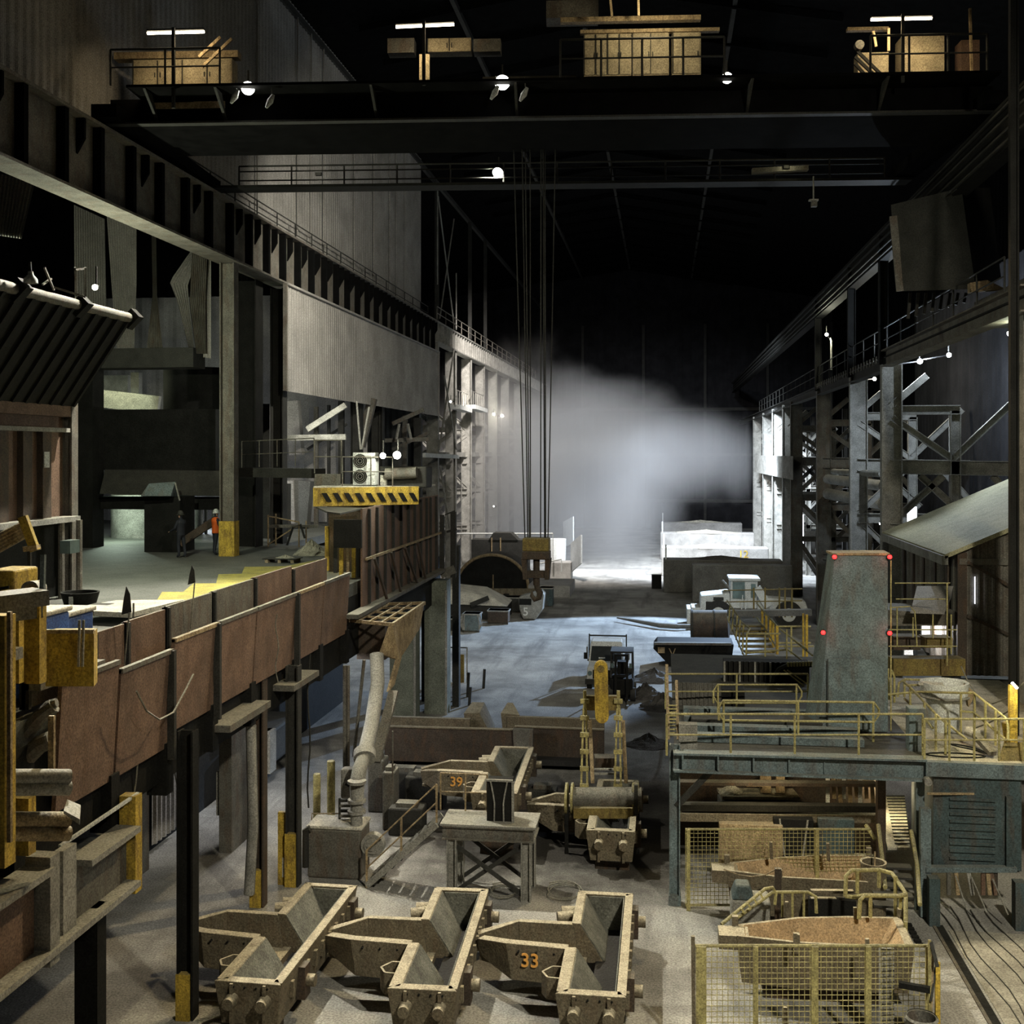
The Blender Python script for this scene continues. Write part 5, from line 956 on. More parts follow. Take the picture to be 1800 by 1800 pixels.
for v in (938,): MB().tube([PD(803, v, 100), PD(972, v, 98), PD(972, 985, 98)], .08, 6).build('rail', 'white', t)
MB().tube([PD(940, 992, 96), PD(987, 983, 96), PD(987, 1005, 96)], .07, 6).build('low_rail', 'white', t)
for u in (830, 870, 910): MB().bar(PD(u, 938, 99), PD(u, 975, 99), .08).build('post', 'lsteel', t)
q = PD(980, 965, 104); tag(MB().lathe((q.x, q.y, 0), [(.01, 0), (.7, 0), (.8, 3.2), (.01, 3.2)], 16).build('white_drum', 'white'), 'white drum behind the slanted sheets', 'drum')
# ---------------- right middle distance: bays, loader, tube, skip
for i, (d, u0, v) in enumerate(((90, 1166, 978), (102, 1163, 957), (118, 1161, 932), (136, 1162, 915))):
    p0 = PD(u0, v, d); y = p0.y; t = T('bay_wall', 'thick concrete bay wall in the right distance, %s' % ('nearest and dark', 'second with a faint yellow 12', 'third, brightly lit on top', 'farthest, brightly lit on top')[i], 'wall', (p0.x, y, 0), 'concrete bay walls')
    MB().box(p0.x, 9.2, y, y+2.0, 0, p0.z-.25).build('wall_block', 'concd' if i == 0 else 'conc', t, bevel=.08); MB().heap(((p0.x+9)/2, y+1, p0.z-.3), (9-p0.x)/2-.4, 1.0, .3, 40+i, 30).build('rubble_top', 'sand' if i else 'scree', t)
    MB().bar((p0.x+.2, y+.3, p0.z-.3), (p0.x+.2, y+.3, p0.z+.9), .12).build('corner_post', 'white', t)
    if i == 1: text('stencil_number', '12', .9, (7.0-p0.x, -.02, 1.75), (math.pi/2, 0, 0), 'yellow', t)
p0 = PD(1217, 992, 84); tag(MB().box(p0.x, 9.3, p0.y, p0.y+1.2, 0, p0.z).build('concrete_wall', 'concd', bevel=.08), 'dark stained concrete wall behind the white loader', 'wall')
q = PZ(1153, 1035, 0); tag(MB().box(q.x-.35, q.x+.45, q.y, q.y+.8, 0, 1.1).build('dark_block', 'black'), 'small black block at the left end of the dark bay wall', 'block')
q = PD(1285, 1085, 72); x, y = q.x, q.y; t = T('wheel_loader', 'dusty white wheel loader with a boxy cab behind the yellow stairs', 'loader', (x, y, 0)); s = 72/2000
X = lambda u: PD(u, 0, 72).x
Z = lambda v: H-(v-797)*72/2000
MB().hexa([(X(1230), y, Z(1080)), (X(1285), y, Z(1080)), (X(1285), y+2.2, Z(1080)), (X(1230), y+2.2, Z(1080))], [(X(1232), y, Z(1048)), (X(1283), y, Z(1042)), (X(1283), y+2.2, Z(1042)), (X(1232), y+2.2, Z(1048))]).build('engine_hood', 'white', t, bevel=.1)
MB().hexa([(X(1284), y+.1, Z(1070)), (X(1330), y+.1, Z(1070)), (X(1330), y+2, Z(1070)), (X(1284), y+2, Z(1070))], [(X(1284), y+.1, Z(1020)), (X(1332), y+.1, Z(1020)), (X(1332), y+2, Z(1020)), (X(1284), y+2, Z(1020))]).build('cab', 'white', t, bevel=.06)
MB().box(X(1281), X(1336), y-.05, y+2.2, Z(1021), Z(1016)).build('cab_roof', 'white', t, bevel=.04)
MB().box(X(1288), X(1309), y+.02, y+.08, Z(1052), Z(1023)).build('door_glass', 'cglass', t); MB().box(X(1320), X(1328), y+.02, y+.08, Z(1050), Z(1026)).build('side_glass', 'cglass', t)
MB().hexa([(X(1330), y+.3, Z(1072)), (X(1420), y+.3, Z(1072)), (X(1420), y+1.8, Z(1072)), (X(1330), y+1.8, Z(1072))], [(X(1332), y+.3, Z(1050)), (X(1415), y+.3, Z(1056)), (X(1415), y+1.8, Z(1056)), (X(1332), y+1.8, Z(1050))]).build('front_frame', 'white', t, bevel=.08)
MB().bar((X(1330), y, Z(1032)), (X(1350), y, Z(1065)), .25, .5).build('lift_arm', 'white', t)
for u in (1263, 1385): MB().cyl((X(u), y-.1, .85), (X(u), y+.5, .85), .85, 26).build('tyre', 'rubber', t, True); MB().cyl((X(u), y-.12, .85), (X(u), y-.02, .85), .42, 20).build('hub', 'white', t, True)
MB().box(X(1241), X(1251), y-.02, y+.02, Z(1073), Z(1058)).build('grille', 'dark', t); MB().box(X(1254), X(1272), y-.02, y+.02, Z(1056), Z(1050)).build('vent', 'dark', t)
MB().cyl((X(1281), y, Z(1032)), (X(1270), y, Z(1020)), .06, 8).build('exhaust', 'lsteel', t, True); MB().bar((X(1303), y-.15, Z(1070)), (X(1305), y-.15, Z(1045)), .06).build('ladder_rail', 'white', t); MB().bar((X(1310), y-.15, Z(1070)), (X(1311), y-.15, Z(1045)), .06).build('ladder_rail', 'white', t)
MB().box(X(1208), X(1216), y, y+2.2, Z(1098), Z(1072)).build('rear_plate', 'white', t); MB().box(X(1216), X(1234), y, y+2, .8, 1.2).build('tow_frame', 'white', t)
t = T('steel_drum', 'short wide rusty drum section lying on its side beside the yellow stairs', 'drum', PZ(1247, 1128, 0)); a, b_ = PD(1216, 1099, 64.5), PD(1281, 1099, 64); MB().cyl(a, b_, .85, 32).build('shell', 'rustd', t, True); MB().cyl(a+V((-.06, 0, 0)), a+V((.06, 0, 0)), .92, 32).build('end_ring', 'dark', t); q = a.lerp(b_, .6); MB().cyl(q+V((-.04, 0, 0)), q+V((.04, 0, 0)), .89, 32).build('seam_ring', 'dark', t); MB().box(a.x+.3, b_.x-.2, a.y-.5, a.y+.5, 0, .35).build('cradle', 'dark', t)
t = T('dump_skip', 'black boat-shaped skip with a small tan mark beside the truck', 'skip', PZ(1215, 1172, 0)); d = 58.5
A = [PD(u, v, d) for u, v in ((1175, 1168), (1285, 1170), (1290, 1133), (1155, 1131), (1148, 1140))]
MB().prism(A, (0, 2.2, 0)).build('body', 'black', t, bevel=.04); MB().bar(PD(1150, 1131, d-.1), PD(1285, 1132, d-.1), .25, .12).build('rim', 'steel', t); q = PD(1165, 1143, d-.1); MB().box(q.x-.25, q.x+.1, q.y-.0, q.y+.02, q.z-.15, q.z+.15).build('tan_mark', 'tan', t)
MB().prism([q+V((.3, 0, .1)), q+V((.36, 0, .1)), q+V((.5, 0, -.2)), q+V((.6, 0, .1)), q+V((.66, 0, .1)), q+V((.5, 0, -.32))], (0, .02, 0)).build('chevron_mark', 'tan', t)
MB().box(A[0].x+.3, A[1].x-.3, A[0].y+.3, A[0].y+1.8, 0, .35).build('skids', 'black', t)
pts = [PZ(u, v, .25) for u, v in ((1085, 1086), (1120, 1092), (1160, 1099), (1190, 1101), (1218, 1100))]
tag(MB().tube(pts, [.05, .12, .16, .16, .1], 8).build('dirt_ridge', 'concd'), 'low smooth ridge of swept dirt left of the rusty drum', 'ridge')
# ================================================================ blue platform and the right foreground
zd = 3.7
t = T('blue_platform', 'grey-blue steel platform with a deep front beam at lower right', 'platform', (3, 28, 0))
xa, xb, yf = .15, 6.25, YX(27.7, 3)
F = lambda u, v, d: PD(u, v, d)
MB().bar(F(1183, 1337, 27.7), F(1625, 1352, 27.4), .25, .36).build('front_beam', 'blue', t)
MB().bar(F(1183, 1322, 27.6), F(1625, 1334, 27.3), .4, .05).build('beam_top_flange', 'blue', t); MB().bar(F(1183, 1352, 27.6), F(1625, 1369, 27.3), .4, .05).build('beam_bottom_flange', 'blue', t)
for k in range(7): q = F(1200+k*62, 1337+k*2.1, 27.5); MB().box(q.x-.02, q.x+.02, q.y-.15, q.y, q.z-.17, q.z+.17).build('stiffener', 'blue', t)
p1, p2 = F(1185, 1320, 27.9), F(1625, 1330, 27.5)
MB().hexa([(p1.x, p1.y, zd-.1), (p2.x, p2.y, zd-.1), (p2.x, 42, zd-.1), (p1.x, 42, zd-.1)], [(p1.x, p1.y, zd-.02), (p2.x, p2.y, zd-.02), (p2.x, 42, zd-.02), (p1.x, 42, zd-.02)]).build('deck_plate', 'dark', t)
for k in range(4): MB().bar((p1.x+.3, p1.y+1.2+k*1.0, zd+.08), (p2.x-1.3, p1.y+1.2+k*1.0, zd+.08), .35, .18).build('deck_channel', 'blue', t)
q = F(1186, 1600, 27.8); MB().ibeam((q.x, q.y, 0), (q.x, q.y, 3.9), .26, .26, .03, (1, 0, 0)).build('left_column', 'blue', t)
MB().box(q.x-.15, q.x+.15, q.y-.15, q.y+.15, 0, .25).build('foot', 'blue', t); MB().bar((q.x+.05, q.y, 2.4), (q.x+.9, q.y, 3.3), .12, .14).build('knee_brace', 'dark', t)
q = F(1618, 1600, 27.4); MB().box(q.x-.1, q.x+.1, q.y, q.y+.2, 0, 3.6).build('right_column', 'blue', t)
q = F(1215, 1295, 27.9); MB().box(q.x-.3, q.x+.15, q.y, q.y+.3, zd-.3, zd+.65).build('corner_cabinet', 'lsteel', t)
q = F(1550, 1500, 28.6); MB().box(q.x-.1, q.x+.1, q.y, q.y+.3, 0, 3.5).build('rear_column', 'rustd', t)
for i, (u0, v0, u1, v1, d, n, l) in enumerate(((1172, 1320, 1622, 1338, 27.5, 5, 'front handrail of the blue platform'), (1625, 1342, 1800, 1352, 27.2, 5, 'front handrail of the side deck at right'), (1170, 1250, 1420, 1254, 32.5, 3, 'rear handrail of the blue platform in front of the dark skip'))):
    a, b_ = F(u0, v0, d), F(u1, v1, d); a.z = b_.z = zd if i != 1 else zd-.05
    rail(l, spread(a, b_, n), 'yrail', 1.0, r=.028)
a, b_ = F(1272, 1300, 29), F(1535, 1308, 28.8); a.z = b_.z = zd; t = rail('yellow round-cornered handrail in front of the tower', [a, b_], 'yrail', 1.0, rounded=True, posts=[a, a.lerp(b_, .5), b_], r=.03)
a, b_ = F(1262, 1275, 31), F(1400, 1280, 31); a.z = b_.z = zd; rail('second round-cornered handrail left of the tower', [a, b_], 'yrail', 1.0, rounded=True, posts=[a, b_], r=.026)
t = T('mesh_ladder', 'pair of crusted upright bars with a small mesh at the platform corner', 'ladder', F(1180, 1290, 28))
for u, v in ((1172, 1168), (1189, 1196)): MB().bar(F(u, v, 28.6), F(u+3, 1300, 28), .07, .09, (0, 1, 0)).build('crusted_bar', 'tan', t)
for k in range(9): MB().bar(F(1174, 1240+k*6, 28.2), F(1190, 1240+k*6, 28.2), .03).build('rung', 'yrail', t)
for i, (u, v, w, h, m, l) in enumerate(((1225, 1262, 1.4, .75, 'concd', 'crusted ribbed panel behind the platform corner'), (1330, 1290, 3.4, .3, 'dark', 'long low dusty channel on the blue platform'), (1260, 1215, 1.6, .5, 'black', 'dark rubble-filled box behind the rear handrail'))):
    q = PD(u, v, 33 if i != 1 else 30); tag(MB().corr((q.x-w/2, q.y), (q.x+w/2, q.y), zd-.1, zd-.1+h, .12, .03).build('ribbed_sheet', m) if i == 0 else MB().box(q.x-w/2, q.x+w/2, q.y, q.y+.8, zd-.05, zd-.05+h).build('deck_box', m, bevel=.03), l, 'panel' if i == 0 else 'box')
# tower 
d = 29.8; t = T('signal_tower', 'tall tapered blue-grey steel tower with double doors and four red lamps', 'tower', F(1490, 1285, d))
bl, br, tl, tr = F(1437, 1286, d), F(1561, 1288, d), F(1467, 983, d), F(1561, 983, d); tz = F(1500, 976, d).z
dp = V((.15, 1.1, 0))
bl.z = br.z = zd; tl.z = tr.z = tz
L2 = bl+V((-.25, .9, 0)); T2 = tl+V((-.07, .8, 0))
MB().hexa([bl, br, br+V((0, 1, 0)), L2], [tl, tr, tr+V((0, .8, 0)), T2]).build('casing', 'blue', t, bevel=.02)
MB().hexa([tl+V((-.04, -.04, 0)), tr+V((.04, -.04, 0)), tr+V((.04, .84, 0)), T2+V((-.04, 0, 0))], [tl+V((-.04, -.04, .06)), tr+V((.04, -.04, .06)), tr+V((.04, .84, .06)), T2+V((-.04, 0, .06))]).build('top_cap', 'tan', t)
a, b_ = F(1456, 1280, d-.06), F(1530, 1157, d-.06); MB().box(a.x, b_.x, a.y-.02, a.y+.02, a.z, b_.z).build('door', 'blue', t)
for u in (1455, 1492): MB().bar(F(u, 1283, d-.1), F(u, 1159, d-.1), .022, .02, (0, 1, 0)).build('door_seam', 'dark', t)
MB().bar(F(1493, 1228, d-.12), F(1499, 1232, d-.12), .03, .04).build('door_handle', 'black', t); MB().bar(F(1493, 1222, d-.12), F(1493, 1240, d-.12), .04, .03, (0, 1, 0)).build('door_latch', 'dark', t)
for k, (u, v) in enumerate(((1467, 979), (1564, 979), (1447, 1112), (1564, 1113))):
    q = F(u, v, d-.1); o = T('signal_lamp', 'red signal lamp on the blue tower, %s' % ('upper left', 'upper right', 'lower left', 'lower right')[k], 'lamp', q, 'red lamps of the tower'); MB().cyl(q, q+V((0, .12, 0)), .075, 14).build('housing', 'dark', o); MB().lathe(q+V((0, -.0, -.055)), [(.001, 0), (.04, .012), (.06, .055), (.04, .1), (.001, .11)], 14).build('lens', 'red', o, True)
    light('POINT', 'red_light', q+V((0, -.15, 0)), None, 1.6, (1, .06, .03), .05, parent=o)
MB().bar(F(1566, 985, d), F(1566, 1285, d), .03, .03, (0, 1, 0)).build('side_conduit', 'yrail', t)
tag(MB().box(F(1588, 0, 28.6).x, F(1616, 0, 28.6).x, 29, 29.4, zd-.05, H-(1232-797)*28.8/2000).build('blue_pillar', 'blue', bevel=.02), 'short blue-grey pillar right of the tower foot', 'pillar')
# yellow stairs and rails left of the tower
t = T('yellow_stair', 'yellow walkway stairs descending toward the camera left of the tower', 'stair', F(1330, 1165, 40))
tops = [(1278, 1070, 52), (1308, 1105, 44), (1318, 1112, 43)]
def slope_rail(pts, nm, m='yrail'):
    P = [F(*q) for q in pts]
    MB().tube(P, .035, 6).build(nm, m, t, True)
slope_rail([(1278, 1055, 55), (1305, 1095, 46), (1318, 1105, 43), (1313, 1114, 42)], 'hand_bar'); slope_rail([(1278, 1085, 55), (1300, 1135, 45), (1315, 1168, 40)], 'stringer')
slope_rail([(1330, 1060, 55), (1345, 1078, 50), (1366, 1100, 45)], 'hand_bar'); slope_rail([(1330, 1085, 55), (1345, 1105, 50), (1366, 1140, 44)], 'middle_bar')
for u, v0, v1, dd in ((1283, 1063, 1095, 53), (1289, 1071, 1110, 50), (1296, 1082, 1125, 47.5), (1301, 1090, 1138, 46), (1307, 1098, 1150, 44.5), (1313, 1114, 1165, 42)): MB().bar(F(u, v0, dd), F(u-2, v1, dd), .06, .06, (0, 1, 0)).build('baluster', 'yrail', t)
for u, v0, v1, dd in ((1340, 1072, 1112, 52), (1347, 1080, 1120, 50), (1354, 1087, 1128, 48), (1359, 1093, 1138, 46.5), (1366, 1100, 1148, 45)): MB().bar(F(u, v0, dd), F(u, v1, dd), .1, .08, (0, 1, 0)).build('baluster', 'yellow', t)
for k in range(8): a, b_ = F(1290+k*3.5, 1100+k*9, 52-k*1.4), F(1345+k*3, 1100+k*9, 52-k*1.4); MB().bar(a, b_, .4, .06).build('tread', 'hookp', t)
t2 = T('yellow_landing', 'yellow railed landing beside the left edge of the tower', 'platform', F(1390, 1165, 40))
t = t2
for (a, b_) in (((1366, 1101, 43), (1425, 1101, 43)), ((1313, 1114, 42), (1372, 1114, 42)), ((1366, 1130, 43), (1425, 1130, 43)), ((1313, 1148, 41), (1382, 1142, 41)), ((1366, 1136, 43), (1430, 1136, 43)), ((1372, 1106, 41), (1418, 1142, 38)), ((1380, 1112, 41), (1428, 1152, 38)), ((1380, 1138, 41), (1420, 1168, 38))): MB().tube([F(*a), F(*b_)], .035, 6).build('rail', 'yrail', t, True)
for u, v0, v1, dd, w in ((1345, 1114, 1168, 41, .05), (1383, 1106, 1168, 40, .05), (1412, 1078, 1168, 42, .07), (1418, 1080, 1168, 42, .09), (1391, 1100, 1150, 42, .06), (1366, 1100, 1150, 43, .1)): MB().bar(F(u, v0, dd), F(u, v1, dd), w, w, (0, 1, 0)).build('post', 'yellow' if w > .06 else 'yrail', t)
MB().bar(F(1318, 1172, 40), F(1425, 1172, 40), 1.2, .1).build('deck', 'hookp', t); MB().bar(F(1280, 1078, 58), F(1425, 1076, 58), .5, .3).build('upper_deck', 'concd', t)
for (a, b_) in (((1272, 1038, 60), (1410, 1035, 60)), ((1275, 1058, 60), (1410, 1056, 60))): MB().tube([F(*a), F(*b_)], .035, 6).build('rear_rail', 'hookp', t, True)
for u in (1325, 1345, 1370, 1380, 1392): MB().bar(F(u, 1033, 60), F(u, 1085, 60), .08, .08, (0, 1, 0)).build('rear_post', 'hookp', t)
t = T('gear_guard', 'dark toothed ring guard below the yellow landing', 'guard', F(1395, 1190, 36))
pl = [F(1432, 1168, 36), F(1405, 1169, 36), F(1385, 1170, 36), F(1370, 1177, 36), F(1361, 1190, 36), F(1358, 1205, 36), F(1365, 1213, 36), F(1400, 1215, 36), F(1425, 1215, 36)]
MB().tube(pl, .09, 6).build('ring', 'black', t, True)
for k in range(10): q = pl[0].lerp(pl[2], k/9); MB().box(q.x-.03, q.x+.03, q.y-.12, q.y, q.z-.02, q.z+.12).build('tooth', 'yrail', t); q = pl[6].lerp(pl[8], k/9); MB().box(q.x-.03, q.x+.03, q.y-.12, q.y, q.z-.02, q.z+.1).build('tooth', 'yrail', t)
for a, b_ in (((1378, 1178), (1425, 1215)), ((1384, 1178), (1430, 1210))): MB().bar(F(*a, 35.8), F(*b_, 35.8), .04).build('stay', 'yrail', t)
t = T('dark_enclosure', 'dark ribbed enclosure below the yellow stairs', 'enclosure', F(1330, 1240, 36))
a, b_ = F(1274, 1255, 36), F(1430, 1168, 36); MB().box(a.x, b_.x-.1, a.y+.6, a.y+1.2, zd-.1, b_.z).build('body', 'black', t)
for k in range(12): q = F(1275+k*9, 1255, 36); MB().box(q.x-.03, q.x+.03, a.y+.5, a.y+.6, zd-.1, b_.z).build('rib', 'black' if k % 3 else 'lsteel', t)
# things under the blue platform
t = T('under_deck_machine', 'dusty machine bench with upright housings under the blue platform', 'machine', F(1340, 1440, 30))
MB().bar(F(1265, 1395, 30.5), F(1400, 1396, 30.5), .8, .08).build('bench', 'mould', t); MB().bar(F(1265, 1413, 30.4), F(1405, 1413, 30.4), .7, .3).build('bench_front', 'dark', t)
for u, w, v in ((1346, .28, 1362), (1372, .22, 1360)): a = F(u, 1394, 30.3); MB().box(a.x-w/2, a.x+w/2, a.y, a.y+.3, a.z, F(u, v, 30.3).z).build('housing', 'tan', t)
MB().heap(F(1285, 1392, 30.5), .35, .3, .25, 9).build('dust_mound', 'sand', t); MB().bar(F(1312, 1380, 30.2), F(1340, 1380, 30.2), .1, .06).build('bar', 'tan', t)
for i, (v, th, m) in enumerate(((1417, .16, 'dark'), (1434, .2, 'mould'), (1375, .08, 'rustd'))):
    tag(MB().bar(F(1192, v, 29.5), F(1540, v+3, 29.3), .3, th).build('cross_girder', m), 'horizontal girder under the blue platform, %s' % ('middle', 'lowest and dustiest', 'highest and rusty')[i], 'beam')
tag(MB().box(F(1195, 0, 31).x, F(1545, 0, 31).x, 32.3, 32.5, 0, 3.5).build('under_deck_wall', 'rustd'), 'rusty back wall under the blue platform', 'wall')
t = T('strip_door', 'hanging plastic strips with bright gaps under the blue platform', 'curtain', F(1480, 1400, 29.5))
for k in range(9):
    u = 1455+k*9.5; MB().bar(F(u, 1360, 29.6), F(u+(k % 3)*2, 1412-(k % 2)*8, 29.5+.05*(k % 2)), .1, .02, (0, 1, 0)).build('strip', 'tan' if k % 3 else 'white', t)
for i, (u, w, v0, v1, m, l) in enumerate(((1395, 1.0, 1440, 1500, 'black', 'black trapezoid cover with two pale straps behind the rear cage'), (1470, .9, 1440, 1500, 'blued', 'dark teal panel behind the rear cage'), (1320, 1.6, 1450, 1530, 'tan', 'tan crusted block behind the rear cage'))):
    q = F(u, v1, 29); t = T('machine_cover', l, 'panel', q); z1 = F(u, v0, 29).z; MB().box(q.x-w/2, q.x+w/2, q.y, q.y+.4, 0, z1).build('body', m, t, bevel=.02)
    if i == 0:
        for s_ in (-.25, .25): MB().bar((q.x+s_*1.4, q.y-.03, z1), (q.x+s_*.7, q.y-.03, .4), .04).build('strap', 'lsteel', t)
# cages
def cage(label, x0u, x1u, v_top, d, z1, posts, skew=0):
    t = T('mesh_fence', label, 'fence', F(x0u, 1600, d)); a, b_ = F(x0u, v_top, d), F(x1u, v_top, d-skew); a.z = b_.z = z1
    MB().tube([a, b_], .03, 6).build('top_rail', 'yrail', t); lo = V((0, 0, -z1+.12)); MB().tube([a+lo, b_+lo], .025, 6).build('bottom_rail', 'yrail', t)
    L_ = (b_-a).length; e = (b_-a).normalized(); mb = MB(); n = int(L_/.1)
    for k in range(n): q = a+e*(k*.1); mb.bar(q, q+lo, .011)
    for k in range(int(z1/.1)-1): q = V((0, 0, -.1*(k+1))); mb.bar(a+q, b_+q, .011)
    mb.build('wire_mesh', 'yrail', t)
    for pu, w in posts: q = F(pu, v_top, d); MB().box(q.x-w/2, q.x+w/2, q.y-.06, q.y+.02, 0, z1+(.0)).build('post', 'yrail', t)
    return t
cage('wire mesh fence behind the rear orange-lined mould', 1205, 1530, 1457, 27.4, 1.95, ((1210, .09), (1436, .09)))
cage('wire mesh fence in front of the near orange-lined mould', 1222, 1632, 1664, 20.8, 2.0, ((1232, .18), (1328, .09), (1432, .12), (1526, .1), (1630, .07)), 0)
t = T('cage_gate', 'narrow mesh gate with crossed bars at the right end of the front fence', 'gate', F(1640, 1790, 20.5))
for (a, b_, w, m) in (((1634, 1652), (1634, 1800), .05, 'yrail'), ((1636, 1655), (1648, 1700), .06, 'dark'), ((1648, 1690), (1648, 1810), .08, 'yellow'), ((1640, 1668), (1636, 1800), .04, 'tan'), ((1645, 1700), (1636, 1760), .04, 'dark'), ((1580, 1730), (1635, 1740), .1, 'black')): MB().bar(F(*a, 20.6), F(*b_, 20.4), w, w, (0, 1, 0) if w != .1 else (0, 0, 1)).build('bar', m, t)
q = F(1560, 1700, 20.9); tag(MB().box(q.x-.12, q.x+.12, q.y, q.y+.2, 0, 1.9).build('pale_post', 'lsteel'), 'pale upright post just behind the front fence', 'post')
for i, (u, v, h, d_) in enumerate(((1218, 1645, 1.9, 20.7), (1380, 1770, .6, 20.9), (1398, 1640, .35, 22.2), (1524, 1650, .35, 21.8), (1355, 1480, .4, 27), (1455, 1482, .4, 27), (1383, 1585, .5, 24.3), (1503, 1595, .5, 23.8))):
    q = F(u, v, d_); tag(MB().bar(q, q+V((.02, 0, -h)), .07, .07, (0, 1, 0)).build('peg', 'mould'), 'small upright peg by the orange-lined moulds, %s' % ('bent one at the left fence corner', 'bottom middle one', 'on the front rim, left', 'on the front rim, right', 'behind the rear mould, left', 'behind the rear mould, right', 'between the moulds, left', 'between the moulds, right')[i], 'peg')
# barrel, rails, container between the moulds
q = PZ(1535, 1640, 0); t = T('steel_barrel', 'open dusty steel barrel inside a curved yellow-green rail', 'barrel', (q.x, q.y, 0)); z1 = F(1535, 1555, 24.8).z
b0 = V((q.x, q.y, 0)); MB().lathe(b0, [(.01, .02), (.28, 0), (.28, z1), (.3, z1), (.3, z1+.04), (.25, z1+.03), (.24, .3), (.01, .3)], 24).build('shell', 'mould', t, True); MB().bar(b0+V((0, 0, .5)), b0+V((.05, .05, z1+.25)), .03).build('stirring_rod', 'tan', t)
t = T('curved_rail', 'curved pale green safety rail around the barrel', 'handrail', PZ(1560, 1640, 0))
for pts in (((1486, 1575, 24.6), (1487, 1540, 24.6), (1497, 1530, 24.6), (1545, 1529, 24.8), (1568, 1535, 24.6), (1577, 1548, 24.2), (1592, 1570, 23.8), (1592, 1620, 23.5)), ((1510, 1615, 23.6), (1512, 1582, 23.6), (1520, 1574, 23.6), (1580, 1575, 23.6), (1593, 1572, 23.6)), ((1486, 1575, 24.6), (1500, 1577, 24.6), (1520, 1574, 24.2))): MB().tube([F(*q) for q in pts], .045, 8).build('rail', 'yrail', t, True)
for u, v0, v1, dd in ((1507, 1530, 1570, 24.6), (1545, 1529, 1560, 24.8), (1574, 1540, 1620, 24.2), (1530, 1575, 1612, 23.6), (1583, 1575, 1620, 23.8), (1592, 1620, 1660, 23.3)): MB().tube([F(u, v0, dd), F(u, v1, dd)], .04, 8).build('post', 'yrail', t, True)
q = PZ(1320, 1640, 0); t = T('liquid_container', 'dirty white plastic container with a dark cap left of the barrel', 'container', (q.x, q.y, 0)); a, b_ = F(1286, 1615, 25.2), F(1326, 1580, 25.2)
MB().box(a.x, b_.x+.35, a.y, a.y+.7, 0, F(0, 1582, 25.2).z).build('body', 'lsteel', t, bevel=.06); z1 = F(0, 1582, 25.2).z; MB().hexa([(a.x, a.y, z1), (b_.x, a.y, z1), (b_.x, a.y+.6, z1), (a.x, a.y+.6, z1)], [(a.x+.1, a.y+.1, z1+.3), (b_.x-.1, a.y+.1, z1+.3), (b_.x-.1, a.y+.5, z1+.3), (a.x+.1, a.y+.5, z1+.3)]).build('dark_cap', 'blued', t, bevel=.04)
t = T('ladder_rail', 'pale green ladder with hooped hand bars leaning over the container', 'ladder', F(1330, 1640, 24.3))
for pts in (((1268, 1625, 23.8), (1288, 1608, 24), (1345, 1562, 24.4), (1358, 1560, 24.5), (1364, 1570, 24.5), (1362, 1590, 24.5)), ((1292, 1616, 24), (1345, 1578, 24.4), (1358, 1568, 24.5), (1420, 1568, 24.5), (1434, 1576, 24.5), (1435, 1605, 24.5)), ((1266, 1660, 23.6), (1266, 1636, 23.7), (1270, 1628, 23.8))): MB().tube([F(*q) for q in pts], .035, 8).build('hand_bar', 'yrail', t, True)
for k in range(5): MB().bar(F(1292+k*11, 1606-k*9, 24), F(1298+k*11, 1613-k*8, 24), .04).build('rung', 'yrail', t)
for u in (1375, 1393, 1413): MB().tube([F(u, 1568, 24.5), F(u, 1612, 24.5)], .028, 6).build('post', 'yrail', t)
q = F(1368, 1570, 25.3); tag(MB().box(q.x-.07, q.x+.07, q.y, q.y+.12, 0, F(0, 1528, 25.3).z).build('chain_post', 'rustd'), 'dark post with a sagging chain between the two orange-lined moulds', 'post')
pts = [F(1272, 1528, 26), F(1300, 1538, 26), F(1322, 1541, 25.8), F(1345, 1538, 25.6), F(1367, 1527, 25.3)]; tag(MB().tube(pts, .015, 5).build('chain', 'tan'), 'thin chain sagging in front of the rear orange-lined mould', 'chain')
for i, (v, m) in enumerate(((1566, 'mould'), (1580, 'mould'))): tag(MB().bar(F(1425, v, 25.6), F(1500, v+1, 25.6), .12, .06).build('shelf_bar', m), 'thin dusty bar in the black gap between the orange-lined moulds, %s' % ('upper', 'lower')[i], 'bar')
for i, (u0, v, u1) in enumerate(((1420, 1590, 1500),)): tag(MB().box(F(u0, 0, 25.8).x, F(u1, 0, 25.8).x, 26.2, 26.4, 0, 1.0).build('black_block', 'black'), 'black block behind the shelf bars', 'block')
q = PZ(1620, 1830, 0); t = T('waste_bucket', 'round grey bucket with a dark opening at the bottom edge', 'bucket', (q.x, q.y, 0)); b0 = PD(1620, 1790, 20.2); b0 = V((b0.x, b0.y, 0)); MB().lathe(b0, [(.01, .02), (.24, 0), (.27, 1.0), (.24, 1.0), (.22, .5), (.01, .5)], 24).build('shell', 'steel', t, True); MB().lathe(b0, [(.265, .96), (.29, .98), (.265, 1.02)], 24).build('rim', 'lsteel', t, True)
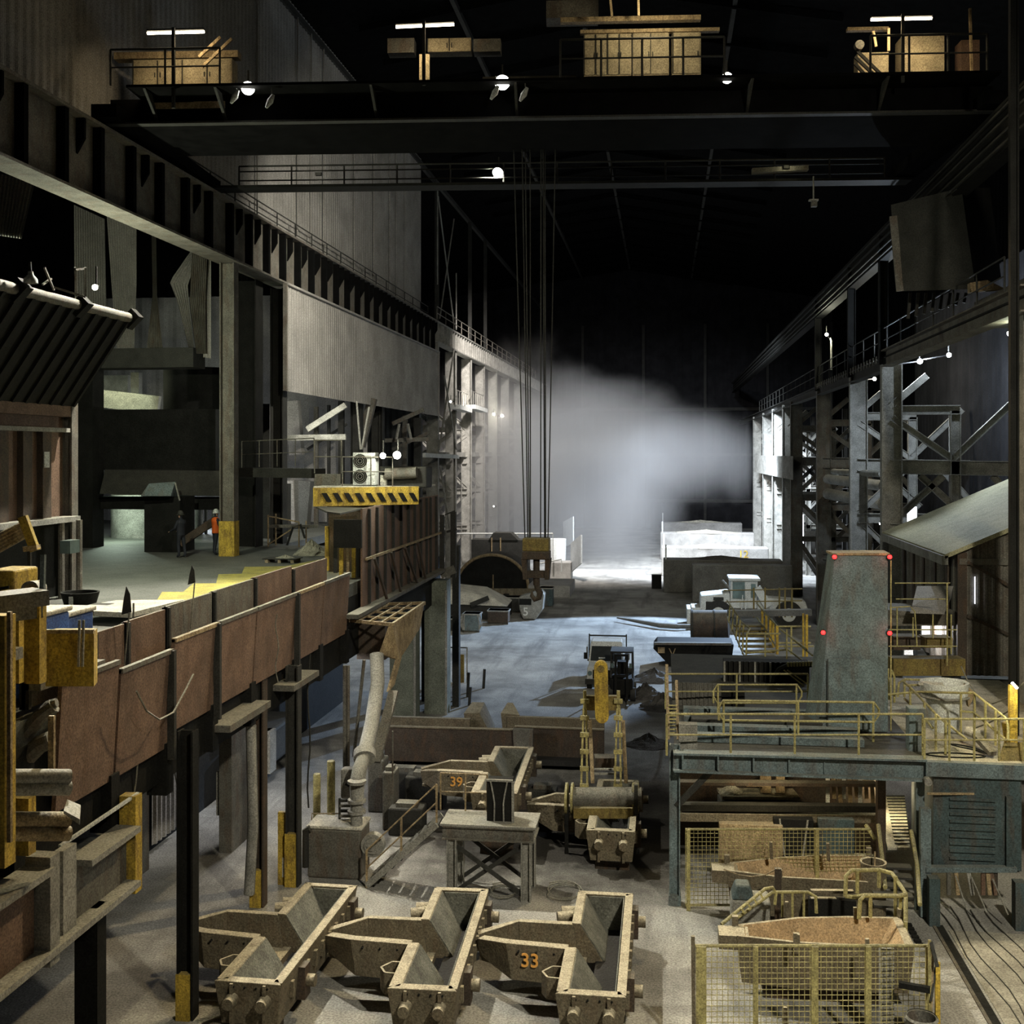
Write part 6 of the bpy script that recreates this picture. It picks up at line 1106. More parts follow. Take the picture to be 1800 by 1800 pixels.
# stair between cage and blue housing
t = T('grating_stair', 'dark steel steps between the cage and the teal housing', 'stair', F(1575, 1600, 25.5))
for k in range(5): q = F(1572, 1525+k*17, 27-k*.55); MB().box(q.x-.42, q.x+.42, q.y, q.y+.3, q.z-.05, q.z).build('tread', 'dark', t)
for pts in (((1544, 1450, 27.8), (1552, 1520, 26.8), (1556, 1560, 25.6)), ((1602, 1460, 27.6), (1612, 1520, 26.8), (1617, 1590, 25.2)), ((1522, 1450, 28.3), (1538, 1475, 28)),): MB().tube([F(*q) for q in pts], .05, 8).build('hand_bar', 'yrail', t, True)
t = T('grating_path', 'pale lit floor gratings seen through the gap beside the teal housing', 'grating', PZ(1570, 1430, 0))
for (a, b_) in (((1540, 1402), (1545, 1480)), ((1548, 1402), (1590, 1480))): pass
Q = [PD(1541, 1400, 33), PD(1590, 1400, 33), PD(1600, 1490, 28.5), PD(1560, 1490, 28.5)]; MB().prism(Q, (0, 0, -.06)).build('walk_plate', 'sand', t)
for k in range(16): f = k/16; a = Q[0].lerp(Q[3], f); b_ = Q[1].lerp(Q[2], f); MB().bar(a.lerp(b_, .35)+V((0, 0, .01)), b_+V((0, 0, .01)), .04, .03).build('grating_bar', 'dark', t)
# teal housing and side deck
t = T('teal_housing', 'large dark teal equipment housing with louvres under the side deck', 'housing', PZ(1700, 1600, 0))
a, b_ = F(1640, 1525, 27.2), F(1790, 1392, 27.2); MB().box(a.x, b_.x, a.y, a.y+2.4, a.z, b_.z+.6).build('body', 'blued', t, bevel=.02)
for k in range(9): q = F(1662, 1405+k*13, 27.1); MB().box(q.x+.1, q.x+1.15, a.y-.05, a.y, q.z-.025, q.z+.03).build('louvre', 'blued', t)
MB().bar(F(1626, 1420, 27.1), F(1626, 1610, 27.0), .24, .2, (0, 1, 0)).build('left_post', 'blue', t); MB().bar(F(1626, 1527, 27), F(1785, 1527, 26.9), .2, .12).build('base_beam', 'blue', t); MB().bar(F(1630, 1395, 27.1), F(1755, 1395, 27.1), .05, .05).build('drip_bar', 'tan', t)
for u in (1635, 1778): MB().box(F(u, 0, 26.9).x-.12, F(u, 0, 26.9).x+.12, 27.5, 27.8, 0, F(0, 1530, 27).z).build('leg', 'blued', t)
MB().bar(F(1775, 1400, 26.9), F(1775, 1525, 26.9), .18, .1, (0, 1, 0)).build('right_edge', 'blued', t); q = F(1630, 1373, 27); MB().cyl(q+V((0, -.12, 0)), q+V((0, .1, 0)), .09, 16).build('camera_eye', 'lsteel', t)
for k, (u, m) in enumerate(((1668, 'steel'), (1680, 'tan'), (1702, 'lsteel'), (1728, 'rust'), (1736, 'tan'), (1742, 'rust'), (1750, 'rustd'))): q = F(u, 1532, 26.9); tag(MB().bar(q, q+V((.05*(k % 3), 0, -.55)), .09, .05, (0, 1, 0)).build('hanging_hose', m), 'short hose end hanging under the teal housing, %s from the left' % ('first', 'second', 'third', 'fourth', 'fifth', 'sixth', 'seventh')[k], 'hose')
for k, (u0, v0, u1, v1) in enumerate(((1680, 1540, 1700, 1600), (1708, 1542, 1735, 1605), (1745, 1545, 1772, 1608))): tag(MB().tube([F(u0, v0, 26.8), F(u1, v1, 26.2)], .018, 6).build('taut_cable', 'lsteel'), 'taut pale cable running down from the teal housing, %s of three' % ('left', 'middle', 'right')[k], 'cable')
t = T('side_deck', 'dusty side deck with blue edge beam above the teal housing', 'platform', F(1710, 1340, 28))
MB().bar(F(1626, 1350, 27.2), F(1830, 1358, 26.9), .2, .34).build('edge_beam', 'blue', t); a, b_ = F(1630, 1335, 27.4), F(1830, 1340, 27); MB().hexa([(a.x, a.y, zd-.2), (b_.x+2, a.y, zd-.2), (b_.x+2, 39, zd-.2), (a.x, 39, zd-.2)], [(a.x, a.y, zd-.12), (b_.x+2, a.y, zd-.12), (b_.x+2, 39, zd-.12), (a.x, 39, zd-.12)]).build('deck', 'sand', t)
q = PD(1660, 1285, 30.5); t = T('white_cauldron', 'dusty white open cauldron with a pouring lip on the side deck', 'cauldron', (q.x, q.y, zd-.12)); z0 = zd-.12
MB().lathe((q.x, q.y, z0), [(.01, 0), (.35, 0), (.42, .5), (.5, .95), (.6, .97), (.62, 1.3), (.55, 1.3), (.45, .9), (.3, .4), (.01, .4)], 28).build('shell', 'white', t, True); MB().prism([(q.x+.5, q.y-.2, z0+1.28), (q.x+.75, q.y-.25, z0+1.05), (q.x+.55, q.y-.3, z0+.7)], (0, .25, 0)).build('lip', 'tan', t); MB().lathe((q.x, q.y, z0), [(.63, .9), (.66, .93), (.63, .97)], 28).build('band', 'lsteel', t, True)
MB().bar((q.x-.6, q.y, z0+1.25), (q.x-.2, q.y-.4, z0+1.3), .25, .08).build('spout_plate', 'dustw', t)
def rr(label, pts, r=.032, posts=()):
    t = T('handrail', label, 'handrail', F(*pts[0][0])); 
    for pp in pts: MB().tube([F(*q) for q in pp], r, 7).build('rail', 'yrail', t, True)
    for u, v0, v1, dd in posts: MB().tube([F(u, v0, dd), F(u, v1, dd)], r, 7).build('post', 'yrail', t, True)
rr('sloping yellow handrail running down from the tower past the white cauldron', [((1588, 1198, 30), (1600, 1208, 29.6), (1650, 1260, 28.4), (1700, 1300, 27.6)), ((1590, 1228, 30), (1625, 1262, 29), (1640, 1280, 28.6))], posts=((1600, 1208, 1240, 29.6), (1625, 1235, 1300, 28.8), (1645, 1255, 1320, 28.4), (1662, 1262, 1330, 28)))
rr('round-cornered yellow rail behind the white cauldron', [((1578, 1225, 32), (1580, 1200, 32), (1590, 1194, 32), (1672, 1197, 32), (1682, 1203, 32)), ((1588, 1204, 31), (1680, 1205, 31))], posts=((1590, 1194, 1225, 32), (1658, 1198, 1222, 32), (1668, 1198, 1225, 31.5), (1678, 1200, 1225, 31)))
rr('descending handrail right of the white cauldron', [((1560, 1221, 31), (1616, 1216, 30.5), (1688, 1218, 29), (1712, 1218, 28.8), (1768, 1262, 27.6), (1772, 1275, 27.5), (1772, 1300, 27.4)), ((1688, 1250, 29), (1712, 1252, 28.8), (1768, 1300, 27.6))], posts=((1689, 1218, 1290, 29), (1713, 1219, 1290, 28.8), (1732, 1235, 1300, 28.2), (1750, 1248, 1310, 27.9)))
rr('pair of dim upright rails beside the right edge of the tower', [((1567, 1178, 31), (1572, 1190, 31), (1572, 1235, 31)), ((1561, 1175, 31.5), (1563, 1230, 31.5))])
rr('wire-thin railing of the lit doorway right of the tower', [((1562, 1136, 33), (1682, 1136, 33)), ((1562, 1107, 33), (1682, 1107, 33)), ((1564, 1068, 33), (1600, 1066, 33), (1608, 1075, 33), (1612, 1135, 33)), ((1573, 1025, 34), (1670, 1025, 34)), ((1575, 1053, 34), (1662, 1053, 34))], .02, ((1577, 1068, 1135, 33), (1605, 1085, 1120, 33), (1665, 1025, 1170, 33), (1672, 1080, 1150, 33), (1640, 1080, 1122, 33)))
for i, (u0, u1, v, m) in enumerate(((1565, 1690, 1170, 'hookp'), (1620, 1668, 1127, 'hookp'), (1565, 1612, 1128, 'rustd'))): tag(MB().bar(F(u0, v, 34), F(u1, v, 34), .6, (.5, .3, .4)[i]).build('landing_beam', m), 'dusty landing beam right of the tower, %s' % ('long lower one', 'short one under the bright opening', 'rusty one beside the tower')[i], 'beam')
tag(MB().hexa([F(1560, 1100, 37), F(1675, 1100, 37), F(1675, 1100, 41), F(1560, 1100, 41)], [F(1560, 1072, 37), F(1675, 1080, 37), F(1675, 1062, 41), F(1560, 1060, 41)]).build('canopy_hood', 'girder'), 'sloping brown hood above the bright opening', 'hood')
tag(MB().hexa([F(1600, 1078, 36), F(1660, 1080, 36), F(1672, 1050, 38), F(1610, 1050, 38)], [F(1603, 1065, 36), F(1660, 1078, 36), F(1676, 1030, 38), F(1612, 1030, 38)]).build('chute_plate', 'clad'), 'pale sloping chute plate left of the lean-to wall', 'chute')
tag(MB().box(F(1618, 0, 42).x, F(1664, 0, 42).x, 43.4, 43.6, F(0, 1122, 42).z, F(0, 1090, 42).z).build('bright_sheet', 'white'), 'bright white panel in the opening right of the tower', 'panel')
tag(MB().box(F(1588, 0, 42).x, F(1603, 0, 42).x, 43.4, 43.6, F(0, 1150, 42).z, F(0, 1135, 42).z).build('small_bright_sheet', 'white'), 'small pale panel low in the opening right of the tower', 'panel')
# lean-to building
X0, Z0 = 9.75, 7.75
ya, yb_ = YX(38, X0), YX(47, X0); t = T('lean_to_shed', 'corrugated lean-to shed with a dust-covered sloping roof at right', 'shed', (X0, ya, 3.6))
MB().corr((X0, yb_), (X0, ya), 3.6, Z0-.1, .8, .07).build('side_wall', 'girder', t)
MB().corr((X0, ya), (16, ya), 3.6, lambda f: Z0-.1+f*2.9, .24, .05).build('front_wall', 'girder', t)
MB().hexa([(X0-.5, ya-.3, Z0-.25), (16, ya-.3, Z0+2.75), (16, yb_+1.5, Z0+2.75), (X0-.5, yb_+1.5, Z0-.25)], [(X0-.5, ya-.3, Z0-.1), (16, ya-.3, Z0+2.9), (16, yb_+1.5, Z0+2.9), (X0-.5, yb_+1.5, Z0-.1)]).build('roof', mat('dust_covered_roof', (.36, .34, .21), dust=.6, dustcol=(.52, .49, .32), scale=1.2, bump=.6), t)
MB().bar((X0-.5, ya-.3, Z0-.3), (X0-.5, yb_+1.5, Z0-.3), .2, .3).build('eaves_gutter', 'lsteel', t)
for a, b_ in (((X0+.25, ya-.12, 7.4), (X0+4, ya-.12, 5.2)), ((X0+.25, ya-.12, 5.6), (X0+4, ya-.12, 3.9))): MB().bar(a, b_, .09, .1).build('diagonal_strip', 'rustd', t)
MB().box(X0, 16, ya-.14, ya-.06, 7.3, 7.5).build('girt', 'steel', t); MB().box(X0-.05, X0+.25, ya-.1, ya+.1, 3.6, 7.7).build('corner_post', 'rustd', t)
for k in range(5): y = ya+1+k*1.8; MB().box(X0-.12, X0-.02, y, y+.25, 4.4, 7.5).build('wall_post', 'rustd', t)
MB().bar((X0+.5, ya-.1, 6.0), (X0+.5, ya-.1, 6.9), .02).build('light_gap', 'slot', t)
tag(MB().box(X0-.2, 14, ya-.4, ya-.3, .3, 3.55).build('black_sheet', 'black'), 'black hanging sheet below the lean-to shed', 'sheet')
tag(MB().box(X0-5, 15, 39, 39.3, 2.9, 3.5).build('dark_lintel', 'dark'), 'dark lintel beam below the lean-to shed', 'beam')
for i, (pts) in enumerate((((1690, 1172, 33), (1700, 1195, 32), (1720, 1225, 31), (1745, 1237, 30), (1775, 1225, 29), (1800, 1200, 28)), ((1700, 1285, 30), (1740, 1270, 29), (1780, 1245, 28)))): tag(MB().tube([F(*q) for q in pts], .02, 6).build('loose_cable', 'hose'), 'loose cable hanging right of the white cauldron, %s one' % ('long', 'short')[i], 'cable')
q = F(1782, 1240, 27.6); t = T('yellow_lamp_post', 'yellow post with a short bright tube lamp at the right edge', 'post', (q.x, q.y, zd-.2)); MB().box(q.x-.09, q.x+.09, q.y, q.y+.15, zd-.2, F(0, 1205, 27.6).z).build('post', 'yellow', t)
a, b_ = F(1779, 1200, 27.3), F(1788, 1210, 27.3); tag(MB().tube([a, b_], .03, 8).build('tube_lamp', 'coldlens'), 'short bright slanted tube lamp above the yellow post', 'lamp'); LTUBE = a
t = T('post_machine', 'yellow crusted machine foot on the side deck by the right edge', 'machine', F(1775, 1340, 27.5)); MB().hexa([F(1752, 1345, 27.4), F(1800, 1345, 27.4), F(1800, 1345, 28.4), F(1752, 1345, 28.4)], [F(1765, 1305, 27.6), F(1800, 1305, 27.6), F(1800, 1303, 28.4), F(1765, 1303, 28.4)]).build('base', 'hookp', t); MB().cyl(F(1775, 1310, 27.8), F(1770, 1270, 27.8), .12, 10).build('column', 'yellow', t, True)
t = T('floor_cylinder', 'pale cylinder machine lying on the side deck', 'machine', F(1715, 1290, 28.5)); MB().cyl(F(1702, 1285, 28.8), F(1720, 1292, 28.4), .13, 14).build('drum', 'dustw', t, True); MB().bar(F(1715, 1292, 28.4), F(1745, 1325, 27.7), .2, .12).build('channel', 'steel', t)
for i, (cu, cv, r) in enumerate(((1705, 1330, .45), (1680, 1325, .7))): q = PD(cu, cv, 27.9); pts = [(q.x+r*math.cos(k*.5), q.y+.3*r*math.sin(k*.5), zd-.1+(.25*abs(math.sin(k*.25)) if i == 0 else .0)) for k in range(14)]; tag(MB().tube(pts, .018, 6).build('deck_cable', 'black'), 'black cable looped on the side deck, %s loop' % ('standing', 'flat')[i], 'cable')
# channel in the floor and cables
xg = 6.35; t = T('floor_channel', 'dark narrow channel slot running along the floor at lower right', 'channel', (xg, 20, 0)); MB().box(xg-.09, xg+.09, 15, 27.6, .0, .012).build('slot', 'black', t); MB().box(xg-.16, xg-.09, 15, 27.6, .0, .03).build('edge', 'rustd', t)
tag(MB().box(xg+.15, 22, 14, 27.3, 0, .02).build('floor_slab', mat('pale_floor_slab', (.36, .34, .28), dust=0, scale=.7, bump=.4)), 'pale smooth floor slab right of the dark channel slot', 'floor slab')
for i, (u0, u1) in enumerate(((1640, 1790), (1665, 1810), (1690, 1850), (1705, 1880), (1735, 1900))):
    a, b_ = PZ(u0, 1590+i*3, .03), PZ(u1, 1800, .03); pts = [a.lerp(b_, k/8)+V((.08*math.sin(k*1.1+i), 0, 0)) for k in range(9)]; tag(MB().tube(pts, .014, 5).build('floor_cable', 'dark'), 'thin cable trailing over the pale floor slab, %s from the left' % ('first', 'second', 'third', 'fourth', 'fifth')[i], 'cable')
for i in range(6): q = PZ(1600+i*4, 1628+i*7, .02); tag(MB().box(q.x-.1, q.x+.05, q.y, q.y+.12, 0, .05).build('floor_clip', 'black'), 'small black floor clip beside the near orange-lined mould, %s from the back' % ('first', 'second', 'third', 'fourth', 'fifth', 'sixth')[i], 'clip')
# ================================================================ overhead crane
PH = math.radians(4.7); ce = V((math.cos(PH), math.sin(PH), 0)); cn = V((-math.sin(PH), math.cos(PH), 0)); CO = V((0, 35.6, 0))
def PC(u, v, off=0): r = ray(u, v); o = V((0, 0, H)); return o+r*((off-(o-CO).dot(cn))/r.dot(cn))
def lean(s, off, z): return CO+ce*s+cn*off+V((0, 0, z))
t = T('overhead_crane', 'huge dark overhead travelling crane bridge spanning the top of the hall', 'crane', lean(0, 0, 21))
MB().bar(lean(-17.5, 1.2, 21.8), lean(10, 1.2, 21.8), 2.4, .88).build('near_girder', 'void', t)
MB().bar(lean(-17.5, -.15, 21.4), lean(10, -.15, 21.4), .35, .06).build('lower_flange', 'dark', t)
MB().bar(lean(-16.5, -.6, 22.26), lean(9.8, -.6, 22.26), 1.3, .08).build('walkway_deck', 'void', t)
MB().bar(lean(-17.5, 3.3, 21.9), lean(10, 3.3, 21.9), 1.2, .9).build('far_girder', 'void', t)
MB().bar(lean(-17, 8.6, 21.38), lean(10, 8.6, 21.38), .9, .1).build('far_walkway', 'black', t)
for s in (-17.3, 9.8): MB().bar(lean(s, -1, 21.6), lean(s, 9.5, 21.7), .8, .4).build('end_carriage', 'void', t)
for s in (-16, -13.8, -9, -4.6, 2.5, 6.5): MB().prism([lean(s, -.6, 22.2), lean(s, -1.2, 22.2), lean(s, 0, 21.45)], ce*.08).build('walkway_bracket', 'dark', t)
for s0, s1, off, z, h, l, n in ((-17.0, -13.6, -1.2, 22.3, 1.1, 'crane handrail in front of the long tan cabinet at left', 3), (-3.2, 1.7, -1.2, 22.3, 1.15, 'crane handrail in front of the row of lit lockers', 5), (6.0, 9.4, -1.2, 22.3, 1.1, 'crane handrail in front of the leaning cabinet at right', 4)): rail(l, [lean(s0+(s1-s0)*k/(n-1), off, z) for k in range(n)], 'dark', h, r=.035)
rail('handrail along the far side walkway of the crane', [lean(-16+k*2.1, 9.0, 21.42) for k in range(13)], 'dark', .95, r=.035, lower=(.78, .4))
def cbox(name, label, u0, u1, v0, v1, off, depth, m='cabin', cat='cabinet', doors=0):
    a, b_ = PC(u0, v1, off), PC(u1, v1, off); zt_ = PC((u0+u1)/2, v0, off).z; zb_ = min(a.z, b_.z)
    t = T(name, label, cat, V((a.x, a.y, zb_))); p_, q_ = V((a.x, a.y, (zt_+zb_)/2))+cn*depth/2, V((b_.x, b_.y, (zt_+zb_)/2))+cn*depth/2
    MB().bar(p_, q_, depth, zt_-zb_).build('body', m, t); L_ = (q_-p_).length
    if doors:
        for k in range(doors):
            e = p_.lerp(q_, (k+.5)/doors)-cn*(depth/2+.012); w = L_/doors*.46; MB().bar(e-ce*L_/doors*.5, e-ce*L_/doors*.5+V((0, 0, .001)), .02).build('seam', 'dark', t) if 0 else MB().bar(e-ce*(w+.03)-cn*.02-V((0, 0, (zt_-zb_)*.46)), e-ce*(w+.03)-cn*.02+V((0, 0, (zt_-zb_)*.46)), .025).build('door_seam', 'dark', t); MB().bar(e-ce*w, e+ce*w, .02, (zt_-zb_)*.94).build('door', m, t); MB().bar(e+ce*w*(.85 if k % 2 == 0 else -.85)-cn*.02+V((0, 0, -.1)), e+ce*w*(.85 if k % 2 == 0 else -.85)-cn*.02+V((0, 0, .05)), .03).build('handle', 'dark', t)
    return t
cbox('crane_cabinet', 'long tan cabinet on the crane behind the left handrail', 234, 408, 104, 155, .8, .6, doors=4)
cbox('crane_locker', 'row of four lit lockers on the crane left of the dark gap', 1027, 1110, 58, 133, .6, .6, doors=4); cbox('crane_locker', 'pair of lit lockers on the crane right of the centre post', 1112, 1176, 56, 132, .6, .6, doors=2); cbox('crane_locker', 'dim locker at the right end of the lit row on the crane', 1182, 1232, 55, 131, .6, .6, doors=1)
cbox('crane_cabinet', 'low pale double-door cabinet on the crane under the middle tube', 752, 828, 67, 90, .8, .5, doors=2); cbox('crane_cabinet', 'dim low cabinet on the crane left of the middle floodlight', 832, 880, 68, 90, .8, .5, 'steel'); cbox('crane_cabinet', 'open instrument box on the crane under the left half of the middle tube', 681, 728, 67, 92, .8, .5, 'steel')
cbox('crane_board', 'narrow tan panel hanging behind the middle lamp pole', 737, 755, 95, 142, -.2, .05)
cbox('crane_board', 'leaning pale cabinet on the crane under the right tube', 1585, 1660, 63, 137, .6, .7); cbox('crane_cabinet', 'low cabinet with slanted bars on the crane at right', 1508, 1562, 92, 138, .4, .5, 'cabin'); cbox('crane_box', 'brown box at the right end of the crane', 1690, 1722, 70, 136, .6, .6, 'rust')
cbox('crane_box', 'dim machinery box at the top centre of the crane', 960, 1052, 0, 30, 2.5, .8, 'girder'); cbox('crane_beam', 'tan beam on the crane above the long left cabinet', 200, 418, 90, 100, .9, .4, 'tan', 'beam')
cbox('crane_board', 'low lit strip panel under the left walkway of the crane', 268, 340, 180, 190, -.25, .05, 'tan'); cbox('crane_board', 'second low lit strip panel right of the first under the left walkway', 340, 395, 178, 189, -.25, .05, 'tan')
cbox('crane_beam', 'pale beam on the crane above the lit lockers', 985, 1232, 28, 34, .6, .25, 'tan', 'beam'); cbox('crane_beam', 'pale beam above the slanted bars at right', 1490, 1562, 47, 52, .7, .2, 'tan', 'beam'); cbox('crane_beam', 'lower pale beam joining the locker tops', 1020, 1265, 50, 54, .5, .2, 'tan', 'beam')
for i, (a, b_) in enumerate((((350, 100), (388, 65)), ((355, 118), (408, 68)), ((1505, 88), (1560, 142)), ((1503, 100), (1545, 140)), ((1503, 112), (1528, 140)), ((1072, -10), (1076, 30)), ((1122, -10), (1123, 28)), ((1535, 55), (1540, 82)), ((1562, 50), (1562, 90)), ((1705, 15), (1708, 130)))):
    tag(MB().bar(PC(*a, -.2), PC(*b_, -.2), .07, .09).build('crane_strut', 'tan' if i not in (2, 3, 4) else 'black'), 'short strut on the crane, %s' % ('upper slanted one by the left tube', 'lower slanted one by the left tube', 'longest dark slanted one at right', 'middle dark slanted one at right', 'shortest dark slanted one at right', 'left pale upright above the lockers', 'right pale upright above the lockers', 'leaning upright left of the right tube', 'straight upright left of the right tube', 'pale upright at the far right')[i], 'strut')
q = PC(1510, 80, -.2); tag(MB().cyl(q-cn*.1, q+cn*.1, .14, 16).build('cable_sheave', 'steel', smooth=True), 'small round sheave at the top of the dark slanted bars', 'sheave')
for i, (u0, u1, v0, v1, pu, pv) in enumerate(((259, 359, 58.5, 56, 305, 190), (696, 798, 47.5, 43, 745, 150), (1531, 1638, 34.5, 32, 1587, 145))):
    a, b_ = PC(u0, v0, -.9), PC(u1, v1, -.9); nm = ('left', 'middle', 'right')[i]; p_ = PC(pu, (v0+v1)/2, -1.1)
    t = T('tube_lamp', 'long glowing tube lamp on the crane, %s one' % nm, 'lamp', a, 'tube lamps of the crane'); MB().tube([a, b_], .045, 8).build('tube', 'tube', t, True); MB().bar(a+V((0, 0, .08)), b_+V((0, 0, .08)), .14, .05).build('batten', 'dark', t)
    m_ = a.lerp(b_, .5)+V((0, 0, -.12)); l = light('AREA', 'tube_light', m_, m_+V((0, .45, -1)), (45, 45, 80)[i], (1, .78, .46), 1.8, size_y=.12, parent=t)
    q = PC(pu, pv, -1.1); q2 = V((p_.x, p_.y, p_.z+.15)); tag(MB().bar(V((q2.x, q2.y, q.z)), q2, .09, .09).build('lamp_pole', 'dark'), 'thin dark pole carrying the %s tube lamp' % nm, 'pole')
# hoist trolley, ropes, hook block
ht = T('hoist_trolley', 'dark hoist trolley between the two crane girders', 'hoist', lean(-4.2, 4.5, 21.4)); MB().bar(lean(-6.3, 2.4, 22.6), lean(-2.2, 2.4, 22.6), 3.2, .5).build('frame', 'void', ht); MB().cyl(lean(-5.8, 2.4, 23.1), lean(-2.7, 2.4, 23.1), .45, 20).build('rope_drum', 'dark', ht, True)
hb = PD(943, 965, 38.0); top = 22.3
t = T('hook_block', 'grimy yellow hook block with a forged hook hanging from eight ropes', 'hook', hb)
W2 = .44; zt_ = H-(945-797)*38/2000; z1 = H-(968-797)*38/2000; z2 = H-(1018-797)*38/2000
MB().box(hb.x-W2, hb.x+W2, hb.y-.3, hb.y+.3, z1, zt_).build('upper_housing', 'hookp', t, bevel=.04); MB().box(hb.x-W2-.02, hb.x+W2+.02, hb.y-.28, hb.y+.28, z1-.28, z1).build('sheave_box', 'rustd', t, bevel=.03)
for s in (-1, 1): MB().hexa([(hb.x+s*.36-.07, hb.y-.2, z2), (hb.x+s*.36+.07, hb.y-.2, z2), (hb.x+s*.36+.07, hb.y+.2, z2), (hb.x+s*.36-.07, hb.y+.2, z2)], [(hb.x+s*.4-.09, hb.y-.25, z1-.25), (hb.x+s*.4+.09, hb.y-.25, z1-.25), (hb.x+s*.4+.09, hb.y+.25, z1-.25), (hb.x+s*.4-.09, hb.y+.25, z1-.25)]).build('cheek_plate', 'rustd', t)
MB().box(hb.x-.38, hb.x+.38, hb.y-.15, hb.y+.15, z2+.05, z2+.28).build('crosshead', 'rustd', t); MB().cyl((hb.x, hb.y, z1-.3), (hb.x, hb.y, z2-.2), .11, 14).build('shank', 'rustd', t, True)
hk = [(hb.x, hb.y, z2-.1), (hb.x+.03, hb.y, z2-.3), (hb.x+.12, hb.y, z2-.45), (hb.x+.08, hb.y, z2-.62), (hb.x-.06, hb.y, z2-.68), (hb.x-.16, hb.y, z2-.55), (hb.x-.15, hb.y, z2-.42)]
MB().tube(hk, [.1, .1, .11, .1, .09, .07, .03], 12).build('hook', 'rustd', t, True)
for i, (ut, ub, o) in enumerate(((905, 923, -.1), (919, 927, .1), (924, 931, -.1), (932, 931.5, .1), (951, 951, -.1), (955, 957, .1), (958, 960, -.1), (975, 963, .1))):
    a = PD(ut, 330, 39.0); b_ = V((PD(ub, 950, 38).x, hb.y+o, zt_)); a = b_+(a-b_)*((top-zt_)/(a.z-b_.z)); tag(MB().tube([a, b_], .022, 6).build('hoist_rope', 'dark'), 'steel hoist rope above the hook block, %s from the left' % ('first', 'second', 'third', 'fourth', 'fifth', 'sixth', 'seventh', 'eighth')[i], 'rope')
# pendant and lit beam at right of the far girder
q = PC(1430, 310, 8); t = T('pendant_control', 'small pendant camera box hanging on a rod from the far crane walkway', 'pendant', q); b_ = PC(1430, 352, 8); MB().tube([q, b_], .03, 6).build('rod', 'lsteel', t); MB().bar(b_+ce*-.17, b_+ce*.17, .2, .06).build('bracket', 'lsteel', t); MB().bar(b_+ce*-.08-V((0, 0, .15)), b_+ce*.12-V((0, 0, .15)), .2, .2).build('box', 'steel', t)
q0, q1 = PC(1322, 301, 8.0), PC(1420, 296, 8.0); tag(MB().bar(q0, q1, .3, .18).build('lit_bracket_beam', 'girder'), 'short beam lit from below on the far crane walkway at right', 'beam')
q = PC(1382, 294, 7.8); t = T('down_light', 'small black lamp above the lit beam at right', 'lamp', q); MB().bar(q-ce*.1, q+ce*.1, .15, .12).build('housing', 'black', t); light('POINT', 'down_light', q-cn*.3+V((0, 0, .0)), None, 6, (1, .95, .6), .05, parent=t)
q = PC(560, 306, 8.8); t = T('down_light', 'small double lamp on the far crane walkway at left', 'lamp', q); MB().bar(q-ce*.12, q+ce*.12, .15, .12).build('housing', 'black', t); light('POINT', 'down_light', q-cn*.3, None, 5, (1, .95, .75), .05, parent=t)
# dark hopper at upper right
t = T('dust_hopper', 'big dim boxy hopper with a ragged foot at upper right', 'hopper', PD(1640, 515, 40)); d = 40
lo = [PD(1578, 512, d), PD(1715, 508, d-2), PD(1760, 490, d+2), PD(1600, 500, d+4)]; hi = [PD(1566, 360, d), PD(1690, 330, d-2), PD(1740, 330, d+2), PD(1600, 360, d+4)]; MB().hexa(lo, hi).build('body', 'dark', t)
MB().prism([PD(1705, 497, 37), PD(1735, 492, 37), PD(1768, 508, 37), PD(1705, 514, 37)], (0, .3, 0)).build('ragged_foot', 'tan', t); MB().bar(PD(1570, 380, d-.1), PD(1582, 512, d-.1), .25, .1, (0, 1, 0)).build('edge_strip', 'steel', t)
for k in range(8): u = 1600+k*14; tag(MB().bar(PD(u, 515, 41), PD(u-4, 560-k*4, 41), .1, .1, (0, 1, 0)).build('hopper_strut', 'dark'), 'dark strut below the dim hopper, %s from the left' % ('first', 'second', 'third', 'fourth', 'fifth', 'sixth', 'seventh', 'eighth')[k], 'strut')

# ================================================================ lamps and added fills that light the place
FL = []
P = P0 = 1
lamp('dazzling floodlight under the crane walkway, leftmost', PC(436, 155, -.9), power=85000, tgt=(-10, 19, 0), col=NEUT, spot=92, r=.2)
lamp('dazzling floodlight under the crane walkway, near the centre', PC(883, 145, -.9), power=42000, tgt=(-3, 20, 0), col=WARM, spot=92, r=.22)
lamp('dazzling floodlight under the crane walkway, right one', PC(1278, 137, -.9), power=66000, tgt=(4, 20, 0), col=SODI, spot=96, r=.16)
lamp('dazzling floodlight on the far side walkway of the crane', PC(875, 303, 9.0), power=24000, tgt=(-14, 62, 14), col=NEUT, spot=120, r=.2)
for i, (u, v) in enumerate(((475, 178), (921, 166), (413, 170), (870, 163))):
    q = PC(u, v, -1.0); t = T('reflector_lamp', 'unlit pale reflector dish below the walkway floodlights, %s' % ('right of the leftmost floodlight', 'right of the centre floodlight', 'left of the leftmost floodlight', 'left of the centre floodlight')[i], 'lamp', q); MB().tube([q+V((.1, 0, .2)), q, q+V((-.12, -.02, -.2))], [.05, .1, .04], 12).build('dish', 'white', t, True); MB().bar(q+V((.05, 0, .15)), q+V((.02, 0, .5)), .03).build('bracket', 'lsteel', t)
q = PD(698, 800, 38.5); lamp('very bright floodlight on the striped roof, right of the pair', q, power=500, tgt=(-11, 30, 7), col=(1, 1, .82), spot=150, r=.13)
light('POINT', 'roof_glow_light', q+V((0, -.4, .1)), None, 170, (1, 1, .8), .1)
q = PD(673, 801, 38.8); lamp('smaller bright lamp beside the air conditioner', q, power=0, r=.1)
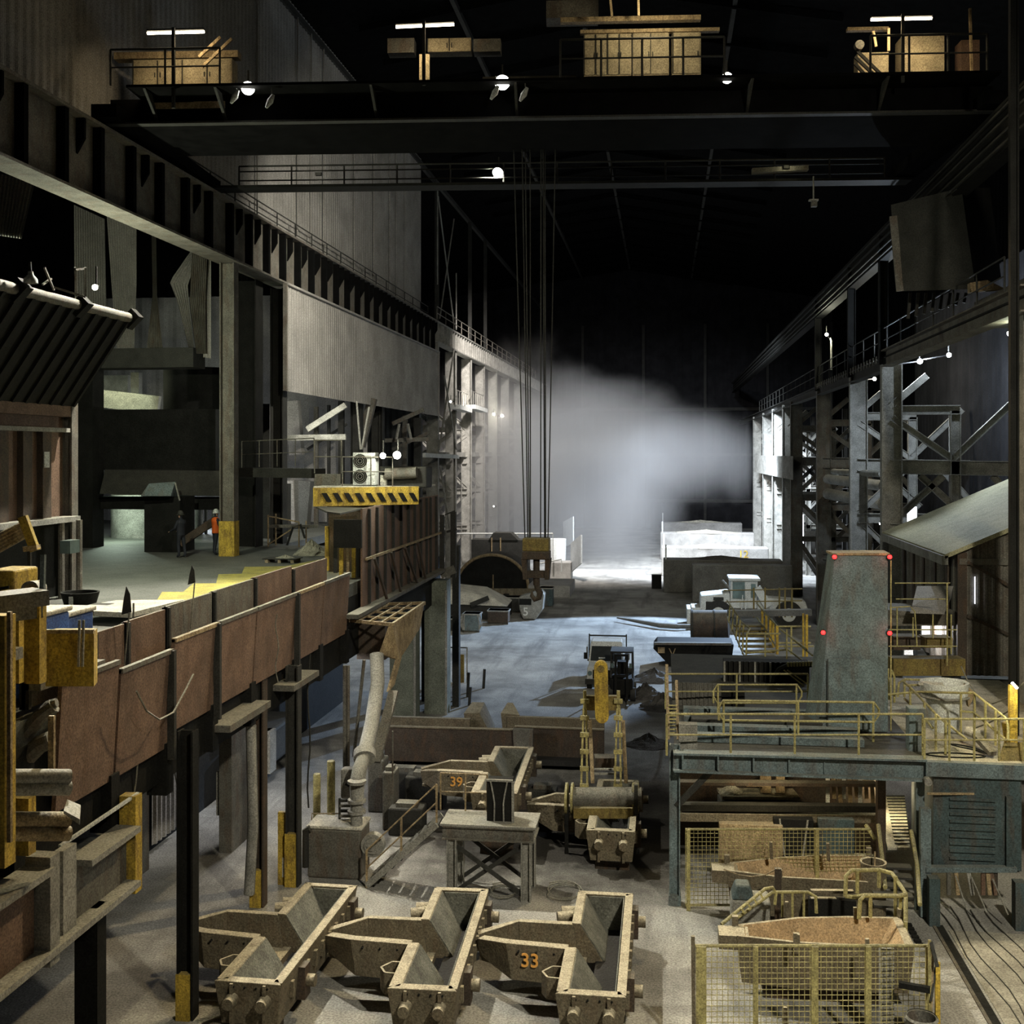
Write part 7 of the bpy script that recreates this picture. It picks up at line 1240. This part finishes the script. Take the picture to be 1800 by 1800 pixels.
q = PD(167, 505, 28); lamp('bare bright lamp on top of the ribbed hood', q, power=0, lens='lensw', r=.07); light('POINT', 'hood_glow_light', q+V((-3.5, 8, -1.0)), None, 2000, (.95, 1, .75), .08)
for i, (u, v, d, pw, c_, r_) in enumerate(((1453, 588, 70, 250, (1, 1, .75), .1), (1617, 635, 52, 420, COLD, .12), (1668, 624, 50, 250, COLD, .1), (1537, 666, 62, 300, NEUT, .1), (1775, 586, 34, 50, (.9, 1, .7), .08), (1383, 711, 95, 200, NEUT, .12), (808, 714, 96, 300, NEUT, .12), (792, 706, 92, 0, NEUT, .09), (868, 728, 112, 0, NEUT, .13), (883, 731, 116, 300, NEUT, .13), (868, 890, 114, 0, NEUT, .07), (1498, 652, 66, 0, NEUT, .03))):
    q = PD(u, v, d); t = lamp('small bright lamp, %s' % ('on the pole of the right walkway', 'biggest of those in the right frames', 'right of the biggest one in the right frames', 'behind the second right column', 'beside the right edge of the photo', 'far along the right frames', 'on the left trestles, beside the crossed rods', 'on the left trestles, half hidden by the rods', 'in the smoke at left, first of a pair', 'in the smoke at left, second of a pair', 'low in the smoke at left', 'tiny one on the right frame')[i], q, lens='lensw' if c_ != COLD else 'coldlens', r=r_, name='bulkhead_lamp', anchor={1617: PD(1578, 640, 51.5), 1668: PD(1617, 633, 52), 1537: PD(1508, 668, 60.2), 1775: PD(1784, 586, 30.5), 1383: PD(1402, 711, 88), 808: PD(803, 714, 94), 792: PD(800, 706, 94), 868: PD(874, v, 117), 883: PD(874, 731, 117), 1453: PD(1461, 600, 70)}.get(u))
    if pw: light('POINT', 'bulkhead_light', q+V((0, -.5, 0)), None, pw*(6 if u == 1617 else 3 if u == 1537 else 1.3), c_, .1, parent=t)
tag(MB().tube([PD(1459, 594, 70), PD(1461, 600, 70), PD(1461, 650, 70)], .06, 6).build('lamp_bracket_pole', 'lsteel'), 'thin bent pole under the small lamp on the right walkway', 'pole')
# cold lamps low in the right aisle
for i, (u, v, d) in enumerate(((1395, 895, 92), (1435, 912, 84), (1437, 924, 84), (1492, 900, 66), (1545, 918, 62), (1356, 892, 110))):
    q = PD(u, v, d); q.x += .2
    lamp('cold white lamp between the right columns, %s' % ('left of the pair', 'upper of the pair', 'lower of the pair', 'by the second right frame', 'just left of the broad lit column', 'farthest one')[i], q, lens='coldlens', r=.14 if i != 4 else .2, name='aisle_lamp', anchor=(q.x, q.y+.05, 0))
light('SPOT', 'aisle_flood_light', (8.6, 84, 14), (-4.5, 66, 0), 62000, (.52, .71, 1), .3, 46, .2)
light('SPOT', 'aisle_flood_light', (5.5, 100, 17), (5, 112, 0), 52000, (.75, .85, 1), 1.0, 110, .6)
light('SPOT', 'smoke_fill_light', (-9, 84, 27), (-10, 114, 6), 70000, (1, .93, .88), 1.0, 80, .8)  # both spots are unseen fills, added to light the smoke evenly
light('SPOT', 'smoke_fill_light', (1, 84, 27), (1, 118, 6), 95000, (.8, .9, 1), 1.0, 70, .8)
light('SPOT', 'rear_crane_light', (9, 4, 22), (4, 32, 3), 23000, (1, .93, .74), .5, 80, .8)
light('POINT', 'tapping_floor_light', PD(210, 690, 57)+V((0, -1, .5)), None, 120, (.95, 1, .65), .3)
light('POINT', 'tapping_floor_light', PD(205, 880, 52.5), None, 500, (.8, 1, .8), .3)
light('POINT', 'tapping_floor_light', PD(350, 915, 60)+V((0, 0, .8)), None, 500, (.8, .88, 1), .3)
light('POINT', 'aisle_glow_light', PD(560, 740, 58), None, 350, (1, 1, .85), .4)
light('POINT', 'booth_light', PD(600, 945, 39.5), None, 260, (1, .75, .2), .3)
light('POINT', 'under_platform_light', (-11.5, 33, 5), None, 700, (1, .97, .95), .5)
light('POINT', 'post_lamp_light', LTUBE+V((-.2, -.2, 0)), None, 70, (1, .9, .5), .1)
light('POINT', 'opening_light', PD(1640, 1105, 40.5), None, 400, (1, .96, .95), .3)
light('POINT', 'locker_light', PC(1150, 20, -1.2), None, 150, (1, .85, .55), .15)
light('POINT', 'under_deck_light', (2.6, 29.0, 3.3), None, 130, (1, .82, .5), .2)
light('POINT', 'under_deck_light', PD(1560, 1385, 31), None, 110, (1, .85, .5), .3)
# ---------------- smoke
m, nt, N, L, B = nodes('smoke_volume'); N.remove(B)
tc = N.new('ShaderNodeTexCoord'); out = N['Material Output']; vs = N.new('ShaderNodeVolumePrincipled'); vs.inputs['Color'].default_value = (.8, .8, .8, 1); vs.inputs['Anisotropy'].default_value = .1
geo = N.new('ShaderNodeNewGeometry')
no = N.new('ShaderNodeTexNoise'); no.inputs['Scale'].default_value = .13; no.inputs['Detail'].default_value = 4; no.inputs['Distortion'].default_value = .6; L.new(tc.outputs['Object'], no.inputs['Vector'])
def blob(c, s):
    mp = N.new('ShaderNodeMapping'); mp.vector_type = 'POINT'; mp.inputs['Location'].default_value = [-c[i]/s[i] for i in range(3)]; mp.inputs['Scale'].default_value = [1/k for k in s]; L.new(tc.outputs['Object'], mp.inputs[0])
    ln = N.new('ShaderNodeVectorMath'); ln.operation = 'LENGTH'; L.new(mp.outputs[0], ln.inputs[0]); r = N.new('ShaderNodeMapRange'); r.inputs[1].default_value = 0; r.inputs[2].default_value = 1; r.inputs[3].default_value = 1; r.inputs[4].default_value = 0; L.new(ln.outputs['Value'], r.inputs[0]); return r.outputs[0]
SB = V((-5, 118, 0))
def sb(u, v, d, s): q = PD(u, v, d)-SB; return blob(q, s)
bl_ = [sb(970, 810, 118, (15, 24, 16)), sb(830, 880, 112, (12, 22, 15)), sb(1080, 960, 118, (9, 18, 8)), sb(1120, 800, 120, (15, 16, 9)), sb(1250, 800, 122, (10, 12, 6))]
acc = bl_[0]
for x in bl_[1:]: ad = N.new('ShaderNodeMath'); ad.operation = 'ADD'; L.new(acc, ad.inputs[0]); L.new(x, ad.inputs[1]); acc = ad.outputs[0]
a1 = N.new('ShaderNodeMath'); a1.operation = 'ADD'; L.new(acc, a1.inputs[0]); L.new(no.outputs['Fac'], a1.inputs[1])
r = N.new('ShaderNodeMapRange'); r.inputs[1].default_value = .78; r.inputs[2].default_value = 1.7; r.inputs[3].default_value = 0; r.inputs[4].default_value = .075; L.new(a1.outputs[0], r.inputs[0]); L.new(r.outputs[0], vs.inputs['Density'])
L.new(vs.outputs[0], out.inputs['Volume'])
o = MB().box(-26, 9, 92, 142, .05, 24).build('smoke_cloud', m); o.location = SB+V((0, 0, .05))
for v_ in o.data.vertices: v_.co = v_.co+V((-8.5+5, -1, 0))
tag(o, 'pale cloud of dust and smoke drifting across the far end of the hall', 'smoke', kind='stuff')

# ---------------- repeats carry one group phrase
GR = dict(hoist_rope='ropes of the hook block', floor_cable='cables on the pale floor slab', floor_clip='clips beside the near orange-lined mould', bulkhead_lamp='small lamps on the steel frames', aisle_lamp='cold lamps of the right aisle',
 floodlight='bright floodlights', reflector_lamp='reflector dishes under the crane', hanging_hose='hose ends under the teal housing', taut_cable='taut cables of the teal housing', peg='pegs by the orange-lined moulds', wall_slot='bright gaps in the right wall',
 hopper_strut='struts below the dim hopper', stake='stakes on the hall floor', rubble_heap='rubble heaps near the forklift', flag='flags on the platform rim', bollard='yellow bollards', plastic_bin='blue bins on the platform', concrete_pier='grey-green piers',
 support_column='columns under the platform', crane_strut='struts on the crane', loose_rod='rods on the ribbed hood', hanging_curtain='corrugated hanging curtains', upper_post='upper posts of the right runway', roof_post='roof posts over the far left runway',
 lamp_pole='lamp poles of the crane', crane_locker='lockers on the crane', duct_pipe='pipes of the right aisle', hanging_cable='cables hanging from the platform edge', ledge_plate='ledges below the apron plates', access_landing='landings on the left trestles')
for o in list(SC.objects):
    if o.parent is None and 'label' in o and 'group' not in o:
        s_ = o.name.split('.')[0]
        if s_ in GR: o['group'] = GR[s_]
